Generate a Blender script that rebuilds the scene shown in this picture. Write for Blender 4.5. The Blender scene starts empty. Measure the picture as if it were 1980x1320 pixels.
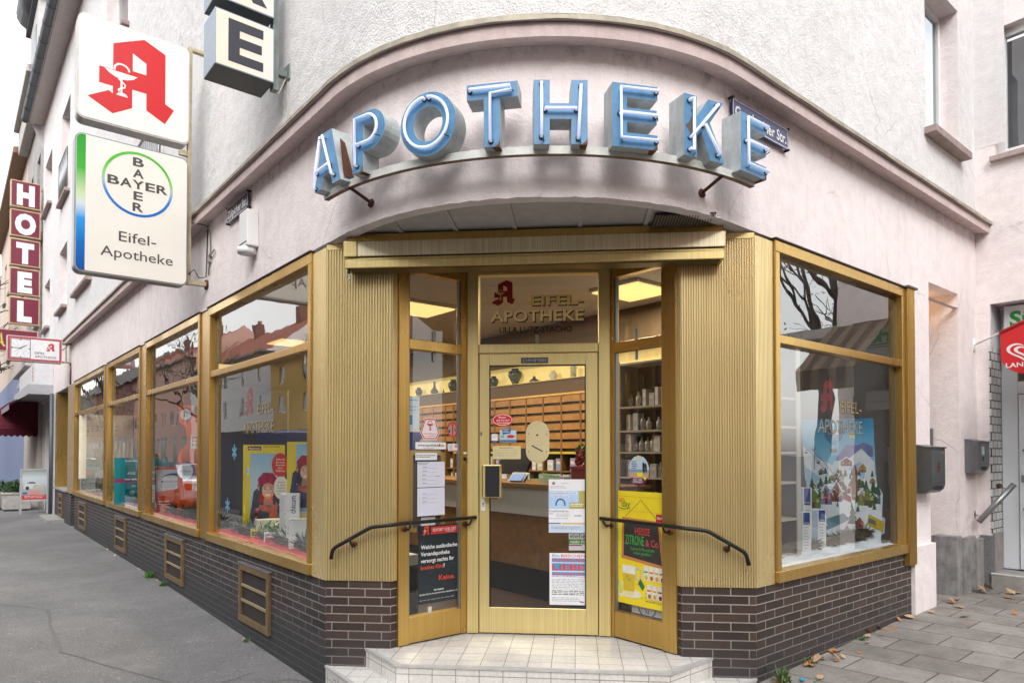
import bpy, bmesh, math, random
from mathutils import Vector, Matrix
from mathutils.geometry import tessellate_polygon
random.seed(7)
Q = 1 / math.sqrt(2); HALF = 1.546
SC = bpy.context.scene; COL = SC.collection
R = math.radians

# ------------------------------------------------------------------ frames
class Fr:
    """a wall frame: local x runs along the wall to the right, y into it, z up"""
    def __init__(s, ox, oy, rot, oz=0.0):
        s.o = Vector((ox, oy, oz)); s.r = rot; s.c = math.cos(rot); s.n = math.sin(rot)
    def w(s, x, y, z=0.0):
        return Vector((s.o.x + x * s.c - y * s.n, s.o.y + x * s.n + y * s.c, s.o.z + z))
    def sub(s, x, y, rot, z=0.0):
        p = s.w(x, y, z); return Fr(p.x, p.y, s.r + rot, p.z)
LF = Fr(-HALF, 0, R(-45)); RF = Fr(HALF, 0, R(45)); CF = Fr(0, 0, 0)
def LPF(s): return LF.sub(-s, 0, R(90))
PERP = 4.65
RP = RF.sub(PERP, 0, R(-90))
SL = Fr(-1.02, .04, R(45)); SR = Fr(.56, .5, R(-45))
def ground_h(x):
    pts = [(-60, .08), (-12, .08), (-5, .07), (-1.55, 0), (1.55, .15), (3.5, .22), (6, .26), (60, .26)]
    for (a, b), (c, d) in zip(pts, pts[1:]):
        if x <= c: return b + (d - b) * max(0, (x - a)) / (c - a)
    return .26

# ------------------------------------------------------------------ materials
_mc = {}
def nodes(name):
    m = bpy.data.materials.new(name); m.use_nodes = True
    nt = m.node_tree; b = nt.nodes['Principled BSDF']
    return m, nt, b
def nd(nt, t, **kw):
    n = nt.nodes.new(t)
    for k, v in kw.items():
        if k.startswith('i_'):
            key = k[2:].replace('_', ' ')
            n.inputs[key].default_value = v
        else: setattr(n, k, v)
    return n
def lk(nt, a, b): nt.links.new(a, b)
def ramp(nt, fac, stops):
    r = nt.nodes.new('ShaderNodeValToRGB'); e = r.color_ramp.elements
    while len(e) > 1: e.remove(e[-1])
    for i, (p, c) in enumerate(stops):
        c = (c, c, c, 1) if not isinstance(c, tuple) else (*c[:3], 1)
        if i == 0: e[0].position = p; e[0].color = c
        else:
            k = e.new(p); k.color = c
    lk(nt, fac, r.inputs[0]); return r.outputs[0]
def mixc(nt, mode, fac, a, b):
    n = nt.nodes.new('ShaderNodeMix'); n.data_type = 'RGBA'; n.blend_type = mode
    for s, v in ((n.inputs['Factor'], fac), (n.inputs['A'], a), (n.inputs['B'], b)):
        if hasattr(v, 'links') or isinstance(v, bpy.types.NodeSocket): lk(nt, v, s)
        elif isinstance(v, (int, float)): s.default_value = v
        else: s.default_value = (*v[:3], 1)
    return n.outputs['Result']
def noise(nt, vec, scale, detail=4, rough=.6):
    n = nd(nt, 'ShaderNodeTexNoise', i_Scale=scale, i_Detail=detail, i_Roughness=rough)
    lk(nt, vec, n.inputs['Vector']); return n.outputs['Fac']
def mapping(nt, vec, scale=(1, 1, 1), rot=(0, 0, 0), loc=(0, 0, 0)):
    m = nd(nt, 'ShaderNodeMapping'); m.inputs['Scale'].default_value = scale
    m.inputs['Rotation'].default_value = rot; m.inputs['Location'].default_value = loc
    lk(nt, vec, m.inputs['Vector']); return m.outputs[0]
def bump(nt, b, h, dist, strength=1.0):
    n = nd(nt, 'ShaderNodeBump', i_Distance=dist, i_Strength=strength); lk(nt, h, n.inputs['Height'])
    lk(nt, n.outputs[0], b.inputs['Normal']); return n
def P(col, rough=.5, metal=0.0, emit=0.0, var=.08, vs=9.0, bmp=0.0, bs=60.0, key=None, dirt=0.0):
    k = (tuple(round(c, 3) for c in col), rough, metal, emit, var, vs, bmp, bs, dirt)
    if k in _mc: return _mc[k]
    m, nt, b = nodes('paint_%d' % len(_mc)); _mc[k] = m
    tc = nd(nt, 'ShaderNodeTexCoord').outputs['Object']
    f = noise(nt, tc, vs, 5)
    c = mixc(nt, 'MULTIPLY', 1.0, col, ramp(nt, f, [(.3, 1 - var), (.7, 1 + var)]))
    if dirt:
        d = noise(nt, mapping(nt, tc, (6, 6, 1.2)), 3, 6, .7)
        c = mixc(nt, 'MIX', ramp(nt, d, [(.45, 0.0), (.75, dirt)]), c, (.09, .075, .06))
    lk(nt, c, b.inputs['Base Color']); b.inputs['Roughness'].default_value = rough; b.inputs['Metallic'].default_value = metal
    rr = nd(nt, 'ShaderNodeMath', operation='MULTIPLY_ADD'); rr.inputs[1].default_value = .16; rr.inputs[2].default_value = max(0, rough - .08)
    lk(nt, f, rr.inputs[0]); lk(nt, rr.outputs[0], b.inputs['Roughness'])
    if emit: lk(nt, c, b.inputs['Emission Color']); b.inputs['Emission Strength'].default_value = emit
    if bmp: bump(nt, b, noise(nt, tc, bs, 4), bmp)
    return m
def stucco(name, col, grain, dist, speck, stain, mould=False):
    m, nt, b = nodes(name); tc = nd(nt, 'ShaderNodeTexCoord').outputs['Object']
    big = noise(nt, tc, .7, 5); fine = noise(nt, tc, grain, 3, .65); mid = noise(nt, tc, 7, 5)
    c = mixc(nt, 'MULTIPLY', 1, col, ramp(nt, big, [(.3, (.92, .91, .91)), (.7, (1.03, 1.03, 1.03))]))
    c = mixc(nt, 'MULTIPLY', 1, c, ramp(nt, mid, [(.32, (.93, .92, .92)), (.6, (1.02, 1.02, 1.02))]))
    sp = ramp(nt, noise(nt, tc, grain * .8, 2, .7), [(.22, 1.0), (.32, 0.0)])
    c = mixc(nt, 'MIX', sp, c, mixc(nt, 'MULTIPLY', 1, c, (speck, speck, speck * .98)))
    st = noise(nt, mapping(nt, tc, (5, 5, .5)), 2.2, 6, .65)
    c = mixc(nt, 'MIX', ramp(nt, st, [(.52, 0.0), (.8, stain)]), c, (.35, .29, .26))
    vo = nd(nt, 'ShaderNodeTexVoronoi', feature='DISTANCE_TO_EDGE', i_Scale=.55)
    wv = nd(nt, 'ShaderNodeTexNoise', i_Scale=2.5, i_Detail=5); lk(nt, tc, wv.inputs['Vector'])
    lk(nt, mixc(nt, 'MIX', .18, tc, wv.outputs['Color']), vo.inputs['Vector'])
    cr = ramp(nt, vo.outputs['Distance'], [(0.0, 1.0), (.0035, 0.0)])
    msk = ramp(nt, noise(nt, tc, 1.1, 2), [(.5, 0.0), (.6, .42)])
    cf = nd(nt, 'ShaderNodeMath', operation='MULTIPLY'); lk(nt, cr, cf.inputs[0]); lk(nt, msk, cf.inputs[1])
    c = mixc(nt, 'MIX', cf.outputs[0], c, (.25, .2, .18))
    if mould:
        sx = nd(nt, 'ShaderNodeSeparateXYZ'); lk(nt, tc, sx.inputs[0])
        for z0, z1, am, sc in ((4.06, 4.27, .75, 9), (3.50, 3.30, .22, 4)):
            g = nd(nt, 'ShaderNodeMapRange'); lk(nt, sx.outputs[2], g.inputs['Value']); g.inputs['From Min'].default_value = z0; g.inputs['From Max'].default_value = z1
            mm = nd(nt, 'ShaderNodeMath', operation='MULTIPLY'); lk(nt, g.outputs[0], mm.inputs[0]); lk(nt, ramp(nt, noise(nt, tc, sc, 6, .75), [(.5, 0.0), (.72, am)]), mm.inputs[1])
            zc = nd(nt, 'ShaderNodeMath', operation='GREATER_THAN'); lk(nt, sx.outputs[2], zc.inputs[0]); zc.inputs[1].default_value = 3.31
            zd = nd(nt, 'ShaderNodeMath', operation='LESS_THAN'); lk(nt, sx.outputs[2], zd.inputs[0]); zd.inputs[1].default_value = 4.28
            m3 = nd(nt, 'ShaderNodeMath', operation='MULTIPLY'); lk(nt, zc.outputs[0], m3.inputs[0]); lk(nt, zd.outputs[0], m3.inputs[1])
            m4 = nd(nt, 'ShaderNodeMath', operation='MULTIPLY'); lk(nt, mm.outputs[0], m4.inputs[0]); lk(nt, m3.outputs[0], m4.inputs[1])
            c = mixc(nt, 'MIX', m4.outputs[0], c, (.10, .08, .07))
    lk(nt, c, b.inputs['Base Color']); b.inputs['Roughness'].default_value = .92
    h = nd(nt, 'ShaderNodeMath', operation='MULTIPLY_ADD'); lk(nt, fine, h.inputs[0]); h.inputs[1].default_value = 1.0
    m2 = nd(nt, 'ShaderNodeMath', operation='MULTIPLY'); lk(nt, mid, m2.inputs[0]); m2.inputs[1].default_value = 2.2
    lk(nt, m2.outputs[0], h.inputs[2]); bump(nt, b, h.outputs[0], dist)
    return m
def brick(name, col, col2, mortar, bw, rh, ms, rough, offset=.5, rot=0.0, bmp=.004, dirtlow=0.0, uvoff=(0, 0), grunge=.25):
    m, nt, b = nodes(name); tcn = nd(nt, 'ShaderNodeTexCoord'); uv = tcn.outputs['UV']; tc = tcn.outputs['Object']
    v = mapping(nt, uv, rot=(0, 0, rot), loc=(uvoff[0], uvoff[1], 0))
    t = nd(nt, 'ShaderNodeTexBrick', offset=offset, i_Scale=1.0); lk(nt, v, t.inputs['Vector'])
    t.inputs['Color1'].default_value = (*col, 1); t.inputs['Color2'].default_value = (*col2, 1); t.inputs['Mortar'].default_value = (*mortar, 1)
    t.inputs['Brick Width'].default_value = bw; t.inputs['Row Height'].default_value = rh; t.inputs['Mortar Size'].default_value = ms
    t.inputs['Mortar Smooth'].default_value = .25; t.inputs['Bias'].default_value = 0.0
    n1 = noise(nt, tc, 3, 6, .65); n2 = noise(nt, tc, 45, 4)
    c = mixc(nt, 'MULTIPLY', 1, t.outputs['Color'], ramp(nt, n1, [(.3, 1 - grunge), (.7, 1 + grunge * .5)]))
    c = mixc(nt, 'MULTIPLY', 1, c, ramp(nt, n2, [(.3, .86), (.7, 1.1)]))
    if dirtlow:
        sx = nd(nt, 'ShaderNodeSeparateXYZ'); lk(nt, uv, sx.inputs[0])
        mr = nd(nt, 'ShaderNodeMath', operation='MULTIPLY_ADD'); lk(nt, n1, mr.inputs[0]); mr.inputs[1].default_value = -.5; lk(nt, sx.outputs[1], mr.inputs[2])
        c = mixc(nt, 'MIX', ramp(nt, mr.outputs[0], [(-.0, dirtlow), (.3, 0.0)]), c, (.034, .036, .04))
    lk(nt, c, b.inputs['Base Color']); b.inputs['Roughness'].default_value = rough
    hh = nd(nt, 'ShaderNodeMath', operation='MULTIPLY_ADD'); lk(nt, t.outputs['Fac'], hh.inputs[0]); hh.inputs[1].default_value = -1
    lk(nt, n2, hh.inputs[2]); bump(nt, b, hh.outputs[0], bmp)
    return m
def gold(name, col, rough, streak=.35, metal=.8):
    m, nt, b = nodes(name); tc = nd(nt, 'ShaderNodeTexCoord').outputs['Object']
    s = noise(nt, mapping(nt, tc, (190, 190, .8)), 1, 2, .4); bg = noise(nt, mapping(nt, tc, (1.5, 1.5, .8)), 1, 3, .5)
    c = mixc(nt, 'MULTIPLY', 1, col, ramp(nt, s, [(.3, (1 - streak, 1 - streak, 1 - streak * 1.25)), (.7, (1.1, 1.1, 1.08))]))
    c = mixc(nt, 'MULTIPLY', 1, c, ramp(nt, bg, [(.3, (.88, .86, .80)), (.7, (1.06, 1.06, 1.09))]))
    lk(nt, c, b.inputs['Base Color']); b.inputs['Metallic'].default_value = metal
    r = ramp(nt, bg, [(.3, rough + .12), (.7, rough - .06)]); lk(nt, r, b.inputs['Roughness'])
    bump(nt, b, s, .0002); return m
def grad(name, stops, axis=2, rough=.3, emit=0.0):
    m, nt, b = nodes(name); g = nd(nt, 'ShaderNodeTexCoord').outputs['Generated']
    sx = nd(nt, 'ShaderNodeSeparateXYZ'); lk(nt, g, sx.inputs[0])
    c = ramp(nt, sx.outputs[axis], stops); lk(nt, c, b.inputs['Base Color']); b.inputs['Roughness'].default_value = rough
    if emit: lk(nt, c, b.inputs['Emission Color']); b.inputs['Emission Strength'].default_value = emit
    return m
def glass(name, k, tint=(.93, .95, .94), wob=.0016):
    m = bpy.data.materials.new(name); m.use_nodes = True; nt = m.node_tree; nt.nodes.clear()
    o = nd(nt, 'ShaderNodeOutputMaterial'); mx = nd(nt, 'ShaderNodeMixShader'); tr = nd(nt, 'ShaderNodeBsdfTransparent'); gl = nd(nt, 'ShaderNodeBsdfGlossy')
    tr.inputs[0].default_value = (*tint, 1); gl.inputs['Roughness'].default_value = 0.0; gl.inputs['Color'].default_value = (1, 1, 1, 1)
    fr = nd(nt, 'ShaderNodeFresnel'); bf = nd(nt, 'ShaderNodeNewGeometry').outputs['Backfacing']; mr = nd(nt, 'ShaderNodeMapRange'); lk(nt, bf, mr.inputs['Value']); mr.inputs['To Min'].default_value = k; mr.inputs['To Max'].default_value = 1 / k; lk(nt, mr.outputs[0], fr.inputs['IOR']); tc = nd(nt, 'ShaderNodeTexCoord').outputs['Object']
    bp = nd(nt, 'ShaderNodeBump', i_Distance=wob, i_Strength=1.0); lk(nt, noise(nt, tc, 1.6, 2), bp.inputs['Height']); lk(nt, bp.outputs[0], gl.inputs['Normal'])
    lk(nt, fr.outputs[0], mx.inputs[0]); lk(nt, tr.outputs[0], mx.inputs[1]); lk(nt, gl.outputs[0], mx.inputs[2]); lk(nt, mx.outputs[0], o.inputs[0])
    return m

# ------------------------------------------------------------------ mesh builder
_tc = {}
def text_data(s, bold):
    k = (s, bold)
    if k not in _tc:
        cu = bpy.data.curves.new('t', 'FONT'); cu.body = s; cu.resolution_u = 3; cu.offset = bold
        ob = bpy.data.objects.new('t', cu); COL.objects.link(ob); bpy.context.view_layer.update()
        me = bpy.data.meshes.new_from_object(ob.evaluated_get(bpy.context.evaluated_depsgraph_get()))
        vs = [(v.co.x, v.co.y) for v in me.vertices]; fs = [tuple(p.vertices) for p in me.polygons]
        bpy.data.objects.remove(ob); bpy.data.curves.remove(cu); bpy.data.meshes.remove(me)
        _tc[k] = (vs, fs)
    return _tc[k]
class MB:
    def __init__(s): s.v = []; s.f = []; s.m = []; s.mats = []; s.sm = []
    def mi(s, m):
        if m not in s.mats: s.mats.append(m)
        return s.mats.index(m)
    def add(s, vs, fs, m, smooth=False):
        b = len(s.v); i = s.mi(m); s.v += [tuple(v) for v in vs]
        for f in fs: s.f.append(tuple(b + k for k in f)); s.m.append(i); s.sm.append(smooth)
    def box(s, x0, x1, y0, y1, z0, z1, m):
        if x0 > x1: x0, x1 = x1, x0
        if y0 > y1: y0, y1 = y1, y0
        if z0 > z1: z0, z1 = z1, z0
        v = [(x0, y0, z0), (x1, y0, z0), (x1, y1, z0), (x0, y1, z0), (x0, y0, z1), (x1, y0, z1), (x1, y1, z1), (x0, y1, z1)]
        s.add(v, [(0, 3, 2, 1), (4, 5, 6, 7), (0, 1, 5, 4), (1, 2, 6, 5), (2, 3, 7, 6), (3, 0, 4, 7)], m); return s
    def quad(s, a, b, c, d, m): s.add([a, b, c, d], [(0, 1, 2, 3)], m); return s
    def rect(s, x0, x1, z0, z1, y, m): s.add([(x0, y, z0), (x1, y, z0), (x1, y, z1), (x0, y, z1)], [(0, 1, 2, 3)], m); return s
    def poly(s, loops, y, m):
        if not isinstance(loops[0][0], (tuple, list)): loops = [loops]
        vs = [p for l in loops for p in l]
        t = tessellate_polygon([[Vector((p[0], p[1], 0)) for p in l] for l in loops])
        fs = []
        for a, b, c in t:
            A, B, C = vs[a], vs[b], vs[c]
            if (B[0] - A[0]) * (C[1] - A[1]) - (B[1] - A[1]) * (C[0] - A[0]) < 0: b, c = c, b
            fs.append((a, b, c))
        s.add([(p[0], y, p[1]) for p in vs], fs, m); return s
    def prism(s, loops, y0, y1, m, mside=None):
        if not isinstance(loops[0][0], (tuple, list)): loops = [loops]
        s.poly(loops, y0, m); ms = mside or m
        vs = [p for l in loops for p in l]
        t = tessellate_polygon([[Vector((p[0], p[1], 0)) for p in l] for l in loops]); fs = []
        for a, b, c in t:
            A, B, C = vs[a], vs[b], vs[c]
            if (B[0] - A[0]) * (C[1] - A[1]) - (B[1] - A[1]) * (C[0] - A[0]) > 0: b, c = c, b
            fs.append((a, b, c))
        s.add([(p[0], y1, p[1]) for p in vs], fs, ms)
        for li, l in enumerate(loops):
            ar = sum(l[i][0] * l[(i + 1) % len(l)][1] - l[(i + 1) % len(l)][0] * l[i][1] for i in range(len(l)))
            l = l if (ar > 0) == (li == 0) else l[::-1]
            n = len(l); vv = [(p[0], y0, p[1]) for p in l] + [(p[0], y1, p[1]) for p in l]
            s.add(vv, [(i, n + i, n + (i + 1) % n, (i + 1) % n) for i in range(n)], ms)
        return s
    def tube(s, pts, r, m, n=8, r2=None, caps=True):
        pts = [Vector(p) for p in pts]; rings = []; up = None
        for i, p in enumerate(pts):
            d = (pts[min(i + 1, len(pts) - 1)] - pts[max(i - 1, 0)]).normalized()
            if up is None: up = d.orthogonal().normalized()
            else: up = (up - d * up.dot(d)); up = up.normalized() if up.length > 1e-6 else d.orthogonal().normalized()
            w = d.cross(up); rr = r if r2 is None else r + (r2 - r) * i / (len(pts) - 1)
            rings.append([p + (up * math.cos(2 * math.pi * k / n) + w * math.sin(2 * math.pi * k / n)) * rr for k in range(n)])
        vs = [v for rg in rings for v in rg]; fs = []
        for i in range(len(pts) - 1):
            for k in range(n): fs.append((i * n + k, i * n + (k + 1) % n, (i + 1) * n + (k + 1) % n, (i + 1) * n + k))
        if caps: fs.append(tuple(range(n))[::-1]); fs.append(tuple((len(pts) - 1) * n + k for k in range(n)))
        s.add(vs, fs, m, True); return s
    def lathe(s, c, prof, m, n=14):
        vs = []; fs = []
        for r, z in prof:
            for k in range(n): vs.append((c[0] + r * math.cos(2 * math.pi * k / n), c[1] + r * math.sin(2 * math.pi * k / n), c[2] + z))
        for i in range(len(prof) - 1):
            for k in range(n): fs.append((i * n + k, i * n + (k + 1) % n, (i + 1) * n + (k + 1) % n, (i + 1) * n + k))
        fs.append(tuple(range(n))[::-1]); fs.append(tuple((len(prof) - 1) * n + k for k in range(n)))
        s.add(vs, fs, m, True); return s
    def ell(s, x, z, rx, rz, y, m, n=28):
        s.poly([(x + rx * math.cos(2 * math.pi * k / n), z + rz * math.sin(2 * math.pi * k / n)) for k in range(n)], y, m); return s
    def ring(s, x, z, rx, rz, w, y, m, n=40):
        o = [(x + rx * math.cos(2 * math.pi * k / n), y, z + rz * math.sin(2 * math.pi * k / n)) for k in range(n)]
        i = [(x + (rx - w) * math.cos(2 * math.pi * k / n), y, z + (rz - w) * math.sin(2 * math.pi * k / n)) for k in range(n)]
        s.add(o + i, [(k, (k + 1) % n, n + (k + 1) % n, n + k) for k in range(n)], m); return s
    def stroke(s, pts, w, y, m):
        L = []; Rr = []
        for i, p in enumerate(pts):
            a = Vector(pts[max(i - 1, 0)]); b = Vector(pts[min(i + 1, len(pts) - 1)]); d = (b - a).normalized(); n = Vector((-d.y, d.x)) * w / 2
            ww = w if not isinstance(w, list) else w[i]
            L.append((p[0] + n.x, y, p[1] + n.y)); Rr.append((p[0] - n.x, y, p[1] - n.y))
        n = len(pts); s.add(L + Rr, [(n + i, n + i + 1, i + 1, i) for i in range(n - 1)], m); return s
    def text(s, t, x, z, h, m, y=0.0, bold=0.0, w=None, al='C', xs=1.0, depth=0.0, rot=0.0, shear=0.0):
        vs, fs = text_data(t, bold)
        x0 = min(v[0] for v in vs); x1 = max(v[0] for v in vs); k = h / .73
        kx = w / (x1 - x0) if w else k * xs
        W = (x1 - x0) * kx; off = {'C': -W / 2, 'L': 0, 'R': -W}[al]; out = []
        for a, b in vs:
            px = (a - x0) * kx + off + shear * b * k; pz = b * k - (h / 2)
            if rot: px, pz = px * math.cos(rot) - pz * math.sin(rot), px * math.sin(rot) + pz * math.cos(rot)
            out.append((x + px, y, z + pz))
        s.add(out, fs, m); return s
    def lines(s, x0, x1, z, n, dz, h, m, y, seed=1, ragged=.25):
        """illegible small print: rows of thin word-length bars"""
        r = random.Random(seed)
        for i in range(n):
            x = x0; e = x1 - (x1 - x0) * r.random() * ragged
            while x < e:
                L = min((x1 - x0) * (.05 + r.random() * .12), e - x)
                s.rect(x, x + L, z - i * dz, z - i * dz + h * (.6 + .4 * r.random()), y, m); x += L + (x1 - x0) * .025
        return s

def mk(name, mb, off=(0, 0, 0), bevel=0.0):
    me = bpy.data.meshes.new(name)
    me.from_pydata([(v[0] - off[0], v[1] - off[1], v[2] - off[2]) for v in mb.v], [], mb.f)
    for m in mb.mats: me.materials.append(m)
    me.polygons.foreach_set('material_index', mb.m); me.polygons.foreach_set('use_smooth', mb.sm)
    uv = me.uv_layers.new(name='UVMap').data
    for p in me.polygons:
        n = p.normal; ax, ay, az = abs(n.x), abs(n.y), abs(n.z)
        for li in p.loop_indices:
            c = mb.v[me.loops[li].vertex_index]
            uv[li].uv = (c[0], c[1]) if az >= ax and az >= ay else ((c[0], c[2]) if ay >= ax else (c[1], c[2]))
    me.update()
    o = bpy.data.objects.new(name, me); COL.objects.link(o)
    if bevel:
        b = o.modifiers.new('bevel', 'BEVEL'); b.width = bevel; b.segments = 2; b.limit_method = 'ANGLE'; b.angle_limit = R(40)
    return o
class Thing:
    def __init__(s, name, label, cat, fr=CF, loc=(0, 0, 0), group=None):
        s.e = bpy.data.objects.new(name, None); COL.objects.link(s.e); s.fr = fr; s.l = loc
        s.e.location = fr.w(*loc); s.e.rotation_euler = (0, 0, fr.r); s.e.empty_display_size = .1
        s.e['label'] = label; s.e['category'] = cat
        if group: s.e['group'] = group
    def part(s, name, mb, parent=None, bevel=0.0, label=None):
        o = mk(name, mb, s.l, bevel); o.parent = parent or s.e
        if label: o['label'] = label
        return o
def solo(name, label, cat, mb, fr=CF, loc=(0, 0, 0), group=None, bevel=0.0):
    o = mk(name, mb, loc, bevel); o.location = fr.w(*loc); o.rotation_euler = (0, 0, fr.r)
    o['label'] = label; o['category'] = cat
    if group: o['group'] = group
    return o
def struct(name, mb, fr=CF):
    o = mk(name, mb); o.location = fr.w(0, 0, 0); o.rotation_euler = (0, 0, fr.r); o['kind'] = 'structure'; return o
def copy_tree(o, loc, rz, label=None, parent=None):
    c = o.copy(); COL.objects.link(c)
    if parent is None: c.location = loc; c.rotation_euler = (0, 0, rz)
    else: c.parent = parent
    if label: c['label'] = label
    for ch in list(o.children): copy_tree(ch, None, None, None, c)
    return c

# ------------------------------------------------------------------ shared materials
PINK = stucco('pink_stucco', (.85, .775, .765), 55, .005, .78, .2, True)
WHITE = stucco('white_roughcast', (.805, .80, .795), 70, .012, .42, .14)
WHITE2 = stucco('white_side', (.70, .68, .675), 60, .005, .85, .2)
GOLD = gold('gold_metal', (.60, .39, .12), .27, .12, .85)
GOLDP = gold('gold_fluted', (.87, .71, .39), .29, .14, .76)
GOLD_SHADE = gold('gold_groove_shade', (.46, .34, .14), .42, .2, .7)  # darker gold paints the shade into the pillar grooves
GOLDL = gold('gold_pale', (.76, .61, .28), .36, .10, .7)
BRONZE = gold('bronze_dark', (.20, .14, .055), .4, .4)
BRICKL = brick('plinth_brick_side', (.022, .018, .018), (.055, .042, .040), (.21, .195, .185), .25, .0625, .0055, .62, dirtlow=.8, bmp=.003)
BRICKF = brick('plinth_brick', (.026, .015, .011), (.066, .038, .028), (.31, .275, .25), .25, .0625, .0046, .58, dirtlow=.55, bmp=.003, uvoff=(.0, -.0075))
TILE = brick('step_tile', (.58, .56, .53), (.64, .62, .59), (.24, .22, .20), .16, .16, .003, .3, offset=0, bmp=.0008, grunge=.14, uvoff=(.03, .06))
PAVE = brick('paving_slabs', (.21, .192, .172), (.31, .285, .262), (.085, .078, .068), .52, .36, .006, .85, rot=R(90), bmp=.004, grunge=.35)
WBRICK = brick('white_brick', (.62, .61, .60), (.7, .69, .68), (.04, .035, .03), .13, .09, .006, .6)
NBRICK = brick('grey_render', (.36, .34, .33), (.40, .38, .37), (.30, .28, .27), .8, .4, .005, .9)
GLASS = glass('shop_glass', 3.2); GLASSD = glass('door_glass', 1.65, (.93, .94, .93), .0004); GLASSU = glass('upper_glass', 2.2, (.6, .65, .68))
BLACK = P((.012, .012, .013), .45); DARK = P((.035, .033, .032), .5); WHT = P((.78, .78, .77), .45, var=.03); OFFW = P((.70, .68, .64), .5)
RED = P((.62, .02, .025), .4, var=.04); GREYM = P((.32, .33, .34), .38, .75); LEAD = P((.10, .115, .13), .55, .4, var=.2); CONC = P((.30, .285, .27), .9, var=.2, bmp=.004, bs=40)
GRAN = P((.25, .245, .245), .8, var=.4, vs=7, bmp=.003, bs=150, dirt=.35); IRON = P((.018, .016, .015), .45, .5); RUST = P((.10, .035, .018), .85, var=.4, vs=40)
PAPER = P((.74, .74, .76), .7, var=.02); PRINT = P((.10, .10, .12), .7); GREYP = P((.35, .36, .40), .7); YEL = P((.80, .62, .02), .45, var=.05); BLUE = P((.02, .06, .28), .4)
WOOD = P((.20, .095, .03), .45, var=.25, vs=14); WOODD = P((.065, .03, .014), .5, var=.25); WOODL = P((.36, .17, .045), .4, var=.2, vs=12)
CREAMP = P((.62, .50, .24), .6, var=.04)

def PA(col, alpha):
    m, nt, b = nodes('film'); b.inputs['Base Color'].default_value = (*col, 1); b.inputs['Roughness'].default_value = .4; b.inputs['Alpha'].default_value = alpha; return m
# ================================================================== the corner building
R0 = 1.83; CY = 1.04
def facade_path(off, s_left=20.3, s_right=PERP, n=48, jit=0.0):
    rr = random.Random(3); pts = []; sl = -.36
    ns = 40
    for i in range(ns): s = s_left + (sl - s_left) * i / ns; p = LF.w(-s, -off); pts.append((p.x, p.y))
    for i in range(n + 1):
        a = R(-45 + 90 * i / n); r = R0 + off; pts.append((r * math.sin(a), CY - r * math.cos(a)))
    for i in range(1, 13): s = sl + (s_right - sl) * i / 12; p = RF.w(s, -off); pts.append((p.x, p.y))
    return pts
def strip(mb, pa, za, pb, zb, m, jit=0.0, jb=0.0):
    rr = random.Random(5); n = len(pa)
    va = [(p[0], p[1], za + rr.uniform(-jit, jit)) for p in pa]; vb = [(p[0], p[1], zb + rr.uniform(-jb, jb)) for p in pb]
    mb.add(va + vb, [(i, i + 1, n + i + 1, n + i) for i in range(n - 1)], m, False)
def wall(mb, x0, x1, z0, z1, holes, y, m, reveal=.2, mr=None):
    xs = sorted({x0, x1, *[h[0] for h in holes], *[h[1] for h in holes]}); zs = sorted({z0, z1, *[h[2] for h in holes], *[h[3] for h in holes]})
    for a, b in zip(xs, xs[1:]):
        for c, d in zip(zs, zs[1:]):
            if any(h[0] <= a and b <= h[1] and h[2] <= c and d <= h[3] for h in holes): continue
            mb.rect(a, b, c, d, y, m)
    mr = mr or m
    for a, b, c, d in holes:
        mb.quad((a, y, c), (a, y + reveal, c), (a, y + reveal, d), (a, y, d), mr); mb.quad((b, y + reveal, c), (b, y, c), (b, y, d), (b, y + reveal, d), mr)
        mb.quad((a, y, d), (a, y + reveal, d), (b, y + reveal, d), (b, y, d), mr); mb.quad((a, y + reveal, c), (a, y, c), (b, y, c), (b, y + reveal, c), mr)

B = Thing('corner_building', 'white and pink rendered corner pharmacy with rounded corner and gold shopfront', 'building')
# ---- parts placed in other frames go through this
def bpart(name, mb, fr=CF, parent=None, bevel=0.0, label=None):
    o = mk(name, mb, (0, 0, 0), bevel)
    if parent is None:
        o.parent = B.e; o.location = fr.w(0, 0, 0); o.rotation_euler = (0, 0, fr.r)
    else: o.parent = parent
    if label: o['label'] = label
    return o
def bpf(m): return m
ZB, ZC, ZT = 3.315, 4.25, 4.335
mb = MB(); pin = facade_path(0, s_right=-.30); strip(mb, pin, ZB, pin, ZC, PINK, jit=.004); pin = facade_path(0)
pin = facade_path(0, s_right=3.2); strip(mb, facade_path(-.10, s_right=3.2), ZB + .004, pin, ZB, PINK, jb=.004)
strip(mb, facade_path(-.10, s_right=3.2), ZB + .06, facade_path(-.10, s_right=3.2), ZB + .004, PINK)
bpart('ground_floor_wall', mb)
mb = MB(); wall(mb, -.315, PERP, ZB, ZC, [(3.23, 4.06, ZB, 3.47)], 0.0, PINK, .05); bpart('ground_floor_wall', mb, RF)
mb = MB()
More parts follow.
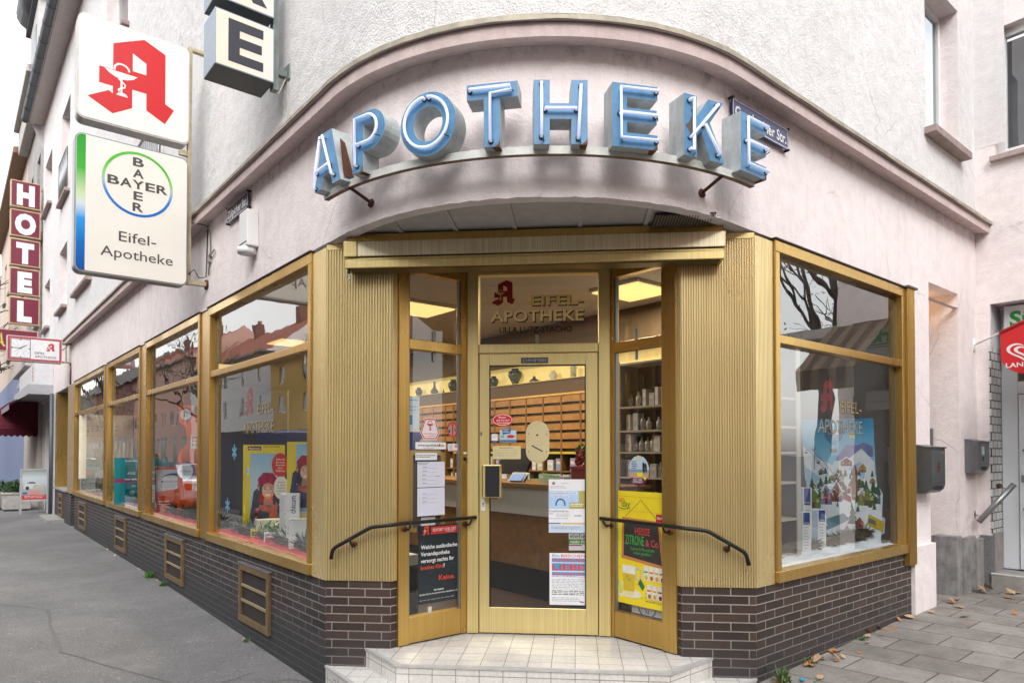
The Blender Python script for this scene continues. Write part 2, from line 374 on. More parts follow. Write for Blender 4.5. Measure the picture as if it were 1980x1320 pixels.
# piers and pilasters of the ground floor (left end, right end)
mbL = MB(); mbL.box(-17.1, -16.6, 0.001, .5, 0, ZB + .01, WHITE2); mbL.box(-14.1, -12.98, .001, .4, .82, ZB + .01, WHITE2)
mbL.box(-16.6, -14.1, .0012, .45, 3.29, ZB + .01, WHITE2)
bpart('pier', mbL, LF)
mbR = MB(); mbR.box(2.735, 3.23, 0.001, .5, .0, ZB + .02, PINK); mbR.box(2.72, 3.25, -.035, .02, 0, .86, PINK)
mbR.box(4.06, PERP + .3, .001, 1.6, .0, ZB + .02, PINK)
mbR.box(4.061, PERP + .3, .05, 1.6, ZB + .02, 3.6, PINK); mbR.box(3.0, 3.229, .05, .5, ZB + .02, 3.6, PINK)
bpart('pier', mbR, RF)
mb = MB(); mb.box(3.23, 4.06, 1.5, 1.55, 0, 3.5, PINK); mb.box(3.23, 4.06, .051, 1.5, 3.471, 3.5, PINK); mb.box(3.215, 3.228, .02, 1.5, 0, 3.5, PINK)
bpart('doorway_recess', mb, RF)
mb = MB(); mb.box(3.9, 4.052, -.02, .22, .1, .86, GRAN); mb.box(4.06, 4.40, -.045, .0, .1, .84, GRAN); mb.box(4.046, 4.0585, .22, 1.4, .1, .84, CONC); mb.box(4.42, PERP, -.06, -.0, .1, .80, CONC)
bpart('stone_base', mb, RF, bevel=.008)
# upper walls
Lw = [(-6.9, -5.1, 5.25, 6.8), (-13.1, -11.0, 5.25, 6.8), (-16.1, -14.65, 5.3, 6.85), (-19.6, -18.2, 5.3, 6.65), (-9.5, -7.5, 8.65, 10.3), (-15.9, -14.35, 8.02, 10.3), (-19.75, -18.0, 8.75, 10.25)]
Rw = [(3.2, 4.15, 5.02, 6.6)]
mb = MB(); wall(mb, -20.3, .36, ZT - .05, 11.75, Lw, 0, WHITE, .24, PINK); upper = bpart('upper_wall', mb, LF)
mb = MB(); wall(mb, -.36, PERP, ZT - .05, 11.75, Rw, 0, WHITE, .24, PINK); bpart('upper_wall', mb, RF)
mb = MB(); n = 48; arc = [(R0 * math.sin(R(-45 + 90 * i / n)), CY - R0 * math.cos(R(-45 + 90 * i / n))) for i in range(n + 1)]
mb.add([(p[0], p[1], ZT - .05) for p in arc] + [(p[0], p[1], 11.75) for p in arc], [(i, i + 1, n + 2 + i, n + 1 + i) for i in range(n)], WHITE, True)
bpart('upper_wall', mb)
def up_window(fr, h, rail=False):
    x0, x1, z0, z1 = h; mb = MB(); y = .17
    for a in ((x0, x0 + .06, z0, z1), (x1 - .06, x1, z0, z1), (x0 + .06, x1 - .06, z0, z0 + .07), (x0 + .06, x1 - .06, z1 - .06, z1), ((x0 + x1) / 2 - .035, (x0 + x1) / 2 + .035, z0 + .07, z1 - .06)):
        mb.box(a[0], a[1], y, y + .06, a[2], a[3], WHT)
    w = bpart('upper_window', mb, fr, bevel=.004)
    g = MB(); g.rect(x0 + .05, x1 - .05, z0 + .05, z1 - .05, y + .03, GLASSU); bpart('pane', g, fr, w)
    g = MB(); g.rect(x0, x1, z0, z1, y + .35, P((.2, .2, .21), .8)); bpart('curtain', g, fr, w)
    g = MB(); g.box(x0 - .04, x1 + .06, -.11, .16, z0 - .075, z0 - .001, P((.33, .25, .235), .85, var=.25, bmp=.003)); bpart('sill', g, fr, w, bevel=.006)
    if rail:
        g = MB(); g.tube([(x0 + .05, -.05, z0 + .05), (x0 + .05, -.05, z0 + 1.0), (x1 - .05, -.05, z0 + 1.0), (x1 - .05, -.05, z0 + .05)], .018, GREYM)
        for i in range(16): x = x0 + .08 + (x1 - x0 - .16) * i / 15; g.tube([(x, -.05, z0 + .05), (x, -.05, z0 + 1.0)], .008, GREYM, 5)
        bpart('railing', g, fr, w)
for i, h in enumerate(Lw): up_window(LF, h, i in (0, 5))
for h in Rw: up_window(RF, h)
# cornice
CORN = P((.62, .50, .48), .9, var=.1, bmp=.003, bs=50, dirt=.15)
mb = MB(); o = .135; po = facade_path(o, 14.0, PERP)
pi_ = facade_path(0, 14.0, PERP)
strip(mb, pi_, ZC - .004, po, ZC - .03, CORN); strip(mb, po, ZC - .03, po, ZC + .055, CORN, jb=0); strip(mb, po, ZC + .055, pi_, ZC + .07, CORN)
a, b = pi_[0], po[0]; mb.quad((*a, ZC - .004), (*b, ZC - .03), (*b, ZC + .055), (*a, ZC + .07), CORN)
cor = bpart('cornice', mb)
METW = P((.42, .375, .29), .6, .3, var=.3, vs=6, dirt=.25)
mb = MB(); po = facade_path(.165, 14.02, PERP, 16); pj = facade_path(.158, 14.02, PERP, 16); pi2 = facade_path(-.01, 14.02, PERP, 16)
strip(mb, po, ZC + .058, po, ZC + .088, METW, .003, .004); strip(mb, po, ZC + .088, pi2, ZC + .125, METW); strip(mb, pj, ZC + .060, facade_path(.05, 14.02, PERP, 16), ZC + .072, CORN)
bpart('drip_edge', mb, CF, cor)
# eaves and roof
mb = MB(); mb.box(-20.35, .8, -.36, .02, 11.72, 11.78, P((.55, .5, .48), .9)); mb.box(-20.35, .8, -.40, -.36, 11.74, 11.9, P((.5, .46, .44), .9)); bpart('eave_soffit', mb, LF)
mb = MB(); mb.tube([(-20.4, -.47, 11.72 + .08), (-8, -.47, 11.8), (.8, -.47, 11.8)], .10, LEAD, 12)
for i in range(24): mb.tube([(-20.3 + i * .85, -.47, 11.8), (-20.26 + i * .85, -.47, 11.8)], .108, LEAD, 12)
bpart('gutter', mb, LF)
mb = MB(); mb.quad((-20.35, -.4, 11.9), (1, -.4, 11.9), (1, 5, 15.5), (-20.35, 5, 15.5), P((.12, .045, .03), .8, var=.3)); mb.quad((-20.35, 5, 15.5), (-20.35, 5, 11), (-20.35, 0, 11), (-20.35, -.4, 11.9), WHITE2)
bpart('roof', mb, LF)
mb = MB(); mb.tube([(-16.85, -.06, .05), (-16.85, -.06, 3.3)], .045, LEAD, 10); bpart('downpipe', mb, LF)
# soffit over the entrance
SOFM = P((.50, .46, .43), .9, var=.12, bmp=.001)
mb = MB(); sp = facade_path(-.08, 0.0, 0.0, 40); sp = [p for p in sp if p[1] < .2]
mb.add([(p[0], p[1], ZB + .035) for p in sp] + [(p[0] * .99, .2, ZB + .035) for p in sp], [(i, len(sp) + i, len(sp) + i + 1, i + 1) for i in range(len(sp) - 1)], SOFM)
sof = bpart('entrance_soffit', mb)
mb = MB()
for x in (-.95, -.55, -.13, .33, .78): mb = MB(); mb.box(x - .014, x + .014, -.80 + abs(x) * .33, .0, ZB + .018, ZB + .034, SOFM); bpart('batten', mb, CF, sof)
mb = MB(); mb.box(.82, 1.22, -.36, -.10, ZB + .012, ZB + .02, BLACK)
for i in range(20): mb.box(.83 + i * .0195, .838 + i * .0195, -.36, -.10, ZB + .003, ZB + .0115, P((.25, .2, .16), .6))
bpart('air_grille', mb, CF, sof)
mb = MB(); mb.box(-1.05, 1.05, .0, .55, 3.21, 3.23, BRONZE); bpart('recess_ceiling', mb)
# plinth bricks
mb = MB(); mb.rect(-13.0, 0, -.15, .825, 0.0, BRICKL); bpart('brick_plinth', mb, LF)
mb = MB(); mb.rect(-HALF, -1.06, -.1, .825, 0.0, BRICKF); mb.quad((-1.06, 0, -.1), (-1.02, .05, -.1), (-1.02, .05, .825), (-1.06, 0, .825), BRICKF); bpart('brick_plinth', mb)
mb = MB(); mb.rect(1.04, HALF, -.1, .825, 0.0, BRICKF); mb.quad((1.01, .05, -.1), (1.04, 0, -.1), (1.04, 0, .825), (1.01, .05, .825), BRICKF); bpart('brick_plinth', mb)
mb = MB(); mb.rect(0, 2.725, -.1, .825, 0.0, BRICKF); bpart('brick_plinth', mb, RF)
# fluted pillar cladding
def flutes(path, z0, z1, pitch, d, m):
    """path: plan polyline (outer face); ribs across it"""
    mb = MB(); prof = []
    for (x0, y0), (x1, y1) in zip(path, path[1:]):
        L = math.hypot(x1 - x0, y1 - y0); n = max(1, round(L / pitch)); dx, dy = (x1 - x0) / L, (y1 - y0) / L; nx, ny = dy, -dx
        for i in range(n):
            for t, h in ((.0, 0), (.12, d), (.62, d), (.74, 0)):
                q = (i + t) * L / n; prof.append((x0 + dx * q + nx * h, y0 + dy * q + ny * h))
    prof.append(path[-1]); n = len(prof)
    vs = [(p[0], p[1], z0) for p in prof] + [(p[0], p[1], z1) for p in prof]
    mb.add(vs, [(i, i + 1, n + i + 1, n + i) for i in range(n - 1) if i % 4 in (0, 1, 2)], m); mb.add(vs, [(i, i + 1, n + i + 1, n + i) for i in range(n - 1) if i % 4 == 3], GOLD_SHADE)
    return mb
a = LF.w(-.235, -.006)
pl = flutes([(a.x, a.y), (-HALF - .003, -.006), (-1.052, -.006), (-1.022, .04)], .815, 3.285, .0205, .007, GOLDP)
pl.box(-HALF, -1.30, -.016, -.012, 3.262, 3.30, GOLDL)
pil = bpart('fluted_pillar', pl)
a = RF.w(.24, -.006)
pr = flutes([(1.012, .04), (1.042, -.006), (HALF + .003, -.006), (a.x, a.y)], .815, 3.285, .0175, .0055, GOLDP)
pr.box(1.30, HALF, -.016, -.012, 3.262, 3.30, GOLDL)
bpart('fluted_pillar', pr)
mb = MB(); mb.box(-.25, .02, -.004, .0, 3.285, 3.32, P((.10, .09, .085), .9, var=.4)); bpart('lead_flashing', mb, LF)
# shop windows
def shop_window(fr, x0, x1, lab, z0=.82, z1=3.30, zt=2.585, ml=.065, mr_=.065):
    mb = MB(); y0, y1 = -.028, .05
    mb.box(x0, x1, y0, y1, z1 - .085, z1, GOLD); mb.box(x0, x1, y0 - .012, y1, z0, z0 + .085, GOLD)
    mb.box(x0, x0 + ml, y0, y1, z0 + .085, z1 - .085, GOLD); mb.box(x1 - mr_, x1, y0, y1, z0 + .085, z1 - .085, GOLD)
    mb.box(x0 + ml, x1 - mr_, y0 + .006, y1, zt - .032, zt + .032, GOLD)
    mb.box(x0 - .01, x1 + .01, y0 - .014, .0, z1, z1 + .014, P((.06, .05, .045), .8))
    w = bpart('shop_window', mb, fr, bevel=.005, label=lab)
    g = MB(); g.rect(x0 + ml - .01, x1 - mr_ + .01, z0 + .075, zt - .025, .034, GLASS); bpart('pane', g, fr, w)
    g = MB(); g.rect(x0 + ml - .01, x1 - mr_ + .01, zt + .025, z1 - .075, .034, GLASS); bpart('pane', g, fr, w)
    g = MB()
    for xx in (x0 + ml, x1 - mr_ - .02): g.box(xx, xx + .02, .036, .06, z0 + .085, z1 - .085, LEAD)
    bpart('glazing_seal', g, fr, w)
    return w
shop_window(LF, -2.93, -.235, 'large left shop window nearest the entrance')
shop_window(LF, -5.95, -3.25, None); shop_window(LF, -8.93, -6.30, None); shop_window(LF, -12.98, -9.20, None)
shop_window(RF, .24, 2.56, 'right shop window with a winter village poster')
for i, (a, b) in enumerate(((-3.24, -2.94), (-6.29, -5.96), (-9.19, -8.94), (-14.08, -12.99))):
    mb = MB(); mb.box(a, b, -.012, .03, .82, 3.29, GOLD if i < 3 else P((.45, .33, .2), .55, .5, var=.3, dirt=.4)); bpart('mullion_cover', mb, LF, bevel=.004)
mb = MB(); mb.box(2.565, 2.735, -.05, .0, .70, 3.30, GOLD)
for i in range(6): mb.box(2.58 + i * .025, 2.592 + i * .025, -.056, -.05, .70, 3.30, GOLD)
bpart('corner_post', mb, RF, bevel=.004)
mb = MB(); mb.box(2.545, 2.76, -.07, .0, 3.302, 3.32, P((.1, .08, .06), .7)); bpart('post_flashing', mb, RF)
# recessed side entrance at the far left end
mb = MB(); mb.box(-16.55, -14.1, .33, .36, .95, 3.28, BLACK); mb.box(-16.58, -16.2, -.002, .4, .82, 3.26, GOLD); mb.box(-14.2, -14.1, .30, .34, .9, 3.28, GOLD); mb.box(-16.2, -14.2, .30, .34, 2.55, 2.62, GOLD)
se = bpart('side_entrance', mb, LF)
mb = MB(); mb.rect(-16.2, -14.2, .95, 3.25, .32, GLASS); bpart('pane', mb, LF, se)
mb = MB(); mb.box(-16.58, -13.6, .003, .33, 0, .82, BRICKL); mb.box(-16.4, -14.1, -.05, .3, .82, .86, CONC); mb.box(-16.5, -14.6, -.35, 0, .0, .15, CONC); bpart('brick_base', mb, LF, se)
# air vents in the left plinth
for a, b in ((1.10, 1.885), (3.90, 4.745), (7.28, 8.13), (11.27, 12.2), (14.9, 15.6)):
    mb = MB(); x0, x1, z0, z1 = -b, -a, .175, .715; m = P((.24, .165, .085), .5, .6, var=.25, dirt=.4); f = .06
    mb.box(x0, x1, -.03, 0, z1 - f, z1, m); mb.box(x0, x1, -.03, 0, z0, z0 + f, m); mb.box(x0, x0 + f, -.03, 0, z0 + f, z1 - f, m); mb.box(x1 - f, x1, -.03, 0, z0 + f, z1 - f, m)
    hh = (z1 - z0 - 2 * f) / 3
    for k in (1, 2): mb.box(x0 + f, x1 - f, -.024, 0, z0 + f + hh * k - .013, z0 + f + hh * k + .013, P((.42, .34, .2), .5, .6))
    v = bpart('air_vent', mb, LF, bevel=.003)
    g = MB()
    for k in range(3):
        zz = z0 + f + hh * k
        for j in range(6): g.quad((x0 + f, -.012, zz + .012 + j * hh / 6.3), (x1 - f, -.012, zz + .012 + j * hh / 6.3), (x1 - f, -.001, zz + .03 + j * hh / 6.3), (x0 + f, -.001, zz + .03 + j * hh / 6.3), P((.018, .011, .008), .75))
    g.rect(x0 + f, x1 - f, z0 + f, z1 - f, -.0006, BLACK); bpart('louvre', g, LF, v)
    g = MB(); g.box(x0 - .01, x1 + .01, -.034, 0, z1, z1 + .012, GREYM); bpart('vent_cap', g, LF, v)
# ---- entrance: side panels, door, transom
def panel(fr, gx0, gx1, W, lab):
    mb = MB(); y0, y1 = -.02, .05
    mb.box(.0, gx0, y0, y1, .33, 3.2, GOLD); mb.box(gx1, W, y0, y1, .33, 3.2, GOLD)
    mb.box(gx0, gx1, y0 + .004, y1, .335, .53, GOLD); mb.box(gx0, gx1, y0 + .004, y1, 2.535, 2.612, GOLD); mb.box(gx0, gx1, y0 + .004, y1, 3.12, 3.2, GOLD)
    w = bpart('side_window', mb, fr, bevel=.004, label=lab)
    g = MB(); g.rect(gx0 - .01, gx1 + .01, .52, 2.54, .02, GLASSD); bpart('pane', g, fr, w)
    g = MB(); g.rect(gx0 - .01, gx1 + .01, 2.60, 3.13, .02, GLASSD); bpart('pane', g, fr, w)
    g = MB(); g.box(gx0, gx0 + .012, -.004, .022, .53, 3.12, GREYM); g.box(gx1 - .012, gx1, -.004, .022, .53, 3.12, GREYM); bpart('glazing_seal', g, fr, w)
panel(SL, .09, .565, .65, 'left angled glass panel beside the door'); panel(SR, .06, .525, .65, 'right angled glass panel beside the door')
mb = MB()
for x0, x1 in ((-.565, -.474), (.474, .565)): mb.box(x0, x1, .455, .56, .33, 3.2, GOLDL)
mb.box(-.474, .474, .47, .55, 2.548, 2.62, GOLDL); mb.box(-.474, .474, .47, .55, 3.17, 3.2, GOLDL)
dframe = bpart('door_frame', mb, bevel=.005)
g = MB(); g.rect(-.48, .48, 2.61, 3.18, .51, GLASSD); bpart('transom_pane', g, CF, dframe)
mb = MB(); y0, y1 = .466, .52
mb.box(-.468, -.389, y0, y1, .335, 2.54, GOLDL); mb.box(.375, .468, y0, y1, .335, 2.54, GOLDL); mb.box(-.389, .375, y0 + .001, y1, .335, .535, GOLDL); mb.box(-.389, .375, y0 + .001, y1, 2.45, 2.54, GOLDL)
mb.box(-.474, -.469, .49, .52, .335, 2.545, BLACK); mb.box(.469, .474, .49, .52, .335, 2.545, BLACK)
door = bpart('entrance_door', mb, bevel=.004)
g = MB(); g.rect(-.395, .38, .53, 2.455, .50, GLASSD); bpart('pane', g, CF, door)
g = MB()
for a in ((-.389, -.381, .535, 2.45), (.367, .375, .535, 2.45), (-.381, .367, .535, .543), (-.381, .367, 2.442, 2.45)): g.box(a[0], a[1], .475, .499, a[2], a[3], BLACK)
bpart('glazing_seal', g, CF, door)
g = MB(); g.box(-.432, -.288, .40, .455, 1.402, 1.662, GOLDL); g.box(-.412, -.298, .388, .40, 1.412, 1.652, P((.008, .008, .009), .55)); g.box(-.44, -.43, .42, .47, 1.41, 1.655, BRONZE); bpart('push_plate', g, CF, door, bevel=.006)
g = MB(); g.box(-.452, -.421, .46, .467, 1.295, 1.392, P((.6, .6, .58), .4)); g.ell(-.437, 1.352, .006, .009, .459, BLACK); g.box(-.44, -.434, .4585, .46, 1.325, 1.348, BLACK); bpart('lock', g, CF, door)
g = MB(); g.ell(-.453, 1.905, .011, .02, .4645, P((.35, .32, .28), .4, .6)); g.ell(-.453, 1.905, .003, .008, .464, BLACK); bpart('key_switch', g, CF, door)
def stadium(x, z, hw, hh, n=14):
    p = []
    for k in range(n + 1): a = math.pi * k / n; p.append((x + hw * math.cos(a), z + hh - hw + hw * math.sin(a)))
    for k in range(n + 1): a = math.pi + math.pi * k / n; p.append((x + hw * math.cos(a), z - hh + hw + hw * math.sin(a)))
    return p
g = MB(); m = P((.66, .56, .32), .45, .4, var=.03); g.prism(stadium(-.005, 1.84, .0925, .167), .476, .49, m); g.prism(stadium(-.005, 1.84, .08, .155), .473, .4758, m)
g.ell(-.008, 1.895, .008, .008, .4725, BLACK); g.stroke([(-.052, 1.812), (.037, 1.765)], .009, .4724, BLACK)
for x, z in ((-.075, 1.905), (.066, 1.9), (-.075, 1.765), (.066, 1.763)): g.ell(x, z, .0045, .0045, .4724, DARK)
g.lines(-.045, .04, 1.815, 1, .01, .004, GREYP, .4722); bpart('night_hatch', g, CF, door)
# night bell on left jamb
g = MB(); g.box(.585, .61, -.028, -.02, 1.745, 1.76, WHT); g.ell(.598, 1.71, .012, .012, -.026, IRON); g.tube([(.598, -.02, 1.70), (.598, -.045, 1.705)], .008, IRON); bpart('bell_push', g, SL)
# ---- awning box
AW = gold('awning_gold', (.78, .70, .50), .36, .2)
mb = MB(); x0, x1 = -1.365, 1.32
mb.box(x0 + .01, x1 - .01, -.135, -.0, 3.275, 3.335, GOLD); mb.box(x0 + .1, x1, -.165, -.0, 3.165, 3.272, AW); mb.box(x0, x0 + .098, -.172, 0, 3.163, 3.275, GOLDL)
mb.box(x0 + .02, x1 - .01, -.15, 0, 3.142, 3.158, GOLDL); mb.box(x0 + .01, x1 - .01, -.165, -.0, 3.082, 3.138, GOLDL)
mb.box(x0 + .03, x1 - .03, -.14, -.002, 3.074, 3.081, BRONZE)
awn = bpart('awning_box', mb, bevel=.004)
g = MB(); g.tube([(-1.335, -.14, 3.08), (-1.335, -.14, 3.05)], .012, BLACK)
ringp = [(-1.335 + .012 * math.cos(t), -.14, 3.025 + .025 * math.sin(t)) for t in [2 * math.pi * k / 14 for k in range(15)]]; g.tube(ringp, .004, GREYM, 6); bpart('crank_eye', g, CF, awn)
# ---- shop interior shell
CEIL = P((.46, .44, .41), .9, var=.04); FLR = P((.05, .03, .022), .35, var=.3)
mb = MB(); mb.add([(-13, .06, 3.42), (-13, 4.9, 3.42), (2.12, 4.9, 3.42), (2.12, 2.2, 3.42), (.0, .06, 3.42)], [(0, 1, 2, 3, 4)], CEIL); bpart('shop_ceiling', mb, LF)
mb = MB(); mb.add([(-13, .06, .318), (.0, .06, .318), (2.12, 2.2, .318), (2.12, 4.9, .318), (-13, 4.9, .318)], [(0, 1, 2, 3, 4)], FLR); bpart('shop_floor', mb, LF)
WALLI = P((.33, .27, .20), .9)
mb = MB(); mb.quad((-13, 4.3, .3), (1.12, 4.3, .3), (1.12, 4.3, 3.42), (-13, 4.3, 3.42), WALLI); mb.quad((-13, .06, .3), (-13, 4.3, .3), (-13, 4.3, 3.42), (-13, .06, 3.42), WALLI)
mb.quad((1.12, 4.9, .3), (1.12, 3.35, .3), (1.12, 3.35, 3.42), (1.12, 4.9, 3.42), WALLI)
bpart('shop_wall', mb, LF)
mb = MB()   # display floors and back panels behind the windows
mb.box(-12.9, -.25, .06, .95, .80, .885, P((.5, .49, .48), .8)); mb.box(-12.9, -3.2, .95, .97, .3, 2.5, P((.07, .07, .072), .8)); mb.box(-3.2, -2.4, .95, .97, .3, 2.0, P((.10, .10, .105), .8)); mb.box(-12.9, -.25, .93, .95, .33, .8, DARK)
bpart('window_display_floor', mb, LF)
mb = MB(); mb.box(.26, 2.6, .06, 1.0, .78, .86, P((.6, .62, .64), .8)); mb.box(1.15, 2.62, 1.0, 1.02, .4, 3.44, P((.13, .12, .115), .8)); mb.box(2.60, 2.63, .06, 1.0, .4, 3.44, P((.22, .21, .2), .8)); mb.box(.26, 2.6, .98, 1.0, .33, .78, DARK)
bpart('window_display_floor', mb, RF)
# entrance steps (tiled)
def trap(z, pts, mb, z0, mt):
    n = len(pts); mb.add([(p[0], p[1], z) for p in pts], [tuple(range(n))], mt)
TILES = P((.42, .41, .40), .45, var=.15)
mb = MB(); up = [(-1.24, -.002), (-.915, -.36), (.90, -.36), (1.245, -.002)]
def riser(mb, poly, z0, z1, m):
    for (x0, y0), (x1, y1) in zip(poly, poly[1:]): mb.quad((x0, y0, z0), (x1, y1, z0), (x1, y1, z1), (x0, y0, z1), m)
mb.add([(-1.02, .05, .322), (-.56, .5, .322), (.56, .5, .322), (1.01, .05, .322), (1.245, -.002, .322), (.9, -.36, .322), (-.915, -.36, .322), (-1.24, -.002, .322)], [(7, 6, 5, 4, 3, 2, 1, 0)], TILE)
riser(mb, up, .186, .308, TILE)
T_ = Thing('entrance_steps', 'two white tiled steps leading up to the gold glass door', 'steps', CF, (0, -.36, 0))
T_.part('upper_step', mb)
nos = MB()
def off(poly, d):
    c = (sum(p[0] for p in poly) / len(poly), .3); return [(p[0] + (d if p[0] > 0 else -d), p[1] - (d if p[1] < -.1 else 0)) for p in poly]
o1 = off(up, .008)
for (x0, y0), (x1, y1), (a0, b0), (a1, b1) in zip(o1, o1[1:], off(up, -.022), off(up, -.022)[1:]):
    nos.quad((x0, y0, .306), (x1, y1, .306), (x1, y1, .3245), (x0, y0, .3245), TILES); nos.quad((x0, y0, .3245), (x1, y1, .3245), (a1, b1, .3245), (a0, b0, .3245), TILES)
T_.part('step_nosing', nos)
mb = MB(); lo = [(-1.545, -.002), (-.93, -.70), (.92, -.70), (1.545, -.002)]
mb.add([(p[0], p[1], .186) for p in lo], [(0, 1, 2, 3)], TILE); riser(mb, lo, -.15, .172, TILE)
T_.part('lower_step', mb)
nos = MB(); o1 = off(lo, .008); o2 = off(lo, -.022)
for (x0, y0), (x1, y1), (a0, b0), (a1, b1) in zip(o1, o1[1:], o2, o2[1:]):
    nos.quad((x0, y0, .170), (x1, y1, .170), (x1, y1, .1885), (x0, y0, .1885), TILES); nos.quad((x0, y0, .1885), (x1, y1, .1885), (a1, b1, .1885), (a0, b0, .1885), TILES)
T_.part('step_nosing', nos)
# graffiti scribble on the lower riser
g = MB(); d = Vector((-.93 + 1.545, -.698)); d.normalize()
gf = Fr(-1.545, -.002, math.atan2(d.y, d.x))
g.stroke([(.13, .05), (.14, .10), (.155, .06), (.17, .11), (.18, .06), (.20, .10), (.215, .07), (.24, .13)], .006, -.002, BLACK); g.stroke([(.15, .125), (.21, .128)], .005, -.002, BLACK)
gg = mk('graffiti', g); gg.parent = T_.e; gg.matrix_parent_inverse = Matrix(); gg.location = gf.w(0, 0, 0) - T_.e.location; gg.rotation_euler = (0, 0, gf.r)

# handrails
def handrail(pts, ros, label):
    t = Thing('handrail', label, 'handrail', CF, (pts[1][0], pts[1][1], 1.0)); mb = MB()
    P3 = [Vector(p) for p in pts]; sm = []
    for i in range(len(P3)):                                    # round the corners a little
        if 0 < i < len(P3) - 1:
            a = P3[i] + (P3[i - 1] - P3[i]).normalized() * .03; b = P3[i] + (P3[i + 1] - P3[i]).normalized() * .03
            for k in range(5): u = k / 4; sm.append(a * (1 - u) ** 2 + P3[i] * 2 * u * (1 - u) + b * u * u)
        else: sm.append(P3[i])
    mb.tube(sm, .0145, IRON, 10); t.part('rail', mb)
    for (x, y, z, nx, ny, zz) in ros:
        g = MB(); g.tube([(x, y, z), (x + nx * .012, y + ny * .012, z)], .023, RUST, 14); g.tube([(x, y, z), (x + nx * .06, y + ny * .06, z), (x + nx * .085, y + ny * .085, z + .03), (x + nx * .085, y + ny * .085, zz)], .008, IRON, 7)
        t.part('bracket', g)
a = SL.w(.05, -.085); b = SL.w(.66, -.085); r1 = SL.w(.05, -.02); r2 = SL.w(.60, -.02)
handrail([(-1.476, -.09, .985), (-1.462, -.09, 1.06), (-1.18, -.09, 1.218), (-1.03, -.09, 1.235), (a.x, a.y, 1.24), (b.x, b.y, 1.245)],
         [(-1.33, -.012, 1.085, 0, -1, 1.135), (r1.x, r1.y, 1.19, Q, -Q, 1.24), (r2.x, r2.y, 1.19, Q, -Q, 1.245)], 'black bent handrail left of the door')
a = SR.w(.60, -.085); b = SR.w(-.02, -.085); r1 = SR.w(.60, -.02); r2 = SR.w(.03, -.02)
handrail([(1.478, -.09, .985), (1.458, -.09, 1.07), (1.20, -.09, 1.218), (1.04, -.09, 1.235), (a.x, a.y, 1.24), (b.x, b.y, 1.245)],
         [(1.345, -.012, 1.085, 0, -1, 1.14), (r1.x, r1.y, 1.19, -Q, -Q, 1.24), (r2.x, r2.y, 1.19, -Q, -Q, 1.245)], 'black bent handrail right of the door, in front of the yellow poster')
# ================================================================== signs
A_OUT = [(.256, .835), (.585, 1.0), (.82, .90), (.82, .292), (.92, .242), (.818, .042), (.612, .149), (.612, .35), (.459, .35), (.459, .125), (.256, .0), (.0, .13), (.213, .262), (.256, .238), (.256, .325), (.115, .325), (.115, .52), (.256, .52)]
A_IN = [(.462, .79), (.609, .715), (.609, .575), (.462, .575)]
def logo_a(mb, x, z, h, y, m, mw=None, goblet=True, line=None):
    """the red pharmacy A, lower left corner at x, z; white goblet with snake on it"""
    f = lambda p: (x + p[0] * h, z + p[1] * h)
    if line: mb.poly([[(x + (p[0] - .46) * h * 1.07 + .46 * h, z + (p[1] - .5) * h * 1.06 + .5 * h) for p in A_OUT], [f(((p[0] - .535) * .82 + .535, (p[1] - .66) * .82 + .66)) for p in A_IN]], y + .0006, line)
    mb.poly([[f(p) for p in A_OUT], [f(p) for p in A_IN]], y, m)
    if not goblet: return
    g = lambda px, pz: f((px, pz)); yy = y - .0008
    mb.poly([g(.17, .515), g(.515, .515), g(.47, .47), g(.40, .44), g(.345, .435), (f((.28, .445))), g(.215, .475)], yy, mw)
    mb.stroke([g(.345, .44), g(.345, .27)], .022 * h, yy, mw)
    mb.poly([g(.29, .235), g(.415, .235), g(.395, .265), g(.352, .28), g(.31, .265)], yy, mw)
    mb.stroke([g(.27, .525), g(.275, .57), g(.305, .605), g(.345, .615), g(.39, .605), g(.42, .575), g(.425, .545)], .022 * h, yy, mw)
    mb.stroke([g(.31, .44), g(.35, .405), g(.385, .375), g(.38, .345), g(.34, .325), g(.315, .305), g(.32, .28)], .017 * h, yy - .0003, mw)
def rrect(x0, x1, z0, z1, r, n=6):
    p = []
    for cx, cz, a0 in ((x1 - r, z1 - r, 0), (x0 + r, z1 - r, 90), (x0 + r, z0 + r, 180), (x1 - r, z0 + r, 270)):
        for k in range(n + 1): a = R(a0 + 90 * k / n); p.append((cx + r * math.cos(a), cz + r * math.sin(a)))
    return p
LIT = lambda c, e: P(c, .3, 0, e, var=.025, vs=2.5)
S1 = LPF(3.0)            # faces the corner; x = -outward
POLE = P((.50, .43, .29), .5, .3, var=.2, dirt=.35)
# pharmacy A light box
t = Thing('light_box_sign', 'square white light box with a big red letter A and a goblet', 'sign', S1, (-.72, .1, 5.55))
mb = MB(); mb.prism(rrect(-1.235, -.215, 5.03, 6.075, .07), .0, .17, P((.66, .64, .60), .45, dirt=.3)); t.part('box', mb, bevel=.012)
mb = MB(); mb.prism(rrect(-1.222, -.228, 5.045, 6.062, .06), -.007, -.0006, LIT((.80, .765, .71), .06)); t.part('face', mb, bevel=.003)
mb = MB(); logo_a(mb, -1.15, 5.15, .85, -.0085, P((.60, .010, .014), .35, var=.03), LIT((.82, .79, .74), .05)); t.part('logo', mb)
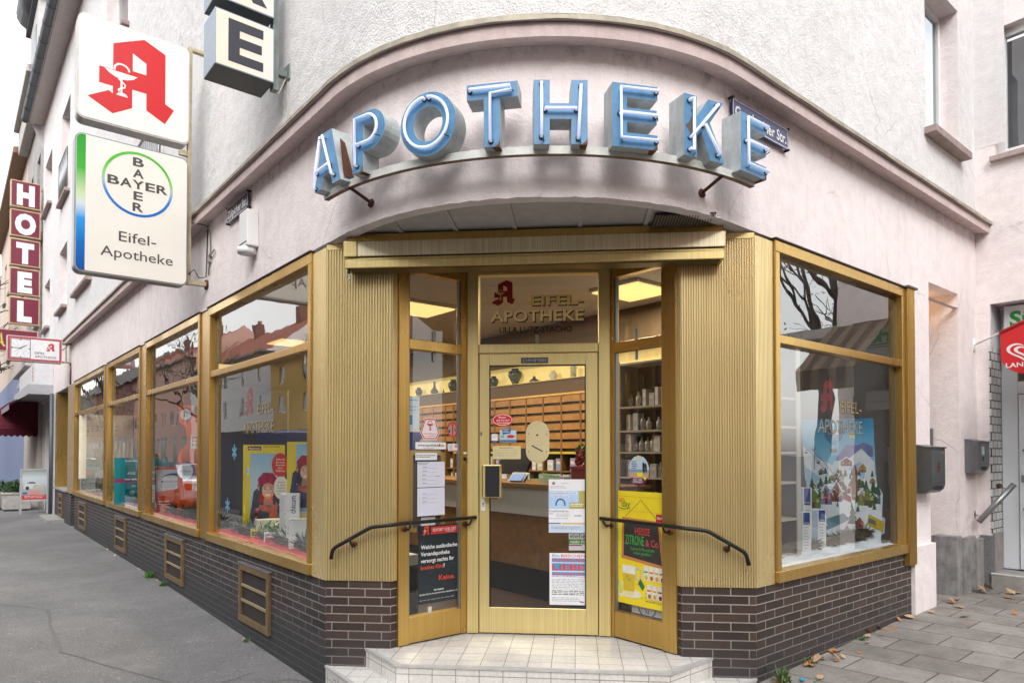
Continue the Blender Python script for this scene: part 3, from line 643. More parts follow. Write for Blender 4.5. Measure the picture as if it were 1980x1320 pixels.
# round-cross light box
t = Thing('light_box_sign', 'white light box with green and blue edge and a ring around crossed lettering', 'sign', S1, (-.72, .1, 4.2))
mb = MB(); mb.prism(rrect(-1.25, -.22, 3.52, 4.885, .07), .0, .15, GREYM); t.part('box', mb, bevel=.008)
LB = LIT((.80, .76, .69), .06)
mb = MB(); mb.prism(rrect(-1.235, -.235, 3.537, 4.87, .055), -.006, -.0006, LB); t.part('face', mb, bevel=.003)
mb = MB(); mb.poly([(-1.158, 3.54), (-1.158, 4.868)] + [(p[0], p[1]) for p in rrect(-1.234, -.3, 3.538, 4.869, .055) if p[0] < -1.17], -.0075, grad('stripe_gradient', [(0, (.0, .07, .30)), (.2, (.0, .14, .50)), (.38, (.02, .30, .72)), (.49, (.62, .68, .72)), (.56, (.55, .68, .40)), (.75, (.05, .40, .03)), (1, (.0, .30, .01))], 2, .25, .06)); t.part('colour_stripe', mb)
mb = MB(); cx, cz = -.697, 4.49; mb.ring(cx, cz, .325, .33, .026, -.0075, grad('ring_gradient', [(0, (.0, .12, .5)), (.3, (.02, .2, .6)), (.48, (.35, .5, .55)), (.6, (.25, .55, .12)), (.8, (.06, .45, .02)), (1, (.1, .5, .05))], 2, .3, .05)); t.part('ring', mb)
DG = P((.075, .07, .065), .5)
mb = MB()
for i, ch in enumerate('BAYER'):
    mb.text(ch, cx - .222 + i * .111, cz, .088, DG, -.0078, .026, w=.106 if ch != 'E' else .09)
    if i != 2: mb.text(ch, cx, cz + (2 - i) * .116, .088, DG, -.0078, .026, w=.10 if ch != 'E' else .086)
t.part('cross_lettering', mb); mb = MB(); mb.text('Eifel-', cx, 3.935, .105, DG, -.0078, .004, w=.34); mb.text('Apotheke', cx, 3.765, .105, DG, -.0078, .004, w=.66); t.part('lettering', mb)
t = Thing('sign_bracket', 'beige steel pole bracket that carries the two big light boxes on the left wall', 'bracket', S1, (-.2, .08, 4.8))
mb = MB(); mb.box(-.215, -.175, .04, .10, 3.555, 6.13, POLE); mb.box(-.215, .0, .041, .099, 6.09, 6.129, POLE); mb.box(-.215, .0, .041, .099, 3.56, 3.61, POLE); mb.box(-.3, -.214, .05, .09, 4.935, 4.99, POLE)
t.part('pole', mb, bevel=.004)
mb = MB(); mb.tube([(-.02, .07, 3.585), (.0, .07, 3.585)], .055, RUST, 14); mb.tube([(-.02, .07, 6.1), (.0, .07, 6.1)], .05, RUST, 14); t.part('wall_flange', mb)
mb = MB(); mb.tube([(-.2, .04, 3.66), (-.15, .02, 3.72), (-.10, .03, 3.64), (-.02, .05, 3.66), (-.01, .06, 3.9), (-.005, .05, 4.23)], .006, IRON, 6); t.part('cable', mb)
# vertical word sign: letters K and E
S2 = LPF(.75); CAB = P((.30, .37, .44), .4, .2, var=.1); CABD = P((.05, .05, .055), .45, var=.3)
def cab(z0, z1, ch, lab):
    t = Thing('letter_box_sign', lab, 'sign', S2, (-.36, .15, z0))
    mb = MB(); mb.box(-.60, -.135, -.003, .30, z0, z1, CAB); mb.box(-.598, -.137, 0, .298, z0 - .004, z0 - .0005, CABD); t.part('box', mb, bevel=.004)
    mb = MB(); mb.rect(-.592, -.143, z0 + .008, z1 - .008, -.0045, grad('lit_' + ch, [(0, (.80, .68, .56)), (.5, (.80, .69, .57)), (1, (.74, .71, .66))], 0, .3, .10)); t.part('face', mb)
    mb = MB(); b = P((.035, .035, .05), .45); X0, X1 = -.50, -.225; a, c = z0 + .055, z1 - .05; H = c - a
    if ch == 'E':
        w = .088
        for z in (a, a + H * .39, a + H * .78): mb.rect(X0 + w, X1 - (.012 if z == a + H * .39 else 0), z, z + H * .22, -.006, b)
        mb.rect(X0, X0 + w, a, c, -.006, b)
    else:
        mb.rect(X0, X0 + .088, a, c, -.006, b); mb.poly([(X0 + .088, a + H * .45), (X1 - .1, c), (X1 + .02, c), (X0 + .17, a + H * .55), (X1 + .03, a), (X1 - .085, a), (X0 + .10, a + H * .43)], -.006, b)
    t.part('letter', mb)
cab(4.79, 5.235, 'E', 'lit box with a dark letter E, lowest of the vertical sign'); cab(5.325, 5.77, 'K', 'lit box with a dark letter K, above the E box')
t = Thing('sign_post', 'grey green steel post with a bolted arm that holds the E and K boxes', 'bracket', S2, (-.1, .1, 5))
m = P((.22, .26, .25), .5, .4, var=.2, dirt=.2)
mb = MB(); mb.box(-.133, -.085, .03, .10, 4.76, 6.6, m); mb.box(-.085, -.005, .04, .09, 4.90, 4.955, m); mb.box(-.012, -.001, -.01, .14, 4.87, 5.0, m); t.part('post', mb, bevel=.003)
mb = MB(); mb.tube([(-.11, .06, 4.76), (-.08, .05, 4.73), (-.055, .03, 4.80), (-.03, .02, 4.87), (-.01, .02, 4.84), (-.006, .02, 4.6), (-.004, .02, 4.36)], .006, P((.5, .47, .42), .6), 6); t.part('cable', mb)
# ---- neon letters APOTHEKE on a curved rail
LB_ = P((.085, .245, .43), .4, 0, 0, var=.2, vs=14, dirt=.22); LS_ = P((.47, .51, .52), .55, 0, 0, var=.22, vs=8, dirt=.3); NEON = P((.70, .76, .98), .2, 0, .42, var=.02)
def arc_pts(cx, cz, r, a0, a1, n=12, rz=None): return [(cx + r * math.cos(R(a0 + (a1 - a0) * k / n)), cz + (rz or r) * math.sin(R(a0 + (a1 - a0) * k / n))) for k in range(n + 1)]
W = .30; H = .37
LET = {
 'A': ([[(-.165, 0), (-.06, H), (.06, H), (.175, 0), (.07, 0), (.045, .085), (-.05, .085), (-.072, 0)], [(-.03, .165), (.028, .165), (.0, .27)]], [[(-.14, .02), (-.05, .34), (-.02, .34), (.10, .05)], [(-.12, .115), (.05, .13)]]),
 'P': ([[(-.13, 0), (-.035, 0), (-.035, .125), (.03, .125)] + arc_pts(.03, .2475, .1225, -90, 90) + [(-.13, H)], [(-.035, .2), (.025, .2)] + arc_pts(.025, .2475, .0475, -90, 90) + [(-.035, .295)]], [[(-.085, .04), (-.085, .33), (.02, .33)] + arc_pts(.025, .2475, .082, 90, -90) + [(-.07, .165)]]),
 'O': ([arc_pts(0, .185, .185, 0, 352, 40, .19), arc_pts(0, .185, .098, 0, 350, 30, .105)], [arc_pts(0, .185, .145, 85, -262, 36, .15)]),
 'T': ([[(-.048, 0), (.048, 0), (.048, .28), (.15, .28), (.15, H), (-.15, H), (-.15, .28), (-.048, .28)]], [[(-.13, .33), (.11, .335), (.12, .31), (-.005, .30), (-.005, .03)]]),
 'H': ([[(-.155, 0), (-.062, 0), (-.062, .145), (.062, .145), (.062, 0), (.155, 0), (.155, H), (.062, H), (.062, .235), (-.062, .235), (-.062, H), (-.155, H)]], [[(-.11, .345), (-.11, .04)], [(.115, .33), (.10, .03)], [(-.09, .195), (.09, .195)]]),
 'E': ([[(-.13, 0), (.15, 0), (.15, .085), (-.04, .085), (-.04, .147), (.145, .147), (.145, .23), (-.04, .23), (-.04, .29), (.15, .29), (.15, H), (-.13, H)]], [[(.14, .335), (-.085, .335), (-.085, .045), (.14, .045)], [(-.085, .19), (.135, .19)]]),
 'K': ([[(-.14, 0), (-.045, 0), (-.045, .13), (-.01, .165), (.06, 0), (.17, 0), (.055, .23), (.16, H), (.045, H), (-.045, .25), (-.045, H), (-.14, H)]], [[(-.105, .33), (-.085, .345), (-.085, .03), (-.105, .035)], [(-.10, .11), (.10, .34)], [(.0, .2), (.11, .04)]]),
}
word = [('A', -40.2), ('P', -28.6), ('O', -16.0), ('T', -5.0), ('H', 5.9), ('E', 17.7), ('K', 30.6), ('E', 43.0)]
labs = ['blue neon letter A with a rust streak, leftmost of the arched sign', 'blue neon letter P after the first A', 'round blue neon letter O', 'blue neon letter T', 'blue neon letter H', 'blue neon letter E between the H and the K', 'blue neon letter K with a torn face', 'blue neon letter E at the right end, partly hiding the street sign']
RL = 2.085; DEP = .14
for (ch, a), lab in zip(word, labs):
    fr = Fr(RL * math.sin(R(a)), CY - RL * math.cos(R(a)), R(a)); t = Thing('neon_letter', lab, 'letter', fr, (0, 0, 3.522), 'neon letters of the arched pharmacy sign')
    sh = lambda l: [(p[0] * 1.0, p[1] + 3.522) for p in l]
    loops, tubes = LET[ch]
    mb = MB(); mb.prism([sh(l) for l in loops], 0, DEP, LB_, LS_); t.part('letter_body', mb, bevel=.002)
    mb = MB()
    for tb in tubes:
        pts = [(p[0], -.026, p[1]) for p in sh(tb)]; pts = [(pts[0][0], .0, pts[0][2])] + pts + [(pts[-1][0], .0, pts[-1][2])]; mb.tube(pts, .0095, NEON, 7)
    t.part('neon_tube', mb)
    for tb in tubes:
        p = sh(tb)
        for k in (len(p) // 3, 2 * len(p) // 3):
            if 0 < k < len(p): mb = MB(); mb.tube([(p[k][0] + .016, 0, p[k][1] - .02), (p[k][0], -.034, p[k][1] - .02)], .003, BLACK, 5); t.part('tube_clip', mb)
        for q in (p[0], p[-1]): mb = MB(); mb.tube([(q[0], -.001, q[1]), (q[0], -.006, q[1])], .016, P((.02, .05, .08), .4), 10); t.part('electrode', mb)
    if ch in 'THEP':
        mb = MB(); l0 = sh(loops[0]); rq = random.Random(int(a * 10)); x_ = max(p[0] for p in l0 if p[1] < 3.54); m_ = P((.16, .06, .025), .9, var=.5, vs=60)
        mb.poly([(x_ - .03, 3.5225), (x_ - .001, 3.5225), (x_ - .001, 3.56), (x_ - .006, 3.545), (x_ - .012, 3.535), (x_ - .02, 3.531)], -.0012, m_); mb.quad((x_ - .05, .01, 3.5212), (x_ - .002, .01, 3.5212), (x_ - .002, .11, 3.5212), (x_ - .03, .09, 3.5212), m_); t.part('rust_patch', mb)
    if ch in 'AK':
        mb = MB()
        if ch == 'A': mb.add([(.1785, .02, 3.55), (.1785, .10, 3.55), (.112, .07, 3.80), (.112, .03, 3.82)], [(0, 1, 2, 3)], RUST)
        else: mb.poly([(-.13, 3.70), (-.10, 3.73), (-.075, 3.78), (-.09, 3.80), (-.065, 3.82), (-.05, 3.79), (-.052, 3.67), (-.09, 3.65)], -.0012, P((.10, .085, .07), .8))
        t.part('rust_patch', mb)
t = Thing('sign_rail', 'curved pale metal rail carrying the neon letters', 'rail', CF, (0, -.95, 3.5))
mb = MB(); pa = [(r * math.sin(R(a)), CY - r * math.cos(R(a))) for r in (2.02,) for a in [-45 + i * 91.5 / 40 for i in range(41)]]; pb = [(1.985 * math.sin(R(a)), CY - 1.985 * math.cos(R(a))) for a in [-45 + i * 91.5 / 40 for i in range(41)]]
RAILM = P((.62, .63, .59), .5, .1, var=.2, dirt=.3); RAILD = P((.2, .13, .08), .8, var=.4, vs=20)
strip(mb, pa, 3.495, pa, 3.542, RAILM); strip(mb, pb, 3.495, pa, 3.495, RAILD); strip(mb, pa, 3.542, pb, 3.542, RAILM); t.part('rail_bar', mb)
for a in (-36, 37.5):
    mb = MB(); s_, c_ = math.sin(R(a)), math.cos(R(a)); mb.tube([(2.01 * s_, CY - 2.01 * c_, 3.50), (1.825 * s_, CY - 1.825 * c_, 3.44)], .011, RUST, 8); mb.tube([(1.84 * s_, CY - 1.84 * c_, 3.443), (1.826 * s_, CY - 1.826 * c_, 3.44)], .03, RUST, 10); t.part('wall_stay', mb)
# ---- street name plates
def plate(fr, x0, x1, z0, z1, y, txt, tw, lab, n=10):
    mb = MB(); e = P((.015, .018, .11) if fr is not LF else (.05, .05, .085), .22); w = WHT
    mb.box(x0, x1, y, y + .012, z0, z1, e)
    for a in ((x0 + .006, x1 - .006, z0 + .006, z0 + .011), (x0 + .006, x1 - .006, z1 - .011, z1 - .006), (x0 + .006, x0 + .011, z0 + .011, z1 - .011), (x1 - .011, x1 - .006, z0 + .011, z1 - .011)): mb.rect(*a, y - .0008, w)
    mb.text(txt, (x0 + x1) / 2, (z0 + z1) / 2 - .002, (z1 - z0) * .5, w, y - .0012, .02, w=tw)
    for x in (x0, x1):
        for z in (z0, z1): mb.tube([(x, y + .03, z), (x, y - .008, z)], .010, IRON, 8)
    solo('street_sign', lab, 'street sign', mb, fr, ((x0 + x1) / 2, y, z0))
plate(LF, -2.29, -1.67, 4.045, 4.20, -.035, 'Zülpicher Str.', .56, 'small dark enamel street name plate under the left cornice')
ra = R(35); fr = Fr(1.895 * math.sin(R(45)), CY - 1.895 * math.cos(R(45)), R(45))
plate(RF, -.31, .42, 3.995, 4.15, -.035, 'Gerolsteiner Str.', .67, 'blue enamel street name plate behind the last neon letter')
# alarm siren box
t = Thing('alarm_box', 'white narrow alarm siren box on the pink wall under the street sign', 'alarm box', LF, (-1.53, -.05, 3.8))
mb = MB(); mb.box(-1.68, -1.46, -.11, -.0, 3.63, 3.965, WHT); t.part('case', mb, bevel=.012)
mb = MB(); mb.tube([(-1.57, -.07, 3.575), (-1.57, -.07, 3.628)], .085, WHT, 16); mb.box(-1.67, -1.47, -.112, -.02, 3.66, 3.672, BLACK); t.part('siren', mb)
# wires on the left wall
mb = MB(); mb.tube([(-3.25, -.30, 4.40), (-3.2, -.2, 4.27), (-2.95, -.06, 4.2), (-2.9, -.02, 4.12), (-2.9, -.015, 3.86), (-2.94, -.015, 3.84), (-2.95, -.02, 3.66)], .0075, P((.22, .2, .19), .7), 6); mb.box(-2.97, -2.9, -.03, 0, 3.80, 3.87, P((.35, .32, .3), .7)); mb.tube([(-2.75, -.02, 3.9), (-2.9, -.03, 3.86)], .012, P((.4, .36, .34), .7), 6)
solo('wall_cable', 'thin grey cable with a junction box on the pink wall beside the light boxes', 'cable', mb, LF, (-2.95, -.01, 3.9))
# clock sign
SCK = LPF(13.6)
t = Thing('clock_sign', 'long white and red sign box with a square clock and a small red A', 'sign', SCK, (-.7, .1, 4))
mb = MB(); mb.box(-1.20, -.19, 0, .22, 3.755, 4.305, P((.52, .5, .48), .5)); t.part('box', mb, bevel=.01)
mb = MB(); mb.rect(-1.185, -.205, 3.77, 4.29, -.001, P((.42, .05, .07), .5)); mb.rect(-1.14, -.245, 3.815, 4.245, -.002, P((.72, .72, .73), .4, 0, .05)); t.part('face', mb)
mb = MB(); k = P((.07, .07, .09), .5); x0, x1, z0, z1 = -1.135, -.775, 3.82, 4.24
for a in ((x0, x1, z0, z0 + .014), (x0, x1, z1 - .014, z1), (x0, x0 + .014, z0, z1), (x1 - .014, x1, z0, z1)): mb.rect(*a, -.003, k)
cx, cz = (x0 + x1) / 2, (z0 + z1) / 2
for i in range(12):
    a = R(30 * i)
    if i % 3 == 0: mb.stroke([(cx + .145 * math.sin(a), cz + .175 * math.cos(a)), (cx + .172 * math.sin(a), cz + .205 * math.cos(a))], .022, -.003, k)
    else: mb.stroke([(cx + .05 * math.sin(a), cz + .06 * math.cos(a)), (cx + .17 * math.sin(a), cz + .2 * math.cos(a))], .004, -.003, GREYP)
mb.stroke([(cx - .04, cz - .015), (cx + .105, cz + .075)], .02, -.0035, k); mb.stroke([(cx + .03, cz - .005), (cx - .17, cz + .015)], .014, -.004, k); t.part('clock_face', mb)
mb = MB(); logo_a(mb, -.50, 4.0, .19, -.003, P((.5, .03, .05), .5), WHT); t.part('emblem', mb); mb = MB(); mb.text('EIFEL', -.70, 3.955, .05, k, -.003, .012, al='L', w=.19); mb.text('APOTHEKE', -.70, 3.875, .05, k, -.003, .012, al='L', w=.40); t.part('lettering', mb)
mb = MB(); mb.tube([(-.19, .1, 4.22), (0, .1, 4.22)], .022, POLE, 8); mb.tube([(-.19, .1, 3.80), (0, .1, 3.80)], .02, POLE, 8); mb.tube([(-.1, .1, 3.8), (-.1, .1, 4.22)], .015, POLE, 8); mb.tube([(-.03, .1, 3.80), (.0, .08, 3.7), (-.02, .05, 3.5), (-.02, .05, 3.3)], .018, RUST, 8); t.part('bracket', mb)
# hotel sign
SH = LPF(20.15); MAR = P((.16, .012, .035), .35, var=.12); FRG = P((.50, .38, .22), .5, .3)
for i, ch in enumerate('HOTEL'):
    z1 = 9.84 - i * .872; z0 = z1 - .79; dx = -.0125 * i
    t = Thing('letter_sign_box', 'maroon hotel sign box with a white letter ' + ch + ' in the vertical row', 'sign', SH, (-.43, .1, z0), 'hotel letter boxes')
    mb = MB(); mb.box(-.81, -.07, 0, .28, z0, z1, FRG); t.part('box', mb)
    mb = MB(); mb.rect(-.785, -.095, z0 + .025, z1 - .025, -.002, MAR); t.part('face', mb)
    mb = MB(); mb.text(ch, -.44, (z0 + z1) / 2, .56, P((.66, .72, .70), .4, var=.08), -.004, .07, w={'H': .44, 'O': .52, 'T': .44, 'E': .36, 'L': .36}[ch]); t.part('letter', mb)
    for za in (z0 + .15, z1 - .15): mb = MB(); mb.tube([(-.07, .14, za), (.05, .14, za)], .02, FRG, 6); t.part('wall_arm', mb)
t = Thing('hanging_sign', 'maroon horizontal sign with yellow script half hidden behind the clock sign', 'sign', SH, (-.7, .1, 4.9))
mb = MB(); mb.box(-1.3, -.1, .0, .22, 4.72, 5.38, FRG); t.part('box', mb)
mb = MB(); mb.rect(-1.28, -.12, 4.745, 5.355, -.002, MAR); t.part('face', mb)
mb = MB(); m = P((.60, .50, .10), .5); mb.stroke([(-1.15, 4.86), (-1.05, 5.0), (-.99, 5.25), (-.97, 4.95), (-.9, 4.86)], .05, -.004, m); mb.stroke([(-1.1, 4.98), (-.93, 4.98)], .035, -.004, m); mb.stroke([(-.85, 4.9), (-.8, 5.05), (-.74, 4.9), (-.7, 5.05), (-.62, 4.9), (-.55, 5.05), (-.45, 4.9)], .035, -.004, m); t.part('script', mb)

# ================================================================== stickers, notices and posters of the entrance
y = .4975
mb = MB(); k = P((.55, .02, .02), .4); kg = P((1.0, .80, .36), .32, .7, var=.02); kgw = PA((.42, .31, .10), .5); kwr = PA((.30, .02, .03), .38); kwb = PA((.01, .01, .01), .4); ks = BLACK
logo_a(mb, -.375, 2.93, .205, y - .001, P((.33, .012, .015), .4), kg, True, kg)
for s_, x, z, h, w in (('EIFEL-', -.058, 2.972, .082, .415), ('APOTHEKE', -.384, 2.85, .092, .745)):
    mb.text(s_, x + .008, z - .009, h, ks, y, .022, w=w, al='L'); mb.text(s_, x, z, h, kg, y - .0012, .022, w=w, al='L')
mb.text('ULLA LUTZ-STACHO', -.31, 2.738, .048, P((.004, .004, .004), .7), y, .012, w=.58, al='L')
solo('glass_lettering', 'gold shadowed lettering with a dark red A on the glass above the door', 'lettering', mb, CF, (0, y, 2.8))
mb = MB(); mb.box(-.135, .08, .4635, .4655, 2.463, 2.508, P((.07, .075, .08), .6)); mb.text('C+M+B*2003', -.028, 2.486, .026, P((.5, .5, .5), .7), .4625, .0, w=.185); solo('blessing_plate', 'small dark plate with chalk white letters on the door head', 'plate', mb, CF, (-.03, .464, 2.48))
def dsheet(name, lab, cat, x0, x1, z0, z1, m, fn, fr=CF, yy=.497, grp=None):
    mb = MB(); mb.box(x0, x1, yy, yy + .0008, z0, z1, m); fn(mb, yy - .0008); solo(name, lab, cat, mb, fr, ((x0 + x1) / 2, yy, z0), grp)
def f(mb, y):
    mb.ell(-.286, 2.017, .084, .049, y - .0004, RED); mb.ring(-.286, 2.017, .078, .044, .004, y - .0008, WHT)
    for i, (s_, w) in enumerate((('Besser', .06), ('gut beraten', .105), ('in Ihrer Apotheke!', .10))): mb.text(s_, -.286 + .004 * i, 2.039 - i * .022, .016, WHT, y - .0008, .006, w=w)
mb = MB(); f(mb, .497); solo('oval_sticker', 'red oval sticker at the upper left of the door glass', 'sticker', mb, CF, (-.286, .497, 2.0))
def f(mb, y):
    B2 = P((.03, .16, .38), .5); mb.rect(-.306, -.178, 1.843, 1.858, y, B2); mb.add([(-.285, y - .0006, 1.90), (-.222, y - .0006, 1.91), (-.219, y - .0006, 1.955), (-.288, y - .0006, 1.945)], [(0, 1, 2, 3)], P((.03, .11, .28), .5)); mb.lines(-.28, -.228, 1.94, 3, .011, .005, WHT, y - .001)
    mb.ell(-.22, 1.885, .03, .013, y - .0004, RED); mb.ell(-.285, 1.885, .012, .008, y - .0004, P((.1, .4, .1), .5)); mb.stroke([(-.25, 1.875), (-.19, 1.89)], .006, y - .0008, RED)
dsheet('postcard_sticker', 'pale blue picture sticker with a red car shape on the door glass', 'sticker', -.308, -.176, 1.84, 1.935, P((.45, .58, .66), .5), f)
def f(mb, y): mb.ring(-.348, 1.885, .012, .011, .002, y, P((.2, .45, .7), .5)); mb.rect(-.373, -.326, 1.842, 1.852, y, P((.03, .12, .4), .5))
dsheet('square_sticker', 'tiny white sticker with a blue ring on the door glass', 'sticker', -.373, -.326, 1.842, 1.905, PAPER, f)
def f(mb, y): mb.lines(-.31, -.20, 1.792, 1, .02, .006, PRINT, y); mb.lines(-.35, -.155, 1.772, 3, .021, .006, GREYP, y, 4, .15)
dsheet('opening_notice', 'cream paper notice beside the night hatch on the door glass', 'notice', -.365, -.14, 1.705, 1.81, P((.62, .52, .25), .6), f)
def f(mb, y):                                                      # health flyer
    z0 = 1.125; lb = P((.40, .56, .78), .6); ol = P((.42, .36, .10), .6); x0, x1 = .082, .379
    mb.rect(x0 + .002, x1 - .06, 1.315, 1.455, y, lb); mb.rect(x1 - .06, x1, 1.315, 1.455, y, ol); mb.rect(.245, x1, 1.315, 1.365, y - .0004, ol); mb.rect(x0 + .013, .31, 1.425, 1.45, y - .0006, P((.62, .7, .82), .6)); mb.rect(x0 + .013, .245, 1.40, 1.423, y - .0006, P((.62, .7, .82), .6))
    mb.text('Gesundheitstreff im EVK', x0 + .018, 1.437, .014, P((.12, .2, .36), .6), y - .001, .0, w=.2, al='L'); mb.text('in Köln-Weyertal', x0 + .018, 1.411, .014, P((.12, .2, .36), .6), y - .001, .0, w=.135, al='L')
    mb.stroke(arc_pts(.175, 1.345, .035, 190, -10, 10, .045), .012, y - .0008, P((.05, .11, .2), .5)); mb.ell(.12, 1.515, .011, .011, y, P((.1, .12, .3), .5)); mb.ell(.128, 1.51, .006, .006, y - .0004, RED); mb.ell(.112, 1.508, .006, .006, y - .0004, P((.7, .3, .05), .5)); mb.lines(.095, .24, 1.487, 2, .01, .005, GREYP, y, 2); mb.lines(.18, .245, 1.512, 1, .01, .006, GREYP, y, 8)
    mb.text('Kropf/Schilddrüse', x0 + .006, 1.295, .013, PRINT, y, .012, w=.15, al='L'); mb.lines(.14, .26, 1.272, 3, .01, .004, GREYP, y, 3); mb.lines(.088, .125, 1.272, 1, .01, .005, PRINT, y, 5); mb.lines(.285, .35, 1.262, 2, .008, .004, PRINT, y, 6); mb.lines(.088, .25, 1.235, 1, .01, .004, PRINT, y, 7)
    mb.rect(x0, x0 + .095, 1.193, 1.203, y, P((.08, .14, .38), .5)); mb.rect(x0 + .105, x1, 1.193, 1.203, y, P((.65, .38, .06), .5)); mb.rect(x0, x1, z0, 1.185, y, P((.52, .6, .72), .6)); mb.lines(x0 + .02, x1 - .02, 1.17, 2, .014, .004, PRINT, y - .0004, 9); mb.text('die GELBE LISTE', .31, 1.345, .011, WHT, y - .001, .005, w=.1) if False else mb.lines(.255, .37, 1.348, 2, .014, .008, WHT, y - .001, 12)
dsheet('health_flyer', 'blue and white health talk flyer, upper sheet on the right of the door glass', 'poster', .082, .379, 1.125, 1.546, PAPER, f)
def f(mb, y):
    x0, x1 = .088, .378; cb = P((.03, .30, .58), .6); rd = P((.60, .05, .03), .6)
    mb.text('Ein', x0 + .022, .945, .022, cb, y, .012, w=.055, al='L'); mb.text('BISSCHEN', x0 + .09, .945, .022, rd, y, .012, w=.19, al='L')
    for z0, z1, s_ in ((.893, .925, 'HOFFNUNG'), (.825, .886, 'LIEBE'), (.789, .817, 'SOLIDARITÄT')): mb.rect(x0 + .018, x1 - .012, z0, z1, y, cb); mb.text(s_, (x0 + x1) / 2 + .003, (z0 + z1) / 2 - .003 * (s_[-2:] == 'ÄT'), (z1 - z0) * .74, rd, y - .0006, .03, w=x1 - x0 - .036)
    mb.lines(x0 + .018, x1 - .06, .778, 1, .01, .007, cb, y, 3, 0); mb.text('KÖLN', x1 - .035, .779, .010, rd, y, .01, w=.045); mb.lines(x0 + .018, x1 - .014, .757, 7, .0125, .006, GREYP, y, 4, .05); mb.lines(x0 + .018, x1 - .014, .664, 3, .0135, .008, PRINT, y, 5, .05); mb.lines(x0 + .018, x1 - .03, .612, 3, .0125, .006, GREYP, y, 6, .2); mb.ell(x1 - .035, .583, .018, .005, y - .0003, P((.35, .1, .2), .5))
dsheet('charity_poster', 'white poster with red and blue block headlines at the lower right of the door glass', 'poster', .088, .378, .558, .965, PAPER, f)
def f(mb, y):
    mb.rect(.24, .378, 1.035, 1.075, y, P((.10, .24, .04), .5)); mb.rect(.24, .345, 1.02, 1.03, y, P((.40, .02, .12), .5)); mb.text('elebe', .31, 1.10, .036, PRINT, y - .0003, .02, w=.125); mb.text('mehr Fit', .312, 1.054, .022, WHT, y - .0005, .006, w=.115, shear=.15)
dsheet('magazine_card', 'white and green magazine card half hidden between the two door posters', 'card', .24, .378, .985, 1.122, P((.62, .62, .62), .6), f, yy=.512)
# left angled panel
ys = .017; XL = SL
def f(mb, y):
    c = (.295, 1.925); hexp = [(.25, 2.022), (.345, 2.022), (.382, 1.905), (.355, 1.858), (.238, 1.858), (.208, 1.905)]
    s_ = lambda k: [(c[0] + (p[0] - c[0]) * k, c[1] + 0.008 + (p[1] - c[1] - .008) * k) for p in hexp]
    mb.poly(hexp, y, WHT); mb.poly(s_(.95), y - .0004, P((.55, .03, .035), .5)); mb.poly(s_(.85), y - .0008, P((.74, .70, .70), .5))
    k = P((.50, .03, .03), .5); mb.poly([(.262, 1.978), (.33, 1.978), (.315, 1.966), (.296, 1.962), (.277, 1.966)], y - .0012, k); mb.stroke([(.297, 1.965), (.297, 1.935)], .006, y - .0012, k); mb.poly([(.28, 1.93), (.314, 1.93), (.305, 1.937), (.288, 1.937)], y - .0012, k); mb.stroke([(.275, 1.98), (.28, 1.995), (.295, 2.0), (.312, 1.995), (.317, 1.987)], .005, y - .0012, k); mb.stroke([(.288, 1.962), (.306, 1.952), (.29, 1.942)], .004, y - .0013, k)
    mb.text('Gesundheit aus', .295, 1.904, .012, k, y - .0012, .012, w=.115); mb.text('der Apotheke', .295, 1.886, .012, k, y - .0012, .012, w=.10)
mb = MB(); f(mb, ys); solo('hexagon_sticker', 'white hexagon sticker with red border and goblet on the left glass', 'sticker', mb, SL, (.295, ys, 1.93))
def f(mb, y): mb.text('Sicherheit durch Beratung', .285, 1.8475, .009, PRINT, y, .008, w=.15); mb.rect(.366, .378, 1.842, 1.853, y, RED)
dsheet('strip_sticker', 'thin pale strip sticker under the hexagon sticker', 'sticker', .205, .382, 1.840, 1.855, P((.58, .56, .54), .5), f, SL, ys)
def f(mb, y): mb.text('www.apotheken.de', .305, 1.815, .021, PRINT, y, .012, w=.24); mb.rect(.375, .39, 1.807, 1.823, y - .0008, P((.5, .03, .03), .5)); mb.lines(.24, .36, 1.79, 1, .01, .005, GREYP, y, 2)
dsheet('web_address_sticker', 'wide white web address sticker on the left glass', 'sticker', .165, .442, 1.783, 1.837, WHT, f, SL, ys)
mb = MB(); mb.ell(.505, 1.938, .052, .060, ys, P((.55, .03, .03), .5)); mb.ell(.505, 1.938, .040, .048, ys - .0005, P((.36, .30, .27), .5)); mb.stroke([(.505, 1.985), (.505, 1.892)], .014, ys - .001, P((.55, .03, .03), .5)); mb.stroke([(.476, 1.935), (.476, 1.915)], .012, ys - .001, BLACK); mb.stroke([(.525, 1.95), (.535, 1.925)], .008, ys - .001, BLACK)
solo('no_entry_sticker', 'round red ringed prohibition sticker on the left glass', 'sticker', mb, SL, (.505, ys, 1.93))
def f(mb, y): mb.rect(.463, .552, 1.768, 1.774, y, RED); logo_a(mb, .524, 1.795, .026, y, RED, WHT, False); mb.lines(.47, .515, 1.81, 4, .009, .005, GREYP, y, 3)
dsheet('small_sticker', 'small white sticker with a red foot line near the bell', 'sticker', .463, .552, 1.766, 1.826, PAPER, f, SL, ys)
def f(mb, y): mb.text('Notdienst der Apotheken', .17, 1.738, .013, PRINT, y, .012, w=.175, al='L'); mb.lines(.17, .34, 1.72, 1, .01, .006, PRINT, y, 2)
dsheet('emergency_notice', 'white strip notice above the two duty rota sheets', 'notice', .165, .36, 1.70, 1.755, PAPER, f, SL, ys)
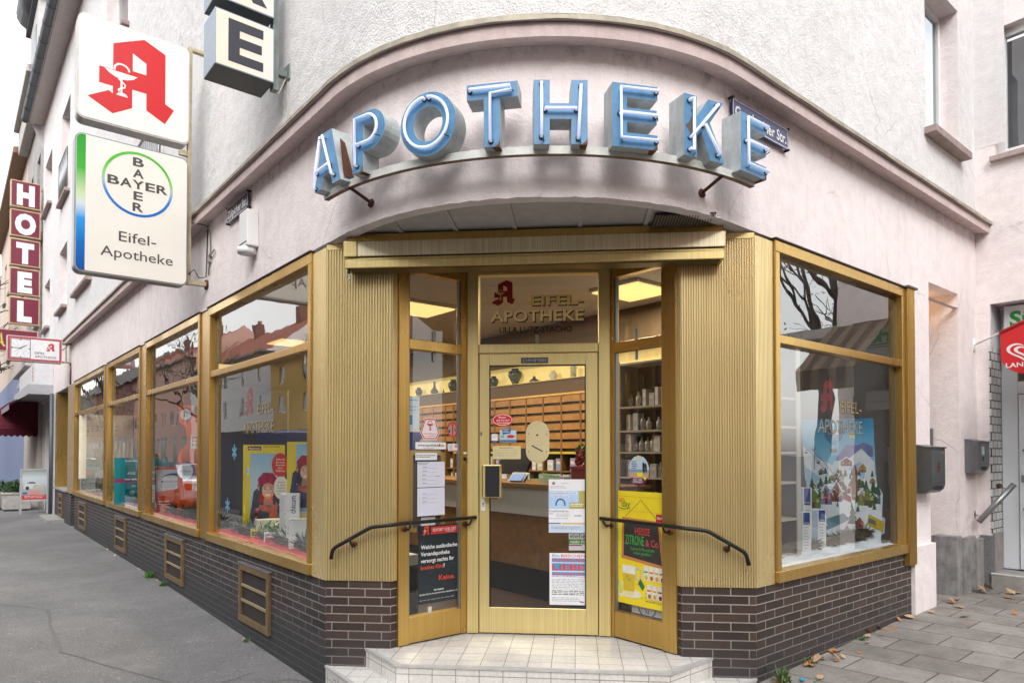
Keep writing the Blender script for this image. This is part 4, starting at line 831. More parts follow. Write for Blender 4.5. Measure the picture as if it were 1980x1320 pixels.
for i, (z1, z0, lab, sd) in enumerate(((1.687, 1.492, 'white duty rota sheet, upper of the pair on the left glass', 1), (1.486, 1.272, 'white duty rota sheet, lower of the pair on the left glass', 2))):
    def f(mb, y):
        r = random.Random(sd)
        if i == 0: mb.lines(.19, .29, z1 - .014, 2, .009, .005, PRINT, y, 1)
        for k in range(5 - i * 2):
            zz = z1 - .045 - k * .03; mb.lines(.226, .27, zz, 1, .01, .005, PRINT, y, k + 3 * sd); mb.lines(.226, .38, zz - .009, 1, .01, .0035, GREYP, y, k + 9); mb.ring(.205, zz - .004, .009, .006, .001, y, GREYP)
        if i == 0: mb.lines(.34, .385, z1 - .116, 1, .01, .006, P((.4, .1, .1), .6), y, 3, 0)
    dsheet('rota_sheet', lab, 'notice', .183, .432, z0, z1, P((.62, .62, .72), .7, var=.03), f, SL, ys, 'duty rota sheets')
def f(mb, y):
    W_ = WHT; rd = P((.62, .06, .02), .5); logo_a(mb, .225, 1.122, .075, y, rd, W_)
    mb.rect(.305, .56, 1.128, 1.185, y, P((.60, .03, .02), .5)); mb.text('SOFORT VOR ORT', .432, 1.16, .024, W_, y - .0006, .014, w=.22); mb.lines(.44, .545, 1.138, 1, .01, .005, W_, y - .0006, 2)
    for j, (s_, w) in enumerate((('Welche ausländische', .335), ('Versandapotheke', .265), ('versorgt nachts Ihr', .305))): mb.text(s_, .215, 1.035 - j * .052, .031, W_, y, .014, w=w, al='L')
    mb.text('krankes Kind', .215, .88, .031, rd, y, .014, w=.205, al='L'); mb.text('?', .423, .88, .031, W_, y, .014, al='L'); mb.text('Keine.', .53, .79, .040, rd, y, .018, w=.15, al='R')
    mb.text('Fair bleiben!', .38, .70, .014, W_, y, .012, w=.09); mb.text('Bestellen Sie Ihre Arzneimittel in Ihrer Apotheke vor Ort.', .385, .675, .013, W_, y, .006, w=.36); mb.lines(.205, .555, .628, 1, .01, .005, GREYP, y, 7)
dsheet('campaign_poster', 'dark poster with white and red lines of text on the left glass', 'poster', .192, .572, .60, 1.198, P((.018, .026, .032), .25), f, SL, ys)
def f(mb, y): mb.lines(.11, .19, 2.15, 1, .02, .012, P((.12, .28, .5), .5), y, 1, 0); mb.lines(.11, .18, 2.10, 2, .025, .012, P((.2, .4, .65), .5), y, 2, 0); mb.rect(.105, .145, 1.97, 2.04, y, P((.03, .25, .42), .5)); mb.rect(.105, .125, 1.985, 2.025, y - .0005, P((.3, .6, .75), .5))
dsheet('hanging_card', 'pale blue hanging card at the left edge of the left glass', 'card', .095, .208, 1.915, 2.185, P((.58, .66, .70), .6), f, SL, .03)
dsheet('blue_card', 'plain dark blue card behind the hexagon sticker', 'card', .095, .23, 1.775, 1.912, P((.02, .03, .14), .6), lambda mb, y: None, SL, .034)
mb = MB()
for a in ((.10, .15, 1.16, 1.775), (.40, .44, 1.16, 1.76), (.15, .40, 1.735, 1.775), (.15, .40, 1.15, 1.185)): mb.box(a[0], a[1], .026, .05, a[2], a[3], GOLD)
mb.box(.15, .40, .045, .05, 1.185, 1.735, P((.09, .07, .05), .7)); mb.rect(.23, .36, 1.19, 1.26, .04, PAPER); solo('notice_frame', 'gold frame of the notice case behind the duty rota sheets', 'frame', mb, SL, (.27, .04, 1.16))
mb = MB(); mb.box(.28, .31, .012, .022, .525, .575, P((.6, .62, .5), .5)); solo('poster_clip', 'pale clip at the foot of the dark campaign poster', 'clip', mb, SL, (.295, .015, .53))
# right angled panel: yellow poster
def f(mb, y):
    k = P((.03, .03, .028), .6); o_ = P((.50, .20, .06), .6); rd = P((.62, .06, .05), .5); gr = P((.06, .38, .06), .5)
    for z in (1.42, 1.31, 1.09, .97, .87, .76, .66): mb.rect(.065, .53, z, z + .003, y, P((.55, .42, .02), .6))
    mb.text('apo', .11, 1.40, .045, rd, y - .0003, .004, w=.055); mb.text('day', .15, 1.365, .05, P((.03, .16, .04), .5), y - .0004, .006, w=.085, shear=.15); mb.stroke(arc_pts(.135, 1.345, .06, 200, 350, 10, .02), .006, y - .0004, P((.03, .2, .04), .5))
    mb.stroke([(.15, 1.27), (.30, 1.40), (.44, 1.27)], .004, y - .0005, P((.12, .08, .04), .6)); mb.poly([(.115, 1.262), (.475, 1.25), (.515, .905), (.105, .945)], y - .0006, o_); mb.poly([(.135, 1.235), (.46, 1.225), (.492, .93), (.128, .968)], y - .001, k)
    mb.text('HEISSE', .315, 1.165, .055, rd, y - .0014, .008, w=.145); mb.text('ZITRONE', .145, 1.095, .075, gr, y - .0014, .008, w=.185, al='L'); mb.text('& Co.', .345, 1.085, .055, rd, y - .0014, .008, w=.125, al='L'); mb.text('Vitamine & Mineralstoffe', .31, 1.03, .024, gr, y - .0014, .0, w=.235); mb.text('lecker genießen !', .315, 1.0, .024, gr, y - .0014, .0, w=.17)
    g = P((.74, .66, .30), .4); mb.ell(.19, .685, .115, .035, y - .0006, P((.72, .68, .56), .5)); mb.poly([(.115, .895), (.245, .895), (.232, .70), (.215, .67), (.145, .67), (.128, .70)], y - .001, g); mb.rect(.117, .243, .835, .895, y - .0014, P((.75, .73, .66), .5)); mb.poly([(.12, .83), (.24, .83), (.232, .70), (.128, .70)], y - .0014, P((.60, .43, .03), .4)); mb.ring(.27, .84, .032, .05, .012, y - .0012, P((.5, .48, .4), .4)); mb.text('apo', .165, .815, .02, rd, y - .0018, .008, w=.03); mb.text('day', .185, .79, .02, gr, y - .0018, .008, w=.04)
    mb.ell(.105, .705, .045, .062, y - .0007, P((.72, .70, .40), .5)); mb.ell(.095, .715, .032, .046, y - .0011, P((.65, .58, .12), .5)); mb.poly([(.27, .77), (.315, .72), (.335, .755), (.295, .81)], y - .0016, P((.02, .16, .06), .5))
    for a in range(4):
        for b in range(2):
            x = .345 + a * .05 + b * .03; z = .86 - b * .135
            if x < .51: mb.poly([(x - .022, z - .055), (x + .022, z - .055), (x + .02, z + .05), (x - .02, z + .05)], y - .0009, P((.66, .66, .62), .5)); mb.rect(x - .018, x + .018, z + .0, z + .012, y - .0013, (gr, rd, P((.6, .3, .02), .5), P((.3, .02, .12), .5))[(a + b) % 4]); mb.ell(x + .004, z - .035, .015, .017, y - .0013, (P((.55, .45, .03), .5), P((.4, .1, .02), .5), P((.55, .3, .03), .5), P((.22, .01, .03), .5))[(a + b) % 4])
    mb.lines(.34, .52, .70, 3, .028, .012, P((.25, .3, .05), .5), y - .0005, 3, .2)
dsheet('yellow_poster', 'bright yellow hot lemon drink poster on the right glass', 'poster', .065, .532, .60, 1.462, YEL, f, SR, .018)
def f(mb, y): mb.text('Die Nr. 1* in', .452, 1.276, .022, WHT, y, .012, w=.10, al='L') ; mb.text('der Apotheke', .452, 1.238, .022, WHT, y, .012, w=.075, al='L')
dsheet('red_label', 'red label with white print on the right edge of the yellow poster', 'label', .442, .53, 1.215, 1.302, P((.50, .01, .025), .4), f, SR, .0155)
mb = MB(); cx, cz = .28, 1.62; e = [(cx + .10 * math.cos(2 * math.pi * k / 40), cz + .115 * math.sin(2 * math.pi * k / 40)) for k in range(40)]; yy = .017
def band(z0, z1, m, y): 
    pts = [p for p in e if z0 <= p[1] <= z1]
    def xa(z): return .10 * math.sqrt(max(0, 1 - ((z - cz) / .115) ** 2))
    pl = [(cx + xa(z), z) for z in [z0 + (z1 - z0) * i / 10 for i in range(11)]] + [(cx - xa(z), z) for z in [z1 - (z1 - z0) * i / 10 for i in range(11)]]
    mb.poly(pl, y, m)
band(cz - .1149, cz - .055, P((.12, .015, .06), .5), yy); band(cz - .055, cz - .012, P((.46, .33, .22), .5), yy); band(cz - .012, cz + .01, P((.2, .3, .4), .5), yy); band(cz + .01, cz + .1149, P((.45, .58, .68), .5), yy)
mb.rect(cx - .015, cx + .04, cz - .045, cz - .012, yy - .0006, YEL); mb.lines(cx - .07, cx - .01, cz + .065, 4, .017, .009, PRINT, yy - .0006, 2, .3)
mb.poly([(cx + .035, cz + .055), (cx + .045, cz + .07), (cx + .055, cz + .05), (cx + .06, cz + .0), (cx + .055, cz - .025), (cx + .05, cz), (cx + .045, cz - .025), (cx + .038, cz)], yy - .0006, BLACK)
mb.poly([(cx + .055, cz + .05), (cx + .068, cz + .06), (cx + .078, cz + .03), (cx + .075, cz - .02), (cx + .066, cz - .005)], yy - .0006, BLACK); mb.text('JETZT 1 EURO', cx - .01, cz - .067, .014, WHT, yy - .0006, .012, w=.085); mb.text('SOFORTRABATT', cx - .01, cz - .085, .014, WHT, yy - .0006, .012, w=.095); mb.ell(cx + .06, cz - .055, .013, .013, yy - .0008, YEL); mb.rect(cx - .03, cx + .03, cz + .095, cz + .106, yy - .0006, YEL)
solo('oval_beach_sticker', 'oval sticker with two figures on a beach on the right glass', 'sticker', mb, SR, (cx, yy, cz))
mb = MB(); mb.box(.18, .51, .05, .10, .535, .62, P((.55, .55, .52), .5)); mb.ring(.33, .60, .09, .085, .012, .0485, P((.03, .10, .3), .5)); mb.text('N', .33, .56, .035, P((.03, .10, .3), .5), .048, .02); mb.text('SPAR', .33, .607, .035, P((.03, .10, .3), .5), .048, .012, w=.12); solo('display_carton', 'pale carton with a blue ring print standing below the yellow poster', 'carton', mb, SR, (.34, .07, .535))
# lettering on the shop windows
def win_text(fr, x0, x1, z, lab):
    mb = MB(); w = x1 - x0; y = .031
    logo_a(mb, x0 + .02, z + .10, .28, y, kwr, kwr, False)
    mb.text('EIFEL-', x0 + w * .48, z + .165, .10, kgw, y - .001, .002, w=w * .5, al='L'); mb.text('EIFEL-', x0 + w * .48 + .012, z + .158, .10, kwb, y, .004, w=w * .5, al='L')
    mb.text('APOTHEKE', x0, z, .115, kgw, y - .001, .002, w=w, al='L'); mb.text('APOTHEKE', x0 + .012, z - .009, .115, kwb, y, .004, w=w, al='L')
    solo('glass_lettering', lab, 'lettering', mb, fr, (x0, y, z))
win_text(LF, -1.95, -1.15, 1.995, 'gold pharmacy lettering on the glass of the nearest left window'); win_text(RF, .98, 1.77, 1.975, 'gold pharmacy lettering on the glass of the right window')
# wire pegs at the window transoms
for fr, x, lab in ((CF, -.01, 'small grey clip on the transom bar above the door'), (SL, .33, 'small grey clip on the bar of the left angled panel'), (SR, .27, 'small grey clip on the bar of the right angled panel'), (LF, -.42, 'small grey clip on the bar of the nearest left window')):
    mb = MB(); z = 2.62; yy = .50 if fr is CF else .012; mb.box(x - .012, x + .012, yy - .006, yy, z, z + .075, P((.30, .33, .31), .5)); 
    if fr is not CF: mb.box(x - .012, x + .012, yy - .006, yy, z - .16, z - .085, P((.30, .33, .31), .5))
    solo('display_clip', lab, 'clip', mb, fr, (x, yy, z))
# ================================================================== inside the shop
NI = LF
cab_t = Thing('drawer_cabinet', 'long wooden drawer wall cabinet with a lit vase alcove behind the counter', 'cabinet', LF, (-2.5, 3.9, .32))
mb = MB(); yF = 3.87
mb.box(-9.0, 1.1, yF + .30, yF + .33, .32, 3.42, WOODD); mb.box(-9.0, 1.1, yF, yF + .3, 2.49, 2.515, P((.55, .30, .07), .35, 0, .25)); mb.box(-9.0, 1.1, yF + .02, yF + .3, 2.515, 2.69, P((.10, .055, .025), .5)); mb.box(-9.0, 1.1, yF - .05, yF + .3, .32, .42, WOODD)
for i in range(15): x = -3.95 + i * .345; mb.box(x - .012, x + .012, yF, yF + .3, .42, 2.49, WOOD)
for i in range(16): x = -9.0 + i * .345; mb.box(x - .012, x + .012, yF, yF + .3, .42, 2.49, WOOD)
for z in (1.28, 1.50, .9): mb.box(-9, 1.1, yF + .01, yF + .3, z, z + .02, WOOD)
cab_t.part('carcass', mb)
mb = MB(); mb.box(-9, 1.1, yF + .26, yF + .27, 2.69, 2.98, P((.80, .62, .24), .8, 0, .55)); mb.box(-9, 1.1, yF, yF + .3, 2.69, 2.70, P((.6, .45, .2), .6)); mb.box(-9, 1.1, yF + .0, yF + .3, 2.98, 3.42, P((.12, .075, .035), .6)); cab_t.part('lit_alcove', mb)
for i in range(14):
    for j in range(6):
        x0 = -3.95 + i * .345 + .014; z1 = 2.478 - j * .118; mb = MB(); mb.box(x0, x0 + .317, yF + .005, yF + .05, z1 - .082, z1, WOODL); mb.box(x0, x0 + .317, yF + .03, yF + .06, z1 - .113, z1 - .084, BLACK); cab_t.part('drawer', mb)
mb = MB()
for i in range(15):
    for j in range(6): x0 = -9 + i * .345 + .014; z1 = 2.478 - j * .118; mb.box(x0, x0 + .317, yF + .005, yF + .05, z1 - .082, z1, WOODL); mb.box(x0, x0 + .317, yF + .03, yF + .06, z1 - .113, z1 - .084, BLACK)
for i in range(14): x0 = -3.95 + i * .345 + .014; mb.box(x0, x0 + .317, yF + .004, yF + .02, 1.735, 1.765, P((.55, .42, .04), .6))
cab_t.part('drawer_front', mb)
JB = P((.10, .12, .12), .25, var=.75, vs=28); JW = P((.6, .58, .5), .3, var=.05)
def vase(x, prof, m, lab, handle=None, s=1.0):
    t = MB(); t.lathe((x, yF + .15, 2.701), [(r * s, z * s) for r, z in prof], m, 16)
    if handle: t.tube([(x + handle * .06 * s, yF + .15, 2.73 + .03 * s), (x + handle * .11 * s, yF + .15, 2.70 + .10 * s), (x + handle * .05 * s, yF + .15, 2.70 + .15 * s)], .007, m, 6)
    solo('vase', lab, 'vase', t, LF, (x, yF + .15, 2.701), 'old pharmacy jars in the lit alcove')
bulb = [(.035, 0), (.04, .01), (.075, .09), (.07, .13), (.035, .16), (.04, .18)]; bott = [(.04, 0), (.065, .04), (.065, .07), (.03, .105), (.018, .14), (.018, .2), (.025, .215)]
vase(-5.19, bulb, JB, 'small dark jug with a handle at the far left of the alcove', 1, .85); vase(-4.71, bott, JB, 'long necked bottle vase in the left part of the alcove', None, 1.0); vase(-4.44, bott, JB, 'tiny figure vase between the bottle vase and the ewer', None, .35)
vase(-4.16, bulb, JB, 'dark ewer with spout and handle in the alcove', 1, 1.15); vase(-3.12, bulb, JB, 'bulbous blue and white jar at the left of the door glass', None, .95); vase(-2.63, [(.045, 0), (.04, .02), (.095, .13), (.09, .18), (.045, .205), (.05, .225)], JB, 'largest patterned jar, behind the top of the door', None, 1.05)
vase(-2.22, [(.06, 0), (.07, .03), (.05, .05), (.02, .07), (.02, .09), (.005, .10)], JB, 'flat lidded dish in the middle of the alcove'); vase(-1.84, bulb, JW, 'plain white jar in the alcove', None, .75); vase(-1.46, [(.04, 0), (.04, .13), (.05, .14), (.045, .16), (.01, .18)], P((.45, .5, .42), .3, var=.4, vs=30), 'white apothecary jar with a green lid', None, .95); vase(-.56, bulb, JB, 'squat dark jar seen through the right glass panel', None, .6); vase(-.44, bulb, JB, 'smallest dark jar seen through the right glass panel', None, .4)
# counter with terminals
t = Thing('sales_counter', 'white fronted sales counter with wooden base behind the door', 'counter', LF, (-.6, 2.3, .32))
mb = MB(); mb.box(-3.2, .65, 2.25, 2.85, 1.14, 1.42, P((.50, .49, .46), .5)); mb.box(-3.2, .65, 2.27, 2.85, .62, 1.14, WOOD); mb.box(-3.2, .65, 2.33, 2.8, .32, .62, BLACK); mb.box(-3.25, .7, 2.2, 2.9, 1.42, 1.45, WOOD); mb.box(-.95, -.8, 2.244, 2.25, 1.27, 1.39, P((.4, .03, .04), .5)); t.part('counter_body', mb)
def flat(fr, x, yy, z, w, h, rot, tilt=0): return fr.sub(x, yy, rot, z)
t = Thing('till_screen', 'black till monitor turned away on the counter', 'monitor', LF, (-.95, 2.6, 1.45)); mb = MB(); mb.add([(-1.15, 2.5, 1.52), (-.78, 2.62, 1.52), (-.72, 2.7, 1.80), (-1.09, 2.58, 1.80)], [(0, 1, 2, 3)], BLACK); mb.add([(-1.15, 2.53, 1.52), (-.78, 2.65, 1.52), (-.72, 2.73, 1.80), (-1.09, 2.61, 1.80)], [(3, 2, 1, 0)], BLACK); mb.box(-.99, -.93, 2.6, 2.66, 1.45, 1.6, DARK); t.part('screen', mb)
t = Thing('card_terminal', 'small tilted tablet with a blue lit screen on the counter', 'tablet', LF, (-.6, 2.35, 1.45)); mb = MB(); mb.add([(-.70, 2.3, 1.455), (-.50, 2.34, 1.455), (-.50, 2.42, 1.55), (-.70, 2.38, 1.55)], [(0, 1, 2, 3)], BLACK); mb.add([(-.68, 2.302, 1.468), (-.52, 2.334, 1.468), (-.52, 2.404, 1.540), (-.68, 2.372, 1.540)], [(0, 1, 2, 3)], P((.02, .10, .30), .6, 0, .5)); mb.add([(-.70, 2.33, 1.452), (-.50, 2.37, 1.452), (-.50, 2.44, 1.55), (-.70, 2.40, 1.55)], [(3, 2, 1, 0)], DARK); t.part('screen', mb)
# red sale display with green top seen at the right of the door
mb = MB(); r = random.Random(4); RD = P((.26, .01, .015), .6, var=.4, vs=30); GRL = P((.05, .25, .04), .6)
mb.box(.14, .36, 2.4, 2.58, 1.45, 1.62, P((.16, .008, .012), .6)); mb.box(.12, .38, 2.395, 2.6, 1.60, 1.625, RD)
for k in range(240):
    d = Vector((r.gauss(0, 1), r.gauss(0, 1), r.gauss(0, 1))).normalized() * r.uniform(.5, 1.0); c = Vector((.25 + d.x * .12, 2.48 + d.y * .1, 1.72 + d.z * .12)); a = Vector((r.gauss(0, 1), r.gauss(0, 1), r.gauss(0, 1))).normalized() * .018; b = a.orthogonal().normalized() * .014
    mb.add([c - a, c + b, c + a, c - b], [(0, 1, 2, 3)], RD if c.z < 1.79 else GRL)
solo('gift_display', 'red flower basket with green top on the counter', 'display', mb, LF, (.25, 2.45, 1.45))
# product boxes: in the cabinet's open shelves
PB = [MB() for _ in range(7)]; pcol = [(.62, .60, .57), (.40, .12, .10), (.30, .45, .32), (.58, .52, .32), (.25, .30, .46), (.66, .64, .6), (.55, .53, .54)]
for b, c in zip(PB, pcol): b.box(-.05, .05, -.04, .04, 0, .13, P(c, .5)); b.rect(-.04, .04, .07, .1, -.0408, P(tuple(min(.7, v * 1.5 + .1) for v in c[::-1]), .5)); b.lines(-.035, .035, .05, 2, .014, .006, GREYP, -.041, 3)
protos = []
for i, b in enumerate(PB):
    o = mk('medicine_box', b); o['category'] = 'medicine box'; o['group'] = 'cartons on the shop shelves'; o['label'] = 'small medicine carton on the dark shelves behind the counter'; protos.append(o)
used = [False] * 7; r = random.Random(9)
def put_box(fr, x, yy, z, sx=1, sz=1, lab=None):
    i = r.randrange(7)
    if not used[i]: o = protos[i]; used[i] = True
    else: o = protos[i].copy(); COL.objects.link(o)
    o.location = fr.w(x, yy, z); o.rotation_euler = (0, 0, fr.r + r.uniform(-.15, .15)); o.scale = (sx, 1, sz)
    if lab: o['label'] = lab
for z in (.92, 1.30, 1.52):
    x = -4.0
    while x < 1.0:
        if r.random() < .95: put_box(LF, x, yF + .06, z, r.uniform(.7, 1.4), r.uniform(.7, 1.4))
        x += r.uniform(.11, .19)
for i in range(11): put_box(LF, -3.0 + i * .12 if i < 4 else -.72 + i * .075, 2.5 if i % 2 else 2.7, 1.451, .7, .5 + .1 * (i % 3), 'low medicine carton lying on the sales counter')
# open shelf unit right of the counter
t = Thing('shelf_unit', 'pale grey open shelf unit full of skin care packs behind the right glass', 'shelf', LF, (1.2, 3.3, .32)); SHM = P((.42, .38, .33), .7)
mb = MB(); mb.box(.19, .225, 3.0, 3.3, .32, 2.66, SHM); mb.box(1.93, 1.94, 3.24, 3.3, .32, 2.66, SHM); mb.box(.225, 1.93, 3.28, 3.3, .32, 2.66, P((.13, .085, .065), .7)); t.part('side_panel', mb)
for z in (.9, 1.2, 1.50, 1.745, 1.955, 2.19, 2.62): mb = MB(); mb.box(.225, 1.93, 3.0, 3.28, z, z + .018, SHM); t.part('shelf_board', mb)
def bottle_mb(h, rr, col, cap):
    mb = MB(); mb.lathe((0, 0, 0), [(rr, 0), (rr, h * .62), (rr * .5, h * .75), (rr * .35, h * .78), (rr * .35, h)], P(col, .35), 12); mb.rect(-rr * .7, rr * .7, h * .2, h * .5, -rr - .001, P((.5, .5, .52), .5)); return mb
bp_ = mk('cosmetic_bottle', bottle_mb(.17, .026, (.6, .6, .58), 0)); bp_['category'] = 'bottle'; bp_['group'] = 'bottles on the skin care shelves'; bp_['label'] = 'pale pump bottle on the grey skin care shelf unit'; first = True
for z in (1.22, 1.52, 1.765, 1.975, 2.21):
    x = .30
    while x < 1.86:
        if r.random() < .35:
            o = bp_ if first else bp_.copy()
            if not first: COL.objects.link(o)
            first = False; o.location = LF.w(x, 3.08, z); o.scale = (1, 1, r.uniform(.7, 1.0)); x += r.uniform(.06, .1)
        elif r.random() < .8: put_box(LF, x, 3.08, z, r.uniform(.4, .8), r.uniform(.9, 1.35), 'white skin care carton on the grey shelf unit'); x += r.uniform(.055, .09)
        else: x += .04
# ceiling lights
def ceil_light(x, yy, lab):
    t = Thing('ceiling_light', lab, 'ceiling light', CF, (x, yy, 3.40)); h = .315
    fr = Fr(x, yy, R(45)); mb = MB(); mb.box(-h, h, -h, h, 3.385, 3.416, P((.5, .48, .42), .6)); mb.v = [tuple(fr.w(v[0], v[1], v[2])) for v in mb.v]; t.part('housing', mb)
    mb = MB(); h2 = .295; mb.box(-h2, h2, -h2, h2, 3.372, 3.384, P((1.0, .72, .27), .5, 0, 1.15, var=.05)); mb.v = [tuple(fr.w(v[0], v[1], v[2])) for v in mb.v]; t.part('diffuser', mb)
    ld = bpy.data.lights.new('panel_light', 'AREA'); ld.energy = 55 if x > .5 else 125; ld.color = (1, .88, .68); ld.size = .55; o = bpy.data.objects.new('panel_light', ld); COL.objects.link(o); o.location = (x, yy, 3.365); o.rotation_euler = (0, 0, R(45))
for x, yy, lab in ((-1.49, 2.72, 'lit square ceiling panel seen through the left angled glass'), (.88, 2.06, 'lit square ceiling panel seen through the right angled glass'), (-.33, 5.1, 'lit square ceiling panel seen above the door'), (-2.1, 6.9, 'lit square ceiling panel deepest in the shop'), (-3.9, 4.9, 'lit square ceiling panel seen through the nearest left window'), (-6.4, 7.4, 'lit square ceiling panel far down the left side of the shop')):
    ceil_light(x, yy, lab)

# ================================================================== window displays
RC = P((.52, .03, .045), .85, var=.2, bmp=.004, bs=30); SNOW = P((.72, .76, .82), .9, var=.08, bmp=.01, bs=12)
def cloth(fr, x0, x1, y0, y1, z, m, name, lab, amp=.012, n=60):
    mb = MB(); rr = random.Random(2); k = 8; vs = []
    for j in range(k + 1):
        for i in range(n + 1):
            x = x0 + (x1 - x0) * i / n; y = y0 + (y1 - y0) * j / k; vs.append((x, y, z + amp * (math.sin(x * 31 + j) * .5 + math.sin(x * 13.3 + j * 1.7) * .7 + rr.uniform(-.3, .3)) + (.02 if 0 < j < k else 0)))
    mb.add(vs, [(j * (n + 1) + i, j * (n + 1) + i + 1, (j + 1) * (n + 1) + i + 1, (j + 1) * (n + 1) + i) for j in range(k) for i in range(n)], m, True)
    solo(name, lab, 'cloth', mb, fr, ((x0 + x1) / 2, y0, z))
cloth(LF, -2.86, -.30, .05, .22, .905, RC, 'display_cloth', 'red crumpled cloth along the sill of the nearest left window'); cloth(LF, -5.88, -3.32, .05, .22, .905, RC, 'display_cloth', 'red crumpled cloth behind the second left window'); cloth(LF, -8.86, -6.38, .05, .2, .905, P((.45, .28, .42), .9), 'display_cloth', 'mauve cloth behind the third left window'); cloth(LF, -12.9, -9.27, .05, .2, .905, P((.50, .25, .2), .9), 'display_cloth', 'dull orange cloth behind the farthest left window')
cloth(RF, .30, 2.50, .05, .40, .885, SNOW, 'display_cloth', 'white snow blanket along the sill of the right window', .016)
def garland(fr, path, rad, n, cols, lab, seed, berries=True):
    mb = MB(); rr = random.Random(seed); pts = [Vector(p) for p in path]; ms = [P(c, .7) for c in cols]
    mb.tube(pts, rad * .35, ms[0], 6)
    for k in range(n):
        u = rr.random() * (len(pts) - 1); i = int(u); c = pts[i].lerp(pts[min(i + 1, len(pts) - 1)], u - i); d = Vector((rr.gauss(0, 1), rr.gauss(0, 1), rr.gauss(0, .8))).normalized(); L = rad * rr.uniform(.8, 1.7); w = d.orthogonal().normalized() * rr.uniform(.004, .010)
        a = c + d * rad * .15; b = c + d * L; b.z = max(b.z, .90); mb.add([a - w, a + w, b + w * .4, b - w * .4], [(0, 1, 2, 3)], rr.choice(ms))
    solo('garland', lab, 'garland', mb, fr, tuple(path[0]))
G1 = [(.08, .15, .14), (.16, .24, .25), (.26, .34, .36), (.05, .09, .07)]
garland(LF, [(-2.75, .28, .93), (-2.2, .24, .935), (-1.6, .25, .94), (-1.0, .24, .935), (-.4, .25, .93)], .095, 3400, G1, 'frosted fir garland in the nearest left window', 1)
garland(LF, [(-5.7, .3, .93), (-5.0, .28, .94), (-4.2, .27, .94), (-3.4, .28, .93)], .11, 2000, [(.03, .06, .03), (.05, .09, .05), (.02, .035, .02)], 'dark fir garland in the second left window', 2)
garland(LF, [(-8.7, .3, .93), (-7.6, .28, .94), (-6.5, .27, .93)], .08, 900, [(.03, .06, .03), (.06, .1, .06)], 'dark fir garland in the third left window', 3)
garland(RF, [(.32, .36, .92), (.9, .40, .935), (1.5, .38, .94), (2.1, .37, .95), (2.5, .30, 1.0)], .06, 3000, [(.03, .07, .03), (.06, .10, .04), (.15, .05, .03), (.10, .07, .04)], 'green garland with red berries along the snow in the right window', 4)
cone = MB(); rr = random.Random(3)
for i in range(90):
    u = i / 90; a = i * 2.4; rad = .032 * math.sin(math.pi * (.12 + .85 * u)); z = .07 * u; d = Vector((math.cos(a), math.sin(a), .25)); w = Vector((-math.sin(a), math.cos(a), 0)) * .009; c = Vector((0, 0, z)); b = c + d * (rad + .008); cone.add([c + w * .5, c - w * .5, b - w, b + Vector((0, 0, .006)), b + w], [(0, 1, 2, 3, 4)], P((.07, .04, .025), .7, var=.4, vs=60))
pc = mk('pine_cone', cone); pc['category'] = 'pine cone'; pc['group'] = 'cones in the window garland'
for i, (x, yy, lab) in enumerate(((-2.30, .17, 'pine cone below the wine red bottles'), (-1.35, .16, 'pine cone in the middle of the frosted garland'), (-.95, .14, 'pine cone in front of the tall white carton'))):
    o = pc if i == 0 else pc.copy()
    if i: COL.objects.link(o)
    o.location = LF.w(x, yy, .955); o.rotation_euler = (1.2, .4 * i, LF.r + i); o['label'] = lab
def face_fr(fr, s, yy, deg, z=.885): p = fr.w(s, yy); return Fr(p.x, p.y, R(deg), z)
SK = P((.50, .28, .19), .6, var=.15, vs=14); BER = P((.30, .015, .03), .7, var=.35, vs=22); SCF = P((.42, .11, .045), .7, var=.45, vs=30); JK = P((.035, .05, .08), .5, var=.7, vs=16); HR = P((.06, .03, .018), .6, var=.6, vs=26)
